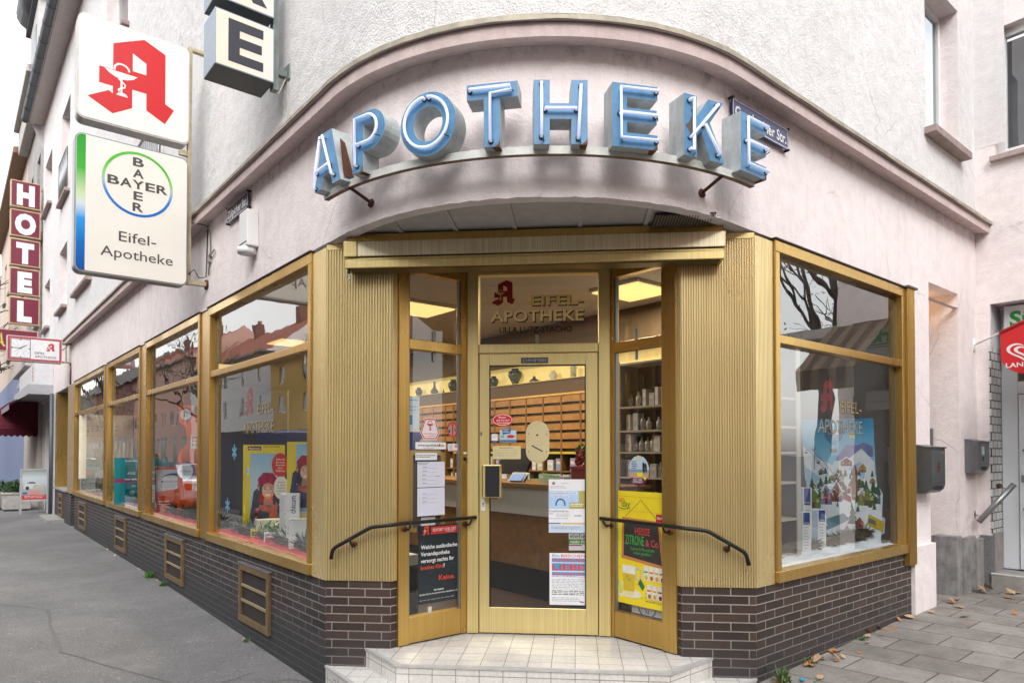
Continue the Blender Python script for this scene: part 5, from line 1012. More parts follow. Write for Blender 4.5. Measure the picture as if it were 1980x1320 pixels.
def portrait(mb, cx, z0, h, y):
    """flat printed picture: woman with beret and scarf"""
    p = lambda a, b: (cx + a * h, z0 + b * h)
    mb.poly([p(-.30, 0), p(.26, 0), p(.28, .30), p(.16, .44), p(-.10, .46), p(-.26, .36)], y, JK)
    mb.poly([p(-.26, .30), p(-.2, .28), p(-.10, .62), p(-.16, .70), p(-.22, .64)], y - .0003, JK); mb.ell(*p(-.12, .70), .035 * h, .05 * h, y - .0012, SK)
    mb.poly([p(-.14, .55), p(-.16, .74), p(-.06, .90), p(.10, .88), p(.20, .70), p(.20, .48), p(.10, .42), p(-.08, .46)], y - .0004, HR)
    mb.ell(*p(.02, .66), .105 * h, .145 * h, y - .0008, SK); mb.ell(*p(.0, .64), .08 * h, .10 * h, y - .0009, P((.64, .40, .30), .6))
    mb.poly([p(-.14, .74), p(-.15, .86), p(-.06, .97), p(.10, .96), p(.17, .84), p(.14, .74), p(.02, .79)], y - .0013, BER)
    for a in (-.03, .06): mb.ell(*p(a, .685), .016 * h, .009 * h, y - .0013, BLACK); mb.stroke([p(a - .025, .715), p(a + .025, .72)], .008 * h, y - .0013, HR)
    mb.stroke([p(.01, .68), p(.0, .635), p(.02, .63)], .008 * h, y - .0013, P((.38, .17, .11), .6)); mb.poly([p(-.035, .60), p(.06, .605), p(.04, .575), p(-.01, .57)], y - .0013, WHT); mb.stroke([p(-.04, .603), p(.015, .597), p(.065, .608)], .008 * h, y - .0015, P((.42, .05, .05), .6))
    mb.poly([p(-.05, .53), p(.09, .53), p(.10, .40), p(-.06, .40)], y - .0006, P((.36, .18, .12), .6)); mb.poly([p(-.13, .42), p(.02, .38), p(.17, .43), p(.18, .33), p(.03, .27), p(-.14, .33)], y - .0016, SCF); mb.poly([p(.03, .34), p(.16, .36), p(.20, 0), p(.06, 0)], y - .0017, SCF); mb.poly([p(.08, .86), p(.20, .70), p(.24, .45), p(.17, .40), p(.12, .60)], y - .00125, HR); mb.poly([p(-.12, .80), p(-.13, .55), p(-.15, .44), p(-.07, .46), p(-.085, .70)], y - .00125, HR)
    for k in range(4): mb.stroke([p(.06 + k * .03, .38), p(.085 + k * .03, .02)], .006 * h, y - .002, P((.36, .05, .02), .7))
SKYB = grad('print_sky', [(0, (.30, .42, .55)), (.6, (.45, .58, .68)), (1, (.25, .45, .65))], 2, .5)
YP = P((.70, .56, .04), .45, var=.04)
f1 = face_fr(LF, -2.36, .38, 24); t = Thing('standing_poster', 'yellow framed cardboard poster of a woman with a red beret and scarf', 'poster', f1, (0, 0, 0))
mb = MB(); mb.box(-.205, .205, 0, .02, .0, .95, YP); mb.box(.14, .205, .02, .1, 0, .93, P((.5, .4, .03), .5)); t.part('board', mb)
mb = MB(); mb.rect(-.135, .16, .10, .86, -.002, SKYB); portrait(mb, .03, .08, .60, -.004); t.part('picture', mb)
mb = MB(); mb.rect(-.16, -.03, .895, .935, -.001, P((.1, .02, .01), .5)); mb.text('Meditonsin', -.095, .915, .022, WHT, -.002, .008, w=.11); mb.lines(-.01, .16, .925, 1, .02, .014, P((.25, .2, .02), .5), -.001, 3, 0)
mb.ell(.16, .74, .085, .125, -.008, P((.50, .03, .03), .45)); mb.ell(.17, .50, .075, .12, -.009, P((.68, .67, .64), .5))
for k, (s_, w) in enumerate((('Schon bei', .085), ('den ersten', .09), ('Anzeichen', .09), ('einer', .05), ('Erkältung', .085))): mb.text(s_, .16, .80 - k * .03, .02, WHT, -.0095, .006, w=w)
for k, (s_, w) in enumerate((('Aktiviert', .075), ('die Selbst-', .085), ('heilungs-', .08), ('kräfte des', .085), ('Körpers.', .07))): mb.text(s_, .17, .56 - k * .03, .018, PRINT, -.0105, .004, w=w)
t.part('print', mb)
f2 = face_fr(LF, -1.32, .42, 22); t = Thing('standing_poster', 'second beret poster, cut off by the right frame of the nearest left window', 'poster', f2, (0, 0, 0))
mb = MB(); mb.box(-.19, .24, 0, .02, 0, .97, YP); t.part('board', mb)
mb = MB(); mb.rect(-.11, .24, .30, .95, -.002, SKYB); portrait(mb, -.03, .36, .50, -.004); mb.rect(.06, .16, .84, .885, -.005, P((.1, .02, .01), .5)); mb.lines(.02, .2, .79, 2, .04, .018, GREYP, -.005, 3, .1); mb.lines(-.16, -.05, .27, 5, .04, .012, P((.5, .05, .02), .5), -.002, 5); t.part('picture', mb)
def carton(fr, w, d, h, m, lab, deco, name='carton', z=0, bev=.002):
    mb = MB(); mb.box(-w / 2, w / 2, 0, d, z, z + h, m); deco(mb); solo(name, lab, 'carton', mb, fr, (0, 0, z), None, bev)
fb = face_fr(LF, -1.36, .26, 45)
def dz(mb):
    mb.text('Bronchicum', -.028, .31, .032, PRINT, -.001, .014, w=.26, rot=R(90)); mb.rect(-.005, .04, .37, .45, -.001, P((.06, .30, .06), .5)); mb.poly([(-.005, .37), (.04, .41), (.04, .37)], -.0016, P((.6, .5, .03), .5)); mb.lines(-.04, .03, .16, 4, .02, .007, GREYP, -.001, 4); mb.rect(-.035, .01, .04, .075, -.001, P((.04, .25, .06), .5))
carton(fb, .10, .12, .49, WHT, 'tall white cough syrup carton with upright lettering', dz)
fb2 = face_fr(LF, -1.24, .24, 18)
def dz(mb): mb.text('chicum', .0, .40, .05, PRINT, -.001, .014, w=.16, rot=R(90)); mb.rect(-.05, .05, 0, .02, -.001, P((.1, .3, .1), .5))
carton(fb2, .115, .09, .50, WHT, 'tall white cough syrup carton turned sideways beside its twin', dz)
def dz(mb): mb.ell(.02, .06, .05, .06, -.001, P((.03, .07, .3), .5)); mb.rect(-.07, .07, .285, .29, -.0012, P((.15, .35, .1), .5))
carton(face_fr(LF, -1.0, .20, 20), .17, .10, .29, WHT, 'plain white carton with a blue print at the right window edge', dz)
def dz(mb): mb.text('Ricola', .0, 1.02, .07, PRINT, -.001, .014, w=.15, shear=.15); mb.rect(-.1, .1, .93, .97, -.001, P((.6, .3, .02), .5))
mbx = MB(); mbx.box(-.11, .11, .0, .12, .0, .92, OFFW); solo('display_stand', 'slim pale stand under the yellow sweets box', 'stand', mbx, face_fr(LF, -.93, .52, 20), (0, 0, 0))
carton(face_fr(LF, -.93, .52, 20), .22, .12, .17, P((.70, .42, .01), .45), 'yellow sweets box on the slim stand at the right window edge', dz, 'sweets_box', .925)
def dz(mb): mb.rect(-.14, .14, .06, .10, -.001, P((.12, .03, .02), .5)); mb.text('Meditonsin', -.05, .08, .026, WHT, -.0016, .01, w=.14); mb.lines(-.12, .12, .045, 2, .018, .007, PRINT, -.001, 6)
carton(face_fr(LF, -1.93, .26, 28), .30, .16, .115, P((.66, .55, .03), .45), 'flat yellow and white medicine pack in front of the beret poster', dz, 'medicine_pack', .0)
carton(face_fr(LF, -1.95, .30, 34), .26, .13, .09, P((.70, .68, .60), .45), 'white medicine pack lying on the yellow one', dz, 'medicine_pack', .118)
def dz(mb): mb.rect(-.11, .0, .02, .08, -.001, P((.5, .03, .02), .5)); mb.lines(-.1, .09, .10, 1, .02, .012, PRINT, -.001, 6)
carton(face_fr(LF, -1.55, .22, 25), .24, .12, .125, WHT, 'white pack with a red corner behind the frosted garland', dz, 'medicine_pack')
def syrup(x, yy, lab, h):
    f_ = face_fr(LF, x, yy, 25); t = Thing('syrup_bottle', lab, 'bottle', f_, (0, 0, 0)); mb = MB(); mb.lathe((0, 0, 0), [(.042, 0), (.045, .01), (.045, h * .55), (.03, h * .66), (.017, h * .72), (.017, h * .8)], P((.07, .02, .008), .15), 16); t.part('glass', mb)
    mb = MB(); mb.lathe((0, 0, 0), [(.0458, .03), (.0458, h * .32)], YP, 16); mb.lathe((0, 0, 0), [(.0458, h * .34), (.0458, h * .48)], WHT, 16); t.part('label_band', mb); mb = MB(); mb.lathe((0, 0, 0), [(.022, h * .76), (.022, h)], P((.20, .015, .02), .4), 14); t.part('cap', mb)
syrup(-2.48, .25, 'brown syrup bottle with dark red cap, taller of the two', .40); syrup(-2.26, .27, 'brown syrup bottle with red cap, shorter of the two', .30)
mb = MB(); rr = random.Random(8)
for k in range(90): c = Vector((rr.gauss(0, .055), rr.gauss(0, .04), .16 + rr.gauss(0, .03))); d = Vector((rr.gauss(0, 1), rr.gauss(0, 1), rr.gauss(0, 1))).normalized() * .02; e = d.orthogonal().normalized() * .014; mb.add([c - d, c + e, c + d, c - e], [(0, 1, 2, 3)], P(rr.choice([(.05, .14, .05), (.10, .22, .10), (.4, .45, .35)]), .5))
mb.lathe((0, 0, 0), [(.035, .12), (.04, .15)], P((.3, .2, .1), .7)); solo('ivy_plant', 'small variegated ivy in front of the yellow packs', 'plant', mb, face_fr(LF, -1.62, .22, 25), (0, 0, .12))
# snowflake stickers on the pane
def flake(x, z, s, lab):
    mb = MB(); m = P((.12, .34, .5), .5)
    for k in range(6): a = R(60 * k + 90); mb.stroke([(x, z), (x + s * math.cos(a), z + s * math.sin(a))], s * .22, .031, m); mb.stroke([(x + s * .6 * math.cos(a) - s * .2 * math.sin(a), z + s * .6 * math.sin(a) + s * .2 * math.cos(a)), (x + s * .6 * math.cos(a) + s * .2 * math.sin(a), z + s * .6 * math.sin(a) - s * .2 * math.cos(a))], s * .16, .0306, m)
    solo('snowflake_sticker', lab, 'sticker', mb, LF, (x, .031, z), 'snowflake stickers on the window')
flake(-2.22, 1.76, .075, 'pale blue snowflake sticker, highest on the nearest left window'); flake(-2.42, 1.22, .075, 'pale blue snowflake sticker, lowest on the nearest left window'); flake(-1.82, 1.58, .05, 'pale blue snowflake sticker nearest to the beret poster')
# second window: orange cold remedy display
ORG = P((.72, .10, .015), .4, var=.08); NAVY = P((.02, .03, .18), .4); SIL = P((.6, .62, .66), .4)
f3 = face_fr(LF, -5.95, .34, 33); t = Thing('cardboard_display', 'orange cardboard display with a white and navy oval, left of the tall one', 'display', f3, (0, 0, 0))
mb = MB(); mb.box(-.22, .20, 0, .03, 0, .66, ORG); t.part('board', mb)
mb = MB(); mb.rect(-.21, .19, .30, .62, -.001, SIL); mb.ell(.02, .42, .19, .15, -.002, NAVY); mb.ell(-.02, .41, .17, .13, -.003, WHT); mb.text('MUCOSOLVAN', -.02, .45, .036, NAVY, -.004, .012, w=.25, shear=.15); mb.lines(-.15, .1, .40, 2, .03, .012, GREYP, -.004, 3); mb.poly([(-.21, .30), (.19, .36), (.19, .24), (-.21, .24)], -.0045, ORG); mb.lines(-.19, .0, .16, 2, .04, .015, WHT, -.002, 5)
mb.ring(.1, .15, .035, .04, .008, -.002, WHT); mb.ring(.1, .06, .06, .06, .008, -.002, WHT); t.part('print', mb)
f4 = face_fr(LF, -5.0, .36, 32); t = Thing('cardboard_display', 'tall orange cut out cardboard figure display in the second left window', 'display', f4, (0, 0, 0))
mb = MB(); mb.prism([(-.18, 0), (.22, 0), (.24, .95), (.2, 1.05), (.16, 1.35), (.0, 1.40), (.02, 1.5), (-.17, 1.5), (-.16, 1.28), (-.08, 1.2), (-.06, 1.0), (-.17, .85)], 0, .03, ORG); t.part('board', mb)
mb = MB(); mb.ell(-.07, 1.38, .075, .09, -.001, NAVY); mb.ell(-.085, 1.375, .065, .075, -.002, WHT); mb.stroke([(-.1, 1.34), (-.1, 1.41), (-.07, 1.35), (-.07, 1.41)], .014, -.003, NAVY); mb.rect(-.02, .2, .92, 1.1, -.001, WHT); mb.lines(0, .18, 1.06, 3, .05, .025, ORG, -.002, 4, .1)
mb.ell(-.06, .62, .10, .13, -.001, NAVY); mb.ell(-.08, .62, .09, .11, -.002, SIL); mb.text('MUCOSOLVAN', -.08, .62, .025, NAVY, -.003, .01, w=.13); mb.rect(-.0, .23, .36, .52, -.004, WHT); mb.text('RIOPAN', .12, .43, .06, P((.4, .06, .03), .5), -.005, .014, w=.17); mb.rect(.02, .22, .06, .34, -.001, P((.48, .04, .02), .5)); mb.lines(.04, .2, .31, 6, .025, .008, P((.65, .3, .2), .5), -.002, 6); t.part('print', mb)
f5 = face_fr(LF, -8.0, .4, 36); t = Thing('cardboard_display', 'teal cardboard display panel in the third left window', 'display', f5, (0, 0, 0))
mb = MB(); mb.box(-.45, .42, 0, .03, 0, .78, P((.0, .17, .19), .4)); t.part('board', mb)
mb = MB(); mb.text('den', .2, .62, .05, WHT, -.001, .01, w=.12); mb.text('mit dem WirkP', .02, .53, .06, WHT, -.001, .01, w=.55); mb.rect(-.45, .42, .37, .43, -.001, P((.25, .01, .09), .5)); mb.lines(-.3, .38, .41, 1, .02, .025, WHT, -.002, 3, .1); mb.lines(-.2, .25, .30, 2, .09, .02, P((.4, .6, .6), .5), -.001, 5); t.part('print', mb)
carton(face_fr(LF, -6.9, .3, 36), .2, .1, .36, P((.55, .57, .6), .5), 'pale grey carton at the right of the teal display', lambda mb: mb.lines(-.07, .07, .28, 5, .05, .015, GREYP, -.001, 3))
carton(face_fr(LF, -10.3, .32, 38), .14, .1, .55, P((.35, .45, .03), .5), 'slim lime and yellow carton in the farthest left window', lambda mb: mb.rect(-.05, .05, .1, .4, -.001, P((.05, .12, .05), .5)))
mb = MB(); mb.box(-.5, .5, 0, .02, .9, 2.25, P((.66, .60, .46), .8)); mb.lines(-.4, .4, 2.0, 3, .1, .012, GREYP, -.001, 5); solo('window_blind', 'cream hanging paper blind in the farthest left window', 'blind', mb, face_fr(LF, -12.0, .45, 30, .3), (0, 0, .9))
# ---- right window: winter village poster and white cream cartons
f6 = face_fr(RF, 2.38, .50, -21, .865); t = Thing('standing_poster', 'big blue cut out poster of a snowy mountain village', 'poster', f6, (0, 0, 0))
out = [(-.30, .02), (.33, .02), (.33, .10), (.37, .12), (.38, .26), (.34, .30), (.36, .44), (.36, .5), (.31, .60), (.30, .75), (.285, 1.22), (-.36, 1.22), (-.335, .9), (-.305, .5), (-.38, .46), (-.36, .3)]
SKYP = grad('poster_sky', [(0, (.45, .65, .82)), (.5, (.42, .68, .88)), (.8, (.16, .55, .84)), (1, (.02, .30, .62))], 2, .4)
mb = MB(); mb.prism(out, 0, .015, SKYP, WHT); t.part('board', mb)
mb = MB(); S_ = P((.80, .86, .93), .5, var=.10, vs=9); S2_ = P((.38, .62, .84), .5, var=.15, vs=9); PUR = P((.18, .20, .46), .5, var=.25, vs=9)
mb.poly([(-.05, .82), (.05, .97), (.14, .96), (.20, .99), (.28, .95), (.285, .86), (.1, .80)], -.001, PUR); mb.poly([(-.34, .95), (-.22, .84), (-.10, .78), (.05, .72), (-.05, .62), (-.32, .62)], -.0014, S_); mb.poly([(-.06, .80), (.08, .84), (.18, .93), (.24, .86), (.29, .80), (.30, .5), (-.2, .5)], -.0018, S_)
mb.poly([(.06, .74), (.17, .80), (.21, .70), (.20, .62), (.14, .68)], -.0022, S2_); mb.poly([(-.305, .62), (-.1, .66), (.1, .60), (.30, .68), (.31, .58), (.36, .5), (.34, .02), (-.30, .02), (-.36, .3), (-.38, .46), (-.305, .5)], -.0024, S_)
mb.poly([(-.325, .75), (-.2, .66), (-.16, .52), (-.305, .5)], -.0026, S2_)
mb.ell(-.06, 1.08, .085, .10, -.002, P((.03, .28, .52), .4)); mb.poly([(-.10, 1.0), (-.02, 1.0), (-.04, .965), (-.08, .965)], -.002, P((.03, .24, .46), .4)); mb.rect(-.125, -.0, 1.055, 1.115, -.003, P((.06, .09, .2), .5)); mb.text('Linola', -.063, 1.085, .035, WHT, -.0035, .01, w=.095); mb.rect(-.09, -.035, .89, .925, -.002, P((.26, .10, .03), .5)); mb.stroke([(-.08, .925), (-.085, .97)], .003, -.002, DARK); mb.stroke([(-.045, .925), (-.04, .97)], .003, -.002, DARK); mb.rect(.08, .125, 1.03, 1.08, -.002, P((.72, .66, .2), .5))
mb.stroke([(-.35, 1.02), (-.15, .80), (-.02, .62)], .003, -.003, DARK); mb.stroke([(-.34, .98), (-.17, .76), (-.06, .6)], .003, -.003, DARK); mb.stroke([(-.235, .96), (-.235, .72)], .008, -.003, P((.25, .28, .38), .5))
for x, z in ((-.31, .90), (-.20, .80), (-.15, .72), (-.24, .93)): mb.ring(x, z, .016, .018, .004, -.0032, DARK); mb.ell(x, z - .012, .014, .01, -.0034, P((.03, .10, .2), .5))
def hut(x, z, w, h, c, roof=S_):
    mb.poly([(x - w / 2, z), (x + w / 2, z), (x + w / 2, z + h * .5), (x, z + h), (x - w / 2, z + h * .5)], -.0032, P(c, .5)); mb.poly([(x - w * .62, z + h * .42), (x, z + h * .98), (x + w * .62, z + h * .42), (x + w * .62, z + h * .56), (x, z + h * 1.16), (x - w * .62, z + h * .56)], -.0036, roof)
    mb.rect(x - w * .12, x + w * .12, z, z + h * .3, -.0036, P((.10, .05, .03), .5))
    for s in (-1, 1): mb.rect(x + s * w * .3 - w * .08, x + s * w * .3 + w * .08, z + h * .28, z + h * .45, -.0036, P((.55, .48, .2), .5))
for a in ((.05, .76, .10, .08, (.20, .06, .03)), (-.02, .60, .09, .13, (.18, .07, .03)), (-.25, .34, .14, .20, (.13, .24, .05)), (-.13, .38, .10, .20, (.24, .22, .42)), (-.04, .41, .10, .19, (.26, .09, .03)), (.22, .38, .15, .19, (.18, .25, .05)), (.30, .40, .08, .17, (.03, .16, .22)), (.10, .50, .07, .15, (.22, .10, .04)), (-.16, .12, .06, .11, (.30, .03, .03)), (.16, .17, .07, .10, (.35, .04, .03)), (.19, .70, .06, .09, (.4, .22, .03)), (.145, .43, .10, .14, (.28, .10, .04))): hut(*a)
rq = random.Random(21)
for k in range(22): hut(rq.uniform(-.26, .28), .42 + .012 * k + rq.uniform(-.01, .01), .05, .06, rq.choice([(.24, .09, .04), (.12, .24, .06), (.3, .04, .04), (.2, .2, .4), (.35, .2, .05)]))
mb.rect(.10, .145, .48, .68, -.0038, P((.22, .10, .05), .5)); mb.poly([(.09, .68), (.155, .68), (.1225, .78)], -.004, P((.28, .03, .03), .5))
mb.poly([(-.18, .22), (.02, .30), (.08, .24), (-.12, .13)], -.0034, P((.16, .30, .36), .5)); mb.poly([(.22, .20), (.36, .13), (.37, .23), (.24, .30)], -.0042, P((.62, .42, .02), .45)); mb.poly([(.235, .22), (.30, .19), (.30, .235), (.24, .265)], -.0046, P((.10, .14, .16), .4)); mb.poly([(.02, .44), (.09, .40), (.09, .46), (.03, .50)], -.0044, P((.30, .03, .06), .45))
for x, z, s in tuple((rq.uniform(-.28, .30), rq.uniform(.30, .70), rq.uniform(.025, .05)) for _ in range(26)) + ((.10, .20, .10), (.16, .55, .05), (.19, .55, .045), (.28, .50, .07), (.32, .49, .06), (-.13, .58, .05), (-.18, .57, .045), (-.26, .53, .06), (.04, .66, .04), (.22, .54, .05), (-.10, .59, .04)):
    for k in range(3): mb.poly([(x - s * (.5 - k * .12), z + s * .5 * k), (x + s * (.5 - k * .12), z + s * .5 * k), (x, z + s * .5 * k + s * .8)], -.0048 - k * .0002, P((.025, .11, .055), .5))
mb.poly([(.0, .10), (.10, .10), (.05, .19)], -.005, P((.5, .48, .5), .5))
for k in range(3): mb.poly([(.015 + k * .03, .10), (.03 + k * .03, .10), (.05, .19)], -.0052, P((.08, .08, .14), .5))
mb.rect(.01, .09, .06, .10, -.005, P((.25, .08, .04), .5)); t.part('picture', mb)
BLU = P((.02, .05, .26), .4)
def cream(fr, w, d, h, lab):
    def dz(mb):
        mb.rect(w / 2 - .055, w / 2 - .003, h - .15 if h > .4 else h - .10, h, -.001, BLU); mb.text('Linola', w / 2 - .029, h - .125 if h > .4 else h - .085, .016, WHT, -.0016, .008, w=.042); mb.lines(w / 2 - .05, w / 2 - .01, h * .65, 12 if h > .4 else 8, .025, .009, GREYP, -.001, 3); mb.rect(-w / 2 + .004, w / 2 - .062, .004, h - .004, -.001, P((.40, .47, .55), .3)); mb.lines(-w / 2 + .02, w / 2 - .08, h * .7, 6, .018, .004, P((.6, .65, .7), .5), -.0014, 7)
    carton(fr, w, d, h, WHT, lab, dz, 'cream_carton')
cream(face_fr(RF, 1.44, .44, -22, .875), .20, .12, .57, 'tallest white and silver cream carton in the right window'); cream(face_fr(RF, 1.27, .33, -22, .875), .145, .1, .37, 'short white cream carton left of the tallest one'); cream(face_fr(RF, 1.62, .36, -22, .875), .13, .1, .37, 'short white cream carton right of the tallest one')
t = Thing('display_pedestal', 'low white pedestal with a wavy cut edge under the cream cartons', 'pedestal', RF, (1.2, .45, .86)); mb = MB(); mb.box(1.1, 1.75, .26, .60, .861, .874, WHT); t.part('board', mb)
for x, lab in ((1.05, 'thin hanging hook, left of two in the right window'), (1.72, 'thin hanging hook, right of two in the right window')):
    mb = MB(); mb.tube([(x, .3, 3.2), (x, .3, 2.42)], .002, BLACK, 5); mb.box(x - .008, x + .008, .292, .308, 2.36, 2.42, BLACK); solo('hanging_hook', lab, 'hook', mb, RF, (x, .3, 2.36))
# ================================================================== right side: perpendicular neighbour
# RP frame: x = outward from the right facade, y = further along the street, faces the corner
NB = Thing('neighbour_building', 'pink rendered neighbour house with a white glass shop door at the right edge', 'building', RP, (0, 0, 0))
def npart(name, mb, parent=None, bevel=0.0):
    o = mk(name, mb, (0, 0, 0), bevel)
    o.parent = parent or NB.e; return o
mb = MB(); x0, xo, x1 = .012, .135, 1.30
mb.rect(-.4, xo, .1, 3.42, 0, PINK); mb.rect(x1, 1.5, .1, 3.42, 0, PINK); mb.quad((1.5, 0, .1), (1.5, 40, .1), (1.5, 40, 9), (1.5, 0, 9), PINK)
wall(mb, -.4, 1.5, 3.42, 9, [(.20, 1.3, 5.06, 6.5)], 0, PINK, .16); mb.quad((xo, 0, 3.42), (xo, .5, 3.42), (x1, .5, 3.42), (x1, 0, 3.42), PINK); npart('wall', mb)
mb = MB(); mb.rect(x0 - .3, .30, 5.2, 9, -.003, WHITE2); npart('pale_wall_strip', mb)
mb = MB(); mb.box(.16, 1.36, -.07, .14, 5.0, 5.06, P((.40, .31, .29), .85, var=.2)); npart('sill', mb, None, .006)
w = MB()
for a in ((.20, .285, 5.06, 6.5), (1.215, 1.3, 5.06, 6.5), (.285, 1.215, 5.06, 5.15), (.285, 1.215, 6.41, 6.5)): w.box(a[0], a[1], .10, .17, a[2], a[3], WHT)
wo = npart('upper_window', w, None, .006); g = MB(); g.rect(.28, 1.22, 5.14, 6.42, .135, GLASSU); npart('pane', g, wo); g = MB(); g.rect(.2, 1.3, 5.06, 6.5, .4, P((.16, .16, .17), .8)); npart('curtain', g, wo)
mb = MB(); mb.quad((xo, 0.0, .85), (xo, .36, .85), (xo, .36, 2.95), (xo, 0, 2.95), WBRICK); mb.quad((xo, 0, 2.95), (xo, .36, 2.95), (xo, .36, 3.42), (xo, 0, 3.42), P((.6, .6, .62), .5)); mb.rect(xo - .02, xo, .85, 2.95, -.002, WBRICK); npart('brick_reveal', mb)
mb = MB(); mb.box(x0 + .01, xo + .006, -.045, .05, .1, .83, P((.16, .16, .165), .8, var=.3, vs=60, bmp=.004, bs=60)); mb.quad((xo + .004, .05, .2), (xo + .004, .4, .2), (xo + .004, .4, .85), (xo + .004, .05, .85), CONC); npart('stone_base', mb, None, .006)
mb = MB(); WF = P((.70, .73, .76), .35, var=.02)
for a in ((xo + .005, xo + .16, .43, 3.35), (xo + .16, 1.3, 2.42, 2.56)): mb.box(a[0], a[1], .35, .42, a[2], a[3], WF)
mb.box(xo + .17, xo + .265, .33, .40, .44, 2.41, WF); mb.box(xo + .265, 1.3, .33, .40, .44, .62, WF); mb.box(xo + .265, 1.3, .33, .40, 2.31, 2.41, WF)
dn = npart('shop_door', mb, None, .005)
g = MB(); g.rect(xo + .26, 1.3, .61, 2.32, .365, GLASSD); g.rect(xo + .155, 1.3, 2.55, 3.35, .385, GLASSD); npart('pane', g, dn)
g = MB(); g.tube([(xo + .30, .22, .95), (xo + .30, .22, 1.92)], .019, GREYM, 10); g.tube([(xo + .21, .33, 1.12), (xo + .30, .22, 1.12)], .013, GREYM, 8); g.tube([(xo + .21, .33, 1.78), (xo + .30, .22, 1.78)], .013, GREYM, 8); g.box(xo + .19, xo + .215, .32, .33, 1.42, 1.50, GREYM); npart('pull_handle', g, dn)
g = MB(); g.box(xo, 2.6, .9, 2.4, .25, .3, P((.3, .27, .24), .8)); g.box(-.2, 2.6, .45, 2.4, 3.36, 3.5, CEIL); g.box(-.25, xo - .03, .1, 2.4, .2, 3.5, CEIL); g.rect(0, 2.6, .3, 3.4, 2.4, P((.40, .30, .16), .8, 0, .15)); g.box(.5, 1.4, 1.2, 1.5, .3, .95, P((.45, .03, .03), .5)); g.box(.45, 1.45, 1.3, 1.6, .95, 1.6, WOODD); npart('shop_interior', g)
mb = MB(); mb.box(xo - .0, 1.35, -.08, .45, .1, .42, CONC); mb.box(xo - .004, 1.35, -.085, -.06, .405, .426, P((.55, .54, .52), .6)); npart('door_step', mb, None, .008)
for c in list(NB.e.children): pass
t = Thing('shop_sign', 'white light box sign with green letters over the shop door at the right edge', 'sign', RP, (.9, .3, 2.98))
mb = MB(); mb.box(.215, 1.29, .18, .34, 2.93, 3.40, P((.66, .68, .70), .4)); t.part('box', mb)
mb = MB(); gg = P((.0, .30, .03), .4); mb.text('Südmarkt', .27, 3.255, .17, gg, .178, .035, w=.95, al='L'); mb.rect(.27, 1.22, 3.13, 3.15, .178, gg); mb.rect(.27, 1.22, 3.10, 3.112, .178, gg); mb.text('Ei', .28, 3.03, .08, BLACK, .178, .02, w=.09, al='L'); t.part('lettering', mb)
# awning, striped, of the neighbour shop (seen in the right window's reflection)
t = Thing('striped_awning', 'brown and beige striped awning of the neighbour shop, seen mirrored in the right window', 'awning', RP, (1.2, 0, 3.3))
mb = MB(); ca, cb = P((.17, .125, .085), .9), P((.085, .06, .045), .9)
for i in range(7): xa = .86 + i * .1; m = (ca, cb)[i % 2]; mb.quad((xa, -1.0, 2.75), (xa + .1, -1.0, 2.75), (xa + .1, -.03, 3.4), (xa, -.03, 3.4), m); mb.quad((xa, -1.0, 2.5), (xa + .1, -1.0, 2.5), (xa + .1, -1.0, 2.75), (xa, -1.0, 2.75), m)
t.part('fabric', mb); mb = MB(); mb.tube([(1.5, -.98, 2.75), (1.5, -.02, 2.9)], .02, GREYM); t.part('arm', mb)
# ice cream flag: hangs from a short pole on the wall
q = RP.w(.0, -.10); FF = Fr(q.x, q.y, R(-52)); FLAGR = P((.62, .018, .022), .5, var=.05)
t = Thing('ice_cream_flag', 'red rounded flag with a white double heart on a short white pole', 'flag', FF, (0, 0, 2.93))
mb = MB(); mb.tube([(0, 0, 2.96), (.60, -.0, 3.20)], .011, WHT, 10); mb.tube([(0, .0, 2.88), (0, 0, 3.04)], .016, WHT, 10); t.part('pole', mb)
def fl(x): return 2.96 + .4 * x
mb = MB(); X0, X1 = .265, .78; pts = [(X0, fl(X0))] + [(X0 + .005, 2.85)] + arc_pts((X0 + X1) / 2, 2.83, (X1 - X0) / 2, 182, 358, 24, .235) + [(X1, fl(X1))]
mb.prism(pts, -.004, .004, FLAGR); t.part('cloth', mb)
mb = MB(); mb.tube([(X0 - .005, -.001, fl(X0) - .004), (X1, -.001, fl(X1) - .004)], .02, P((.45, .01, .015), .5), 8); t.part('sleeve', mb)
mb = MB(); hx, hz = .49, 2.845
def heart(s, n=40): return [(hx + s * .062 * 16 * math.sin(k * 2 * math.pi / n) ** 3 / 8, hz + s * .052 * (13 * math.cos(k * 2 * math.pi / n) - 5 * math.cos(2 * k * 2 * math.pi / n) - 2 * math.cos(3 * k * 2 * math.pi / n) - math.cos(4 * k * 2 * math.pi / n)) / 8 * .8) for k in range(n)]
mb.poly(heart(1.35), -.0055, WHT); mb.poly(heart(1.08), -.0060, FLAGR); mb.poly(heart(.80), -.0065, WHT); mb.poly(heart(.5), -.0070, FLAGR); mb.text('LANGNESE', X0 + .05, 2.70, .05, WHT, -.0055, .022, w=.43, al='L'); t.part('emblem', mb)
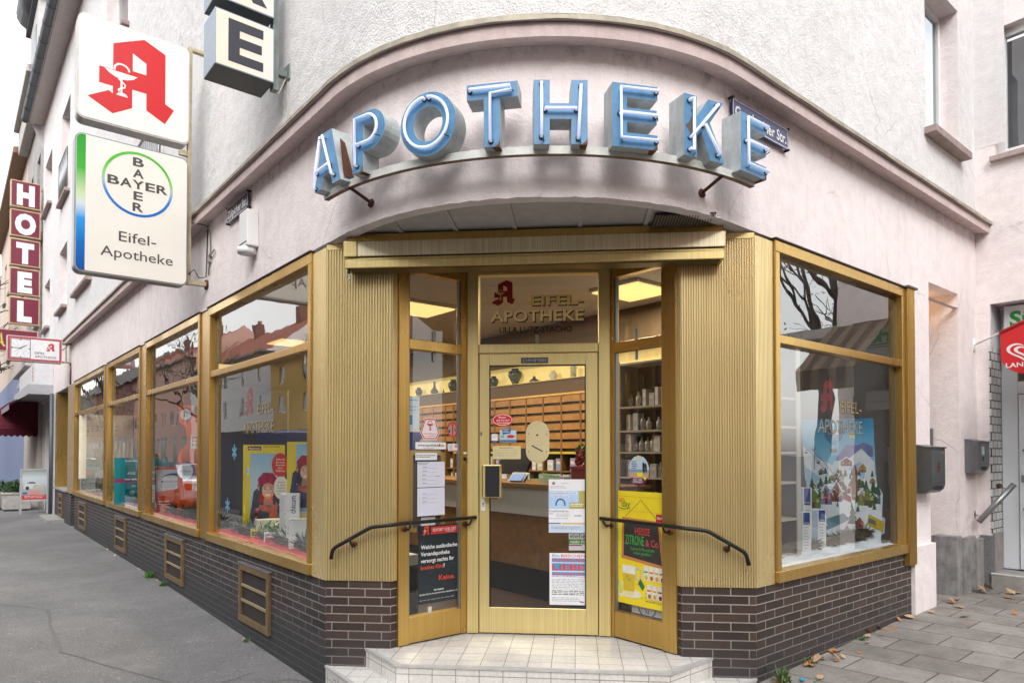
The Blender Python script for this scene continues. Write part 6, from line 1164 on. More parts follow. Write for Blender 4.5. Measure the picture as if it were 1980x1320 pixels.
# grey handrail beside the shop step
a = RF.w(4.6, -.0, 1.03); fr = CF
p0 = RP.w(.075, -.25, .995); p1 = RP.w(.35, -.05, 1.41)
t = Thing('grab_rail', 'thick grey slanted grab rail beside the neighbour shop door', 'handrail', CF, tuple(p0)); mb = MB(); mb.tube([p0, p1], .03, GREYM, 14); mb.tube([p0 - (p1 - p0) * .004, p0], .0305, RUST, 14); t.part('rail', mb)
q0 = RP.w(.0, -.12, 1.06); mb = MB(); mb.tube([p0 + (p1 - p0) * .12, q0], .006, GREYM, 6); mb.add([tuple(q0 + Vector((0, 0, .055))), tuple(q0 + Vector((.02, .02, 0))), tuple(q0 - Vector((0, 0, .055))), tuple(q0 - Vector((.02, .02, 0)))], [(0, 1, 2, 3), (3, 2, 1, 0)], RUST); t.part('stay', mb)
q1 = RP.w(.20, .0, 1.385); mb = MB(); mb.tube([p0 + (p1 - p0) * .85, q1], .006, GREYM, 6); mb.tube([q1, q1 + Vector((.006, .006, 0))], .03, RUST, 8); t.part('stay', mb)
# letter boxes
def letterbox(fr, x0, x1, z0, z1, d, lab, mark):
    t = Thing('letter_box', lab, 'letter box', fr, ((x0 + x1) / 2, -d / 2, z0)); m = P((.20, .215, .23), .32, .75, var=.1); r_ = .05
    mb = MB(); mb.prism([(-d, z1 - .04), (-.0, z1), (0, z0), (-d + r_, z0)] if 0 else [(-d, z0 + .08), (-d + .015, z0 + .035), (-d + .05, z0 + .005), (-.05, z0), (0, z0 + .01), (0, z1), (-d, z1 - .03)], x0, x1, m)
    mb.v = [(v[1], v[0], v[2]) for v in mb.v]; mb.f = [f[::-1] for f in mb.f]; t.part('case', mb, bevel=.006)
    mb = MB(); mb.box(x0 - .004, x1 + .004, -d - .015, .0, z1 - .032, z1 - .02, m); mb.add([(x0 - .004, -d - .015, z1 - .03), (x1 + .004, -d - .015, z1 - .03), (x1 + .004, 0, z1 + .006), (x0 - .004, 0, z1 + .006)], [(0, 1, 2, 3)], m); t.part('lid', mb)
    mb = MB(); mb.ell((x0 + x1) / 2, z0 + .055, (x1 - x0) * .3, .026, -d + .002, BLACK); mb.rect(x0 + .01, x1 - .01, z0 + .098, z0 + .101, -d - .0012, BLACK)
    if mark: mb.rect(x1 - .085, x1 - .045, z1 - .085, z1 - .065, -d - .0015, P((.55, .38, .1), .4, .6)); logo_a(mb, (x0 + x1) / 2 - .055, z0 + .20, .105, -d - .0015, P((.10, .015, .01), .5), None, False)
    else: mb.rect(x0 + .10, x0 + .19, z1 - .17, z1 - .08, -d - .0015, P((.5, .55, .55), .4)); mb.rect(x0 + .12, x0 + .18, z1 - .24, z1 - .19, -d - .0015, BLACK)
    t.part('front', mb)
letterbox(RF, 2.80, 3.14, 1.365, 1.83, .16, 'grey steel letter box with a small dark A beside the gold window post', True)
letterbox(RF, 4.22, 4.58, 1.53, 1.90, .13, 'plain grey steel letter box on the pale pier left of the shop door', False)
mb = MB(); mb.box(4.04, 4.055, .25, .55, 1.83, 2.02, GREYM)
for k in range(5): mb.box(4.03, 4.041, .27, .53, 1.845 + k * .035, 1.86 + k * .035, BLACK)
solo('wall_vent', 'grey louvred vent on the side of the pink doorway recess', 'vent', mb, RF, (4.05, .4, 1.83))
t = Thing('porch_lamp', 'small lit amber lamp on the ceiling of the pink doorway recess', 'lamp', RF, (3.80, .3, 3.37)); mb = MB(); mb.lathe((3.80, .30, 3.375), [(.035, 0), (.06, .012), (.062, .05), (.055, .075)], P((1.0, .55, .2), .3, 0, 2.5), 18); t.part('shade', mb); mb = MB(); mb.lathe((3.80, .30, 3.45), [(.045, 0), (.045, .02)], BRONZE, 16); t.part('base', mb)
ld = bpy.data.lights.new('porch_bulb', 'POINT'); ld.energy = 1.2; ld.color = (1, .6, .25); ld.shadow_soft_size = .05; lo_ = bpy.data.objects.new('porch_bulb', ld); COL.objects.link(lo_); lo_.location = RF.w(3.78, .30, 3.30)

# ================================================================== left side: neighbours down the street
# shop unit beyond the pharmacy (same house, ground floor)
mb = MB(); mb.box(-20.3, -17.15, .0, .35, 3.2, 4.2, WHITE2); mb.box(-17.35, -17.12, .0, .5, 0, 3.3, P((.05, .05, .055), .5)); mb.box(-20.3, -18.9, .05, .4, 0, 3.3, P((.5, .48, .45), .85)); mb.box(-18.95, -18.8, .0, .4, 0, 3.3, WHITE2); mb.box(-18.8, -17.35, .5, .52, 0, 3.3, P((.03, .03, .033), .3)); bpart('dark_shopfront', mb, LF)
t = Thing('cassette_sign', 'grey boxed shop sign with faded red letters and a folded grey awning', 'sign', LF, (-19, -.3, 3.6))
mb = MB(); mb.box(-22.0, -17.15, -.42, -.0, 3.55, 4.12, P((.58, .58, .60), .5)); mb.box(-22.0, -17.1, -.55, -.0, 3.28, 3.55, P((.36, .36, .38), .5)); t.part('box', mb, bevel=.01)
mb = MB(); mb.quad((-22.0, -.95, 3.0), (-17.15, -.95, 3.0), (-17.15, -.5, 3.30), (-22.0, -.5, 3.30), P((.12, .12, .13), .8)); mb.rect(-22.0, -17.15, 2.86, 3.0, -.95, P((.22, .22, .24), .8)); t.part('awning_cloth', mb)
mb = MB(); mb.rect(-18.1, -17.35, 3.62, 4.05, -.4215, P((.66, .67, .7), .5)); rdl = P((.55, .12, .10), .5)
for k in range(4): mb.ell(-17.62, 3.70 + k * .1, .13, .045, -.423, rdl)
t.part('lettering', mb)
t = Thing('domed_awning', 'burgundy domed canopy with scalloped edge over a neighbour door', 'awning', LF, (-21.5, -.5, 2.7)); BUR = P((.13, .008, .025), .75, var=.12)
mb = MB(); Rr, D_ = 1.35, 1.15; cxx = -21.8; ribs = 9; vs = []; nn = 14
for i in range(nn + 1):
    th = math.pi * .5 * i / nn
    for j in range(17):
        x = cxx - Rr + 2 * Rr * j / 16; vs.append((x, -.05 - D_ * math.cos(th) * (1.0), 2.45 + 1.0 * math.sin(th)))
mb.add(vs, [(i * 17 + j, i * 17 + j + 1, (i + 1) * 17 + j + 1, (i + 1) * 17 + j) for i in range(nn) for j in range(16)], BUR, True)
for sx in (-1, 1): mb.add([(cxx + sx * Rr, -.05, 2.45)] + [(cxx + sx * Rr, -.05 - D_ * math.cos(math.pi * .5 * i / 12), 2.45 + math.sin(math.pi * .5 * i / 12)) for i in range(13)], [(0, i + 1, i + 2) if sx > 0 else (0, i + 2, i + 1) for i in range(12)], BUR)
t.part('canopy', mb)
mb = MB(); zz = 2.45; n = 30; P0 = [(cxx + Rr, -.05), (cxx + Rr, -.05 - D_), (cxx - Rr, -.05 - D_)]
for (xa, ya), (xb, yb) in zip(P0, P0[1:]):
    k = 8 if xa == xb else 18
    for i in range(k):
        u0, u1 = i / k, (i + 1) / k; um = (u0 + u1) / 2; A = (xa + (xb - xa) * u0, ya + (yb - ya) * u0); Bq = (xa + (xb - xa) * u1, ya + (yb - ya) * u1); Mq = (xa + (xb - xa) * um, ya + (yb - ya) * um)
        mb.add([(*A, zz), (*A, zz - .19), (*Mq, zz - .245), (*Bq, zz - .19), (*Bq, zz)], [(0, 1, 2, 3, 4)], BUR); mb.add([(*A, zz), (*A, zz - .19), (*Mq, zz - .245), (*Bq, zz - .19), (*Bq, zz)], [(4, 3, 2, 1, 0)], BUR)
t.part('valance', mb)
mb = MB()
for k in range(7):
    x = cxx + Rr - .0 + .004; th = math.pi * .5 * (k + .5) / 7; mb.tube([(x, -.05, 2.45), (x, -.05 - D_ * math.cos(th), 2.45 + math.sin(th))], .008, P((.08, .005, .015), .8), 5)
t.part('rib', mb)
def neighbour(name, lab, s0, s1, h, m, gm, gh, roofm, wins, parapet=None):
    t = Thing(name, lab, 'building', LF, (-(s0 + s1) / 2, 0, 0)); mb = MB(); wall(mb, -s1, -s0, gh, h, [(-w_[1], -w_[0], w_[2], w_[3]) for w_ in wins], 0, m, .2); mb.box(-s1, -s0, .25, 8, 0, h, m); t.part('wall', mb)
    mb = MB(); mb.box(-s1, -s0, -.03, .25, 0, gh, gm); t.part('ground_floor', mb); mb = MB(); mb.box(-s1, -s0, -.45, .3, h, h + .22, roofm); mb.quad((-s1, -.4, h + .2), (-s0, -.4, h + .2), (-s0, 5, h + 4), (-s1, 5, h + 4), P((.13, .05, .035), .8, var=.3)); mb.quad((-s0, -.4, h), (-s0, 8, h), (-s0, 5, h + 4), (-s0, -.4, h + .2), m); t.part('roof', mb)
    for w_ in wins:
        g = MB(); g.box(-w_[1], -w_[0], .14, .18, w_[2], w_[3], WHT); g.rect(-w_[1] + .08, -w_[0] - .08, w_[2] + .1, w_[3] - .08, .136, P((.05, .055, .06), .15)); g.box(-w_[1] - .05, -w_[0] + .05, -.1, .14, w_[2] - .1, w_[2], P((.4, .36, .34), .8)); t.part('window', g)
    return t
t = neighbour('grey_house', 'tall pale grey old house with stone cornices and a dormer gable beyond the pharmacy', 20.35, 25.6, 13.3, NBRICK, P((.42, .38, .34), .85, var=.15), 3.2, P((.42, .40, .38), .85), [(21.2, 22.2, 9.4, 11.2), (23.5, 24.5, 9.4, 11.2), (21.2, 22.2, 5.8, 7.6), (23.5, 24.5, 5.8, 7.6)])
mb = MB(); STO = P((.44, .42, .39), .85, var=.2)
for a in ((-.30, 12.5, 13.3), (-.28, 8.2, 8.5), (-.4, 4.35, 4.6), (-.25, 4.0, 4.2)): mb = MB(); mb.box(-25.6, -20.36, a[0], 0, a[1], a[2], STO); t.part('cornice', mb, bevel=.03)
mb = MB(); mb.box(-23.6, -20.9, -.12, 1.5, 13.3, 16.0, P((.45, .45, .45), .8)); mb.box(-23.8, -20.7, -.25, 1.6, 16.0, 16.25, LEAD); mb.box(-23.0, -21.5, -.135, -.12, 13.9, 15.4, P((.1, .11, .12), .3)); mb.tube([(-23.4, -.1, 16.5), (-21.1, -.1, 16.5)], .45, LEAD, 14); t.part('dormer', mb)
neighbour('orange_house', 'peach and orange house with blue painted ground floor at the left edge', 25.6, 42, 12.6, P((.54, .45, .38), .85, var=.08), P((.17, .21, .34), .8, var=.1), 4.9, P((.22, .14, .09), .7), [(27 + 3.4 * k, 28.4 + 3.4 * k, z, z + 1.9) for k in range(4) for z in (6, 9.2)])
neighbour('grey_house', 'plain grey house farther down the street behind the hotel sign', 42, 62, 11.0, P((.40, .40, .40), .85), P((.3, .28, .26), .8), 3.6, LEAD, [(43.5 + 3.4 * k, 45 + 3.4 * k, z, z + 1.8) for k in range(5) for z in (4.8, 8)])
# blue shopfront pieces, planters, bench
t = Thing('planter', 'round stone planter with low green bushes at the far left', 'planter', LF, (-20.3, -.75, .08)); STN = P((.40, .38, .35), .9, var=.2, bmp=.008, bs=25)
def bush(t, cx, cy, cz, rx, ry, rz, n, seed):
    mb = MB(); r = random.Random(seed); ms = [P((.018, .05, .014), .6), P((.03, .08, .02), .6), P((.05, .12, .03), .6)]
    for k in range(n):
        d = Vector((r.gauss(0, 1), r.gauss(0, 1), r.gauss(0, 1))).normalized() * r.uniform(.55, 1.05); c = Vector((cx + d.x * rx, cy + d.y * ry, cz + abs(d.z) * rz)); a = Vector((r.gauss(0, 1), r.gauss(0, 1), r.gauss(0, 1))).normalized() * .035; b = a.orthogonal().normalized() * .02
        mb.add([c - a, c + b, c + a, c - b], [(0, 1, 2, 3)], ms[min(2, int((d.z + 1) * 1.5))])
    t.part('bush', mb)
mb = MB(); mb.lathe((-20.3, -1.0, .08), [(.28, 0), (.42, .1), (.5, .45), (.52, .5), (.46, .5)], STN, 22); t.part('pot', mb); bush(t, -20.3, -1.0, .5, .5, .5, .42, 900, 5)
t = Thing('planter', 'square rough stone planter box with a green bush beside the advertising board', 'planter', LF, (-19.6, -.6, .08)); mb = MB(); mb.box(-20.1, -19.2, -.95, -.3, .12, .58, STN); mb.box(-20.05, -19.25, -.9, -.35, .07, .12, DARK); mb.box(-20.12, -19.18, -.97, -.28, .54, .60, STN); t.part('pot', mb, bevel=.015); bush(t, -19.65, -.62, .58, .42, .3, .36, 900, 6)
# advertising A-board
FB = LPF(17.7)
t = Thing('advertising_board', 'folding pavement board in a silver frame with a photo poster and a red foot panel', 'sign board', FB, (-.34, .15, .08)); ALU = P((.62, .64, .66), .35, .5)
mb = MB(); X0, X1 = -.66, -.03
for a in ((X0, X0 + .04, .08, 1.30), (X1 - .04, X1, .08, 1.30), (X0 + .04, X1 - .04, 1.26, 1.30), (X0 + .04, X1 - .04, .42, .47)): mb.box(a[0], a[1], 0, .03, a[2], a[3], ALU)
for x in (X0 + .02, X1 - .02): mb.tube([(x, .03, 1.28), (x, .42, .08)], .018, ALU, 6)
t.part('frame', mb, bevel=.003)
mb = MB(); mb.rect(X0 + .04, X1 - .04, .47, 1.26, .01, grad('board_photo', [(0, (.45, .44, .44)), (.35, (.38, .40, .42)), (.55, (.55, .60, .63)), (.75, (.60, .66, .70)), (1, (.30, .36, .33))], 2, .4)); mb.rect(X0 + .04, X1 - .04, .47, .60, .008, P((.55, .06, .06), .5)); mb.lines(X0 + .10, X1 - .08, .565, 2, .04, .014, WHT, .006, 3, .1); mb.poly([(-.45, .60), (-.25, .60), (-.2, .72), (-.35, .78), (-.47, .70)], .007, P((.6, .3, .28), .5))
mb.poly([(-.58, .82), (-.54, .92), (-.46, .97), (-.34, .97), (-.27, .9), (-.2, .87), (-.2, .78), (-.58, .76)], .007, P((.62, .66, .68), .4)); mb.poly([(-.52, .91), (-.45, .955), (-.35, .955), (-.29, .9)], .006, P((.12, .15, .17), .3)); mb.ell(-.5, .785, .04, .05, .0055, DARK); mb.ell(-.27, .79, .04, .05, .0055, DARK); mb.poly([(-.40, .72), (-.36, .86), (-.28, .88), (-.18, .84), (-.12, .72)], .005, P((.5, .45, .40), .5)); mb.rect(-.6, -.5, .62, .68, .006, P((.05, .15, .4), .5)); t.part('poster', mb)
# ================================================================== across the streets (seen mirrored in the panes)
OL = LF.sub(0, -16, R(180)); OR_ = RF.sub(0, -14, R(180))
ROOF = [P((.32, .075, .045), .8, var=.35, vs=3), P((.22, .08, .06), .8, var=.3), P((.07, .06, .06), .8, var=.3)]
def house(fr, x0, x1, eave, ridge, m, roofm, rows, cols, lab, gm=None, seed=0):
    t = Thing('town_house', lab, 'house', fr, ((x0 + x1) / 2, 0, 0)); W_ = (x1 - x0); wins = []
    for r_ in range(rows):
        for c in range(cols): cx = x0 + W_ * (c + .5) / cols; z = 4.0 + r_ * (eave - 4.0) / rows; wins.append((cx - .55, cx + .55, z + .5, z + .5 + min(1.5, (eave - 4) / rows - .9)))
    mb = MB(); wall(mb, x0, x1, 0, eave, wins, 0, m, .15); mb.box(x0, x1, .3, 10, 0, eave, m); t.part('wall', mb)
    mb = MB(); mb.quad((x0, -.4, eave), (x1, -.4, eave), (x1, 5, ridge), (x0, 5, ridge), roofm); mb.quad((x1, 10.4, eave), (x0, 10.4, eave), (x0, 5, ridge), (x1, 5, ridge), roofm); mb.add([(x0, -.4, eave), (x0, 5, ridge), (x0, 10.4, eave)], [(0, 1, 2)], m); mb.add([(x1, -.4, eave), (x1, 10.4, eave), (x1, 5, ridge)], [(0, 1, 2)], m); mb.box(x0, x1, -.55, -.35, eave - .08, eave + .08, LEAD); rf = t.part('roof', mb)
    for k in range(2): g = MB(); cx = x0 + W_ * (.25 + .5 * k); g.box(cx - .5, cx + .5, 4.2, 5.0, ridge - .8, ridge + .9, P((.14, .05, .04), .9)); g.lathe((cx, 4.6, ridge + .9), [(.14, 0), (.14, .4)], P((.2, .08, .05), .8), 10); t.part('chimney', g, rf)
    for w_ in wins: g = MB(); g.box(w_[0], w_[1], .1, .14, w_[2], w_[3], WHT); xm = (w_[0] + w_[1]) / 2; g.rect(w_[0] + .07, xm - .03, w_[2] + .07, w_[3] - .07, .096, P((.06, .07, .08), .12)); g.rect(xm + .03, w_[1] - .07, w_[2] + .07, w_[3] - .07, .096, P((.06, .07, .08), .12)); t.part('window', g)
    g = MB()
    n = max(2, int(W_ / 4))
    for k in range(n): cx = x0 + W_ * (k + .5) / n; g.box(cx - 1.2, cx + 1.2, -.02, .02, .5 if k % 3 else 0, 3.0, P((.05, .055, .06), .2)); g.box(cx - 1.3, cx + 1.3, -.06, -.0, 3.0, 3.3, gm or P((.25, .22, .2), .7))
    t.part('shopfront', g)
YH = P((.68, .45, .13), .85, var=.06); WH = P((.74, .73, .71), .85, var=.06); BRH = P((.18, .055, .04), .85, var=.15); PKH = P((.52, .31, .26), .85, var=.08); GRH = P((.34, .33, .32), .85)
house(OL, -14, 2, 11.5, 15.5, GRH, ROOF[2], 2, 4, 'grey house across the street near the crossing, seen mirrored'); house(OL, 2, 22, 10.5, 14.5, BRH, ROOF[1], 2, 5, 'dark brick house across the street, seen mirrored')
house(OL, 24, 45, 8.2, 11.6, YH, ROOF[0], 2, 5, 'ochre house with red tiled roof across the street, seen mirrored in the nearest window'); house(OL, 45, 66, 9.2, 13.0, WH, ROOF[0], 2, 5, 'white house with red tiled roof across the street, seen mirrored')
house(OL, 66, 92, 11.0, 14.6, PKH, ROOF[0], 2, 6, 'pink brick house across the street, seen mirrored'); house(OL, 92, 150, 10.8, 15.4, BRH, ROOF[2], 3, 12, 'long red brick apartment house across the street, seen mirrored', P((.03, .12, .35), .5))
house(OR_, -8, 9, 11, 15, PKH, ROOF[1], 2, 4, 'rose house across the side street, seen mirrored'); house(OR_, 9, 26, 6.2, 8.4, P((.46, .36, .2), .85), ROOF[1], 2, 4, 'sand coloured house across the side street, seen mirrored'); house(OR_, 26, 60, 7.2, 9.2, BRH, ROOF[2], 2, 8, 'brown brick house far down the side street, seen mirrored')
OC = Fr(0, -27, R(180)); house(OC, -11, 11, 13, 17, P((.32, .29, .26), .85), ROOF[2], 3, 5, 'stone house diagonally across the crossing, seen mirrored in the door glass')
# cars
def make_car(fr, x, yy, col, lab, kind='car', rev=1):
    """car along local x, at the kerb"""
    t = Thing('parked_' + ('van' if kind == 'van' else 'car'), lab, kind, fr, (x, yy, -.12), 'vehicles parked along the kerb'); m = P(col, .22, .3, var=.02); gl = P((.03, .035, .04), .06)
    if kind == 'van': body = [(-2.5, .35), (2.5, .35), (2.55, .9), (2.3, 1.15), (1.75, 1.3), (1.2, 2.1), (.9, 2.42), (-2.45, 2.42), (-2.55, 1.2)]; wd = .98; cab_w = [(1.0, 2.05), (1.2, 2.02), (1.62, 1.4), (.95, 1.4)]; wl = [(.95, 1.42, 1.4, 2.0), ]
    else: body = [(-2.1, .3), (2.1, .3), (2.15, .62), (2.05, .78), (1.15, .95), (.45, 1.42), (-1.1, 1.45), (-1.75, 1.05), (-2.1, .98), (-2.15, .6)]; wd = .86
    mb = MB(); mb.prism([(p[0] * rev, p[1] - .12) for p in body], -wd, wd, m); mb.v = [(v[0] + x, v[1] + yy, v[2]) for v in mb.v]; t.part('body', mb, bevel=.06)
    g = MB()
    sw = [(.9, 2.0), (1.18, 1.98), (1.6, 1.4), (.85, 1.4)] if kind == 'van' else [(-1.0, 1.38), (.38, 1.36), (.95, .98), (-1.55, 1.0)]
    for s in (-1, 1): g.poly([(x + p[0] * rev, p[1] - .12) for p in sw], yy + s * (wd + .004), gl)
    if kind == 'van': fw_ = [(1.78, 1.32), (1.24, 2.08)]; rw_ = [(-2.57, 1.4), (-2.5, 2.1)]
    else: fw_ = [(1.12, .98), (.5, 1.40)]; rw_ = [(-1.72, 1.1), (-1.16, 1.42)]
    for (a, b), (c, d) in (fw_, rw_):
        g.add([(x + a * rev + .012 * rev * (1 if a > 0 else -1), yy - wd * .85, b - .11), (x + a * rev + .012 * rev * (1 if a > 0 else -1), yy + wd * .85, b - .11), (x + c * rev + .012 * rev * (1 if a > 0 else -1), yy + wd * .8, d - .11), (x + c * rev + .012 * rev * (1 if a > 0 else -1), yy - wd * .8, d - .11)], [(0, 1, 2, 3)], gl)
    t.part('window', g)
    ax = (1.55, -1.6) if kind == 'van' else (1.3, -1.3)
    for a in ax:
        for s in (-1, 1):
            g = MB(); g.tube([(x + a * rev, yy + s * (wd - .2), .2), (x + a * rev, yy + s * (wd + .01), .2)], .32, P((.015, .015, .015), .8), 20); w_ = t.part('wheel', g); g = MB(); g.tube([(x + a * rev, yy + s * (wd + .008), .2), (x + a * rev, yy + s * (wd + .016), .2)], .19, GREYM, 14); t.part('rim', g, w_)
    e = 2.5 if kind == 'van' else 2.13
    for s in (-1, 1):
        g = MB(); g.box(x + e * rev, x + (e + .04) * rev, yy + s * wd * .6, yy + s * wd * .92, .5, .66, P((.7, .7, .68), .1)); t.part('headlight', g); g = MB(); g.box(x - e * rev, x - (e + .05) * rev, yy + s * wd * .6, yy + s * wd * .95, .52, .72, P((.35, .01, .01), .2)); t.part('tail_light', g)
make_car(LF, -14.6, -4.6, (.012, .02, .09), 'dark blue delivery van parked at the kerb, seen mirrored in the nearest window', 'van', -1)
for x, col, lab in ((-21.5, (.62, .64, .66), 'silver car parked behind the blue van, seen mirrored'), (-28, (.10, .12, .14), 'dark grey car, third along the kerb, seen mirrored'), (-34.5, (.8, .8, .8), 'white estate car, fourth along the kerb, seen mirrored'), (-42, (.02, .10, .12), 'teal car, fifth along the kerb, seen mirrored'), (-50, (.6, .61, .62), 'light grey car, last along the kerb, seen mirrored')): make_car(LF, x, -4.6, col, lab, 'car', -1)
make_car(LF, -25, -11.5, (.6, .6, .6), 'white van parked across the road, seen mirrored', 'van', 1); make_car(LF, -37, -11.5, (.3, .03, .03), 'dark red car parked across the road, seen mirrored')
make_car(RF, 15, -5.0, (.05, .05, .055), 'black car parked in the side street, seen mirrored'); make_car(RF, 23, -5.0, (.45, .46, .48), 'silver car parked in the side street, seen mirrored')
# bare trees
def tree(p, h, seed, lab, leafc=None):
    r = random.Random(seed); t = Thing('street_tree', lab, 'tree', CF, p); mb = MB(); lf = MB(); bark = P((.05, .04, .032), .9, var=.3, bmp=.01, bs=20)
    def grow(a, d, L, rad, dep):
        pts = [a]; c = a
        for k in range(3): d = (d + Vector((r.gauss(0, .14), r.gauss(0, .14), r.gauss(.03, .1)))).normalized(); c = c + d * L / 3; pts.append(c)
        mb.tube(pts, rad, bark, 6 if dep < 3 else 4, rad * .6, caps=False)
        if dep >= 3 and leafc and r.random() < .8:
            for q in range(3): e = Vector((r.gauss(0, 1), r.gauss(0, 1), r.gauss(0, 1))).normalized() * .05; f_ = e.orthogonal().normalized() * .035; cc = c + Vector((r.gauss(0, .12), r.gauss(0, .12), r.gauss(0, .12))); lf.add([cc - e, cc + f_, cc + e, cc - f_], [(0, 1, 2, 3)], leafc)
        if dep < 5:
            for k in range(3 if dep < 4 else 2):
                n = (d + Vector((r.gauss(0, .55), r.gauss(0, .55), r.gauss(.12, .35)))).normalized(); grow(pts[-1] if k < 2 else pts[2], n, L * r.uniform(.62, .82), rad * .58, dep + 1)
    grow(Vector(p), Vector((0, 0, 1)), h * .36, h * .018, 0); t.part('trunk', mb)
    if leafc: t.part('foliage', lf)
ORL = P((.30, .12, .02), .7, var=.3)
q = RF.w(10.4, -4.8, .1); tree(tuple(q), 9.5, 3, 'tree with a few rust leaves in the side street, seen mirrored in the right window', ORL); q = RF.w(18.5, -4.8, .1); tree(tuple(q), 8, 5, 'second bare tree farther along the side street, seen mirrored', ORL)
q = LF.w(-31, -3.4, 0); tree(tuple(q), 10, 7, 'bare tree at the kerb by the parked cars, seen mirrored'); q = LF.w(-45, -12.4, 0); tree(tuple(q), 11, 9, 'bare tree across the road, seen mirrored')
# man on the pavement, mirrored in the second window
pm = LF.w(-15.75, -2.2, 0); pm.z = .08
def person(pos, rot):
    t = Thing('person', 'bald man in a dark jacket and blue jeans standing on the pavement, seen mirrored', 'person', Fr(pos.x, pos.y, rot, pos.z), (0, 0, 0))
    V = [(0, 0, .92), (0, 0, 1.08), (0, .0, 1.25), (0, 0, 1.42), (0, -.01, 1.50), (0, -.02, 1.58), (0, -.02, 1.68), (.09, 0, .88), (.10, -.01, .48), (.10, .02, .09), (.11, -.12, .04), (-.09, 0, .88), (-.11, -.01, .48), (-.11, .02, .09), (-.12, -.12, .04), (.17, 0, 1.39), (.25, .02, 1.12), (.13, -.2, 1.07), (.05, -.25, 1.09), (-.17, 0, 1.39), (-.25, .02, 1.12), (-.13, -.2, 1.07), (-.05, -.25, 1.09)]
    E_ = [(0, 1), (1, 2), (2, 3), (3, 4), (4, 5), (5, 6), (0, 7), (7, 8), (8, 9), (9, 10), (0, 11), (11, 12), (12, 13), (13, 14), (3, 15), (15, 16), (16, 17), (17, 18), (3, 19), (19, 20), (20, 21), (21, 22)]
    rad = [.15, .15, .165, .12, .055, .085, .08, .10, .07, .05, .045, .10, .07, .05, .045, .075, .055, .045, .035, .075, .055, .045, .035]
    me = bpy.data.meshes.new('body'); me.from_pydata(V, E_, []); o = bpy.data.objects.new('body', me); COL.objects.link(o); o.parent = t.e
    sk = o.modifiers.new('skin', 'SKIN'); sk.use_smooth_shade = True
    for i, d in enumerate(me.skin_vertices[0].data): d.radius = (rad[i], rad[i] * .85); d.use_root = (i == 0)
    o.modifiers.new('sub', 'SUBSURF').levels = 2; o.modifiers['sub'].render_levels = 2
    m, nt, b = nodes('person_cloth'); sx = nd(nt, 'ShaderNodeSeparateXYZ'); lk(nt, nd(nt, 'ShaderNodeTexCoord').outputs['Object'], sx.inputs[0]); dv = nd(nt, 'ShaderNodeMath', operation='DIVIDE'); dv.inputs[1].default_value = 2.0; lk(nt, sx.outputs[2], dv.inputs[0])
    rp = nd(nt, 'ShaderNodeValToRGB'); rp.color_ramp.interpolation = 'CONSTANT'; e = rp.color_ramp.elements; e[0].color = (.01, .01, .01, 1); e[1].position = .05; e[1].color = (.10, .13, .20, 1)
    for p_, c in ((.43, (.05, .04, .035, 1)), (.755, (.42, .22, .15, 1))): k = e.new(p_); k.color = c
    lk(nt, dv.outputs[0], rp.inputs[0]); lk(nt, rp.outputs[0], b.inputs['Base Color']); b.inputs['Roughness'].default_value = .8; me.materials.append(m)
    mb = MB(); sk_ = P((.42, .22, .15), .6)
    for s in (-1, 1): mb.lathe((s * .032, -.10, 1.60), [(.012, -.006), (.012, .006)], BLACK, 8); mb.tube([(s * .085, -.01, 1.57), (s * .09, -.0, 1.62)], .014, sk_, 6)
    mb.tube([(0, -.095, 1.60), (0, -.122, 1.565)], .012, sk_, 6); mb.box(-.028, .028, -.104, -.096, 1.528, 1.534, P((.3, .1, .08), .6)); t.part('face', mb)
    for s in (-1, 1):
        mb = MB()
        for k in range(4): mb.tube([(s * (.045 - k * .004), -.25, 1.115 - k * .018), (s * .0, -.275 - .004 * k, 1.11 - k * .018), (-s * .02, -.262, 1.105 - k * .018)], .009, sk_, 6)
        mb.tube([(s * .05, -.245, 1.12), (s * .03, -.265, 1.145)], .010, sk_, 6); t.part('hand', mb)
person(pm, R(-45 + 180))
# leaves and weeds
lm = MB(); 
pts = [(0, 0, 0), (.03, .028, .006), (.07, .03, .014), (.11, .012, .02), (.13, 0, .024), (.11, -.012, .02), (.07, -.03, .012), (.03, -.028, .008)]; lm.add(pts, [(0, 1, 2, 3), (0, 3, 4, 5), (0, 5, 6, 7)], P((.36, .16, .055), .75, var=.35, vs=30)); lp = mk('fallen_leaf', lm); lm2 = MB(); lm2.add([(p[0] * .8, p[1] * 1.3, p[2] * 1.8) for p in pts], [(0, 1, 2, 3), (0, 3, 4, 5), (0, 5, 6, 7)], P((.46, .30, .18), .75, var=.3, vs=30)); lp2 = mk('fallen_leaf', lm2)
r = random.Random(12); used2 = [False, False]
def leaf(fr, x, o, s, lab):
    i = r.randrange(2); b = (lp, lp2)[i]; l = b if not used2[i] else b.copy()
    if used2[i]: COL.objects.link(l)
    used2[i] = True; w_ = fr.w(x, -o); l.location = (w_.x, w_.y, ground_h(w_.x) + .012); l.rotation_euler = (r.uniform(-.4, .4), r.uniform(-.4, .4), r.uniform(0, 6.3)); l.scale = (s, s, s); l['category'] = 'leaf'; l['group'] = 'fallen leaves on the pavement'; l['label'] = lab
for k in range(46):
    x = abs(r.gauss(0, 1.3)) + .12 if k < 26 else r.uniform(2.6, 4.6); leaf(RF, x, abs(r.gauss(.05, .07)) + .02 if k < 34 else r.uniform(.1, 1.6), r.uniform(.35, 1.0), 'brown dead leaf lying along the foot of the right wall')
for k in range(8): leaf(RF, r.uniform(4.1, 4.7), r.uniform(.12, .9), r.uniform(.9, 1.5), 'large brown dead leaf in the corner by the neighbour shop')
for k in range(12): leaf(LF, -r.uniform(.2, 9), r.uniform(.02, .10), r.uniform(.3, .5), 'small dead leaf along the foot of the left wall')
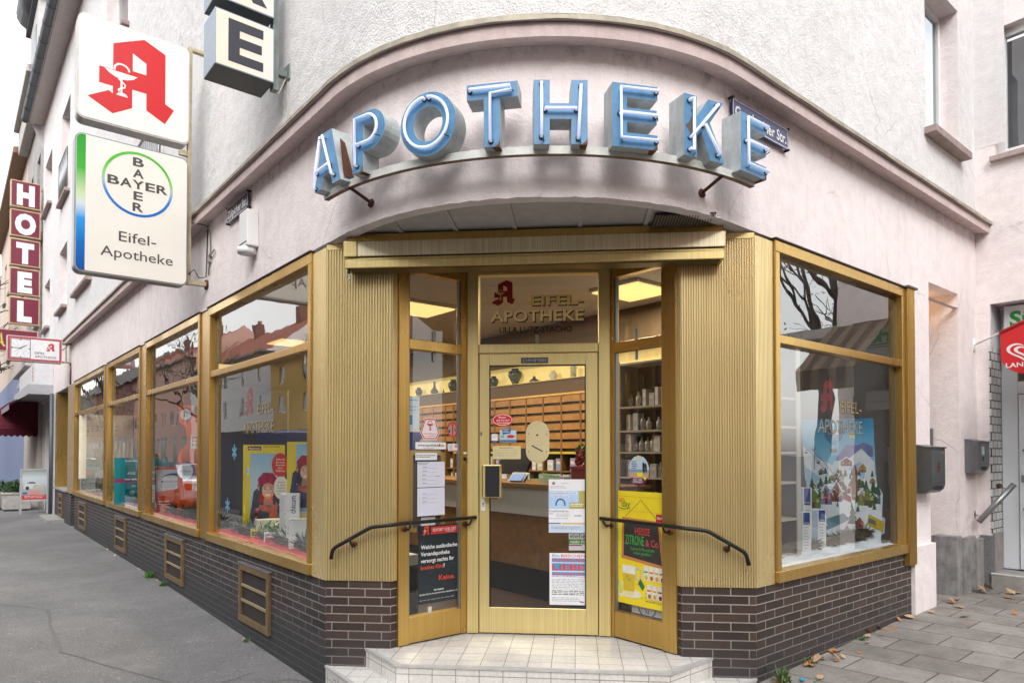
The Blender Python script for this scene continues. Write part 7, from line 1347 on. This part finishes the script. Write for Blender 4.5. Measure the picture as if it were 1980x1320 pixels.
def weed(fr, x, o, h, n, lab, c=(.12, .20, .05)):
    w_ = fr.w(x, -o); z = ground_h(w_.x); mb = MB(); ms = [P(c, .6), P((c[0] * .6, c[1] * .6, c[2]), .6)]
    for k in range(n):
        a = r.uniform(0, 6.3); le = r.uniform(.1, 1) * h; b = Vector((r.gauss(0, h * .25), r.gauss(0, h * .2), 0)); tip = b + Vector((math.cos(a) * h * .4, math.sin(a) * h * .4, le)); wv = Vector((-math.sin(a), math.cos(a), 0)) * h * .06; mid = b.lerp(tip, .55) + Vector((0, 0, h * .1)); mb.add([b - wv * .4, b + wv * .4, mid + wv, tip, mid - wv], [(0, 1, 2, 3, 4)], r.choice(ms))
    o_ = mk('weed', mb); o_.location = (w_.x, w_.y, z); o_['label'] = lab; o_['category'] = 'weed'; o_['group'] = 'weeds at the foot of the walls'
weed(RF, .15, .10, .12, 60, 'tall feathery weed at the right corner of the plinth'); weed(RF, .62, .06, .07, 40, 'low green weed next to the leaves by the right plinth'); weed(RF, 1.55, .05, .055, 35, 'small green weed in the middle of the right plinth'); weed(LF, -5.4, .06, .10, 80, 'bright grass tuft below the second vent of the left plinth', (.07, .26, .02)); weed(LF, -4.7, .05, .07, 60, 'smaller grass tuft near the third vent of the left plinth', (.07, .24, .02)); weed(LF, -1.6, .05, .06, 30, 'tiny weed below the nearest vent of the left plinth')
mb = MB(); mb.lathe((0, 0, 0), [(.018, 0), (.02, .008), (.006, .012)], P((.0, .30, .55), .4), 12); w_ = RF.w(.25, -.2); o_ = mk('bottle_cap', mb); o_.location = (w_.x, w_.y, ground_h(w_.x) + .012); o_['label'] = 'bright blue plastic cap on the ground by the right corner'; o_['category'] = 'bottle cap'
# ================================================================== ground
def asphalt(name, c, crack=True):
    m, nt, b = nodes(name); tc = nd(nt, 'ShaderNodeTexCoord').outputs['Object']; big = noise(nt, tc, .6, 6, .65); fine = noise(nt, tc, 75, 4, .8); mid = noise(nt, tc, 6, 5)
    c_ = mixc(nt, 'MULTIPLY', 1, c, ramp(nt, big, [(.3, .74), (.7, 1.18)])); c_ = mixc(nt, 'MULTIPLY', 1, c_, ramp(nt, fine, [(.32, .5), (.5, .98), (.68, 1.5)])); c_ = mixc(nt, 'MULTIPLY', 1, c_, ramp(nt, mid, [(.3, .9), (.7, 1.06)]))
    sp = ramp(nt, noise(nt, tc, 38, 2), [(.66, 0.0), (.69, .6)]); c_ = mixc(nt, 'MIX', sp, c_, (.4, .39, .37))
    h = fine
    if crack:
        vg = nd(nt, 'ShaderNodeTexVoronoi', i_Scale=2.3, i_Randomness=1.0); lk(nt, tc, vg.inputs['Vector']); gm = ramp(nt, vg.outputs['Distance'], [(.035, .55), (.05, 0.0)]); c_ = mixc(nt, 'MIX', gm, c_, (.10, .098, .095))
        pt = ramp(nt, noise(nt, tc, .22, 2), [(.53, 0.0), (.545, .35)]); c_ = mixc(nt, 'MULTIPLY', pt, c_, (.72, .71, .71))
        vo = nd(nt, 'ShaderNodeTexVoronoi', feature='DISTANCE_TO_EDGE', i_Scale=.33); wv = nd(nt, 'ShaderNodeTexNoise', i_Scale=1.4, i_Detail=6); lk(nt, tc, wv.inputs['Vector']); lk(nt, mixc(nt, 'MIX', .3, tc, wv.outputs['Color']), vo.inputs['Vector'])
        cr = ramp(nt, vo.outputs['Distance'], [(0.0, 1.0), (.0045, 0.0)]); mk_ = ramp(nt, noise(nt, tc, .35, 2), [(.5, 0.0), (.58, .5)]); cf = nd(nt, 'ShaderNodeMath', operation='MULTIPLY'); lk(nt, cr, cf.inputs[0]); lk(nt, mk_, cf.inputs[1]); c_ = mixc(nt, 'MIX', cf.outputs[0], c_, (.07, .068, .065))
        st = ramp(nt, noise(nt, tc, .9, 3), [(.6, 0.0), (.72, .3)]); c_ = mixc(nt, 'MULTIPLY', st, c_, (.7, .69, .68))
    lk(nt, c_, b.inputs['Base Color']); b.inputs['Roughness'].default_value = .8; bump(nt, b, h, .007); return m
ASPH = asphalt('pavement_asphalt', (.175, .172, .172)); ROAD = asphalt('road_asphalt', (.07, .07, .072), False)
def walk(fr, sgn, m, name, olist):
    mb = MB(); rows = olist; n = 90; vs = []
    for o in rows:
        s0 = -(o + 2.186); 
        for i in range(n + 1): u = (i / n) ** 2.2; s = s0 + (70 - s0) * u; w_ = fr.w(s * sgn, -o); vs.append((s * sgn, -o, ground_h(w_.x)))
    k = n + 1; fs = [(j * k + i, j * k + i + 1, (j + 1) * k + i + 1, (j + 1) * k + i) for j in range(len(rows) - 1) for i in range(n)]
    if sgn < 0: fs = fs
    else: fs = [f[::-1] for f in fs]
    mb.add(vs, fs, m); j = len(rows) - 1; e = [vs[j * k + i] for i in range(k)]; d = [(p[0], p[1] - .0, -.13) for p in e]; e2 = [(p[0], p[1] - .0, p[2]) for p in e]
    mb.add(e2 + d, [(i, i + 1, k + i + 1, k + i) for i in range(k - 1)], CONC); struct(name, mb, fr)
walk(LF, -1, ASPH, 'pavement', [-1.7, -.8, 0, .7, 1.5, 2.3, 3.1]); walk(RF, 1, PAVE, 'paved_sidewalk', [-1.7, -.8, 0, .7, 1.5, 2.3, 3.1])
mb = MB(); n = 12; S_ = 400; vs = [(-S_ + 2 * S_ * i / n, -S_ + 2 * S_ * j / n, -.14) for j in range(n + 1) for i in range(n + 1)]; mb.add(vs, [(j * (n + 1) + i, j * (n + 1) + i + 1, (j + 1) * (n + 1) + i + 1, (j + 1) * (n + 1) + i) for j in range(n) for i in range(n)], ROAD); struct('road', mb)
mb = MB(); mb.box(-70, 5, -20, -13.0, -.2, .0, ASPH); struct('far_pavement', mb, LF)
mb = MB()
for k in range(14): mb.box(-8 - k * 5, -5.5 - k * 5, -8.06, -7.94, -.138, -.134, P((.55, .55, .53), .7))
struct('road_marking', mb, LF)
# sewn repair seams in the asphalt: thin dark raised lines
def seam(pts, w, lab):
    mb = MB(); L = []; Rr = []
    for i, p in enumerate(pts):
        a = Vector(pts[max(i - 1, 0)]); b = Vector(pts[min(i + 1, len(pts) - 1)]); d = (b - a).normalized(); nn = Vector((-d.y, d.x)) * w * (.6 + .5 * random.random())
        for LL, q in ((L, Vector(p) + nn), (Rr, Vector(p) - nn)): LL.append((q.x, q.y, ground_h(q.x) + .004))
    n = len(pts); mb.add(L + Rr, [(n + i, n + i + 1, i + 1, i) for i in range(n - 1)], P((.125, .122, .12), .85)); o = mk('repair_seam', mb); o['kind'] = 'structure'

for i, (pp, w_) in enumerate(([[(-6.05, 2.1), (-5.69, 2.03), (-5.32, 1.9), (-5.19, 2.13)], .008], [[(-5.32, 1.9), (-5.05, 1.6), (-4.84, 1.345), (-4.435, .925), (-4.07, .546)], .02], [[(-4.07, .546), (-3.8, .44), (-3.514, .302), (-2.92, .066), (-2.66, -.05)], .008], [[(-2.395, .02), (-2.31, .15), (-2.256, .315)], .008], [[(-2.085, .05), (-1.907, .198), (-1.724, .155)], .012])): seam(pp, w_, '')
# ================================================================== camera, light, world
FPX = 1320.0; TH = R(1.0)
cam = bpy.data.cameras.new('camera'); co = bpy.data.objects.new('camera', cam); COL.objects.link(co)
cam.sensor_width = 36; cam.sensor_fit = 'HORIZONTAL'; cam.lens = 36 * FPX / 1980
cam.shift_x = 0; cam.shift_y = ((873 - FPX * math.tan(TH)) - 660) / 1980
cam.clip_start = .05; cam.clip_end = 2000
co.location = (.302, -4.92, 1.763); co.rotation_euler = (R(90) + TH, 0, R(5.4)); SC.camera = co
w = bpy.data.worlds.new('World'); SC.world = w; w.use_nodes = True; nt = w.node_tree; bg = nt.nodes['Background']
sky = nt.nodes.new('ShaderNodeTexSky'); sky.sky_type = 'NISHITA'; sky.sun_disc = False; sky.sun_elevation = R(42); sky.sun_rotation = R(172); sky.air_density = 1.6; sky.dust_density = 2.0; sky.ozone_density = 1.0; sky.altitude = 50
hs = nt.nodes.new('ShaderNodeHueSaturation'); hs.inputs['Saturation'].default_value = .1; hs.inputs['Value'].default_value = 3.15
nt.links.new(sky.outputs[0], hs.inputs['Color']); nt.links.new(hs.outputs[0], bg.inputs[0]); bg.inputs[1].default_value = .15
sl = bpy.data.lights.new('sun', 'SUN'); sl.energy = .7; sl.angle = R(60); sl.color = (1, .965, .92); so = bpy.data.objects.new('sun', sl); COL.objects.link(so)
el, az = R(42), R(172)   # azimuth measured from +y clockwise
d = Vector((math.sin(az) * math.cos(el), math.cos(az) * math.cos(el), math.sin(el))); so.rotation_euler = (-d).to_track_quat('-Z', 'Y').to_euler(); so.location = d * 50
SC.view_settings.view_transform = 'Standard'; SC.view_settings.look = 'None'; SC.view_settings.exposure = 0; SC.view_settings.gamma = 1
SC.render.engine = 'CYCLES'; cy = SC.cycles; cy.max_bounces = 8; cy.diffuse_bounces = 4; cy.glossy_bounces = 5; cy.transparent_max_bounces = 24; cy.transmission_bounces = 4; cy.caustics_reflective = False; cy.caustics_refractive = False; cy.use_denoising = True; cy.sample_clamp_indirect = 6
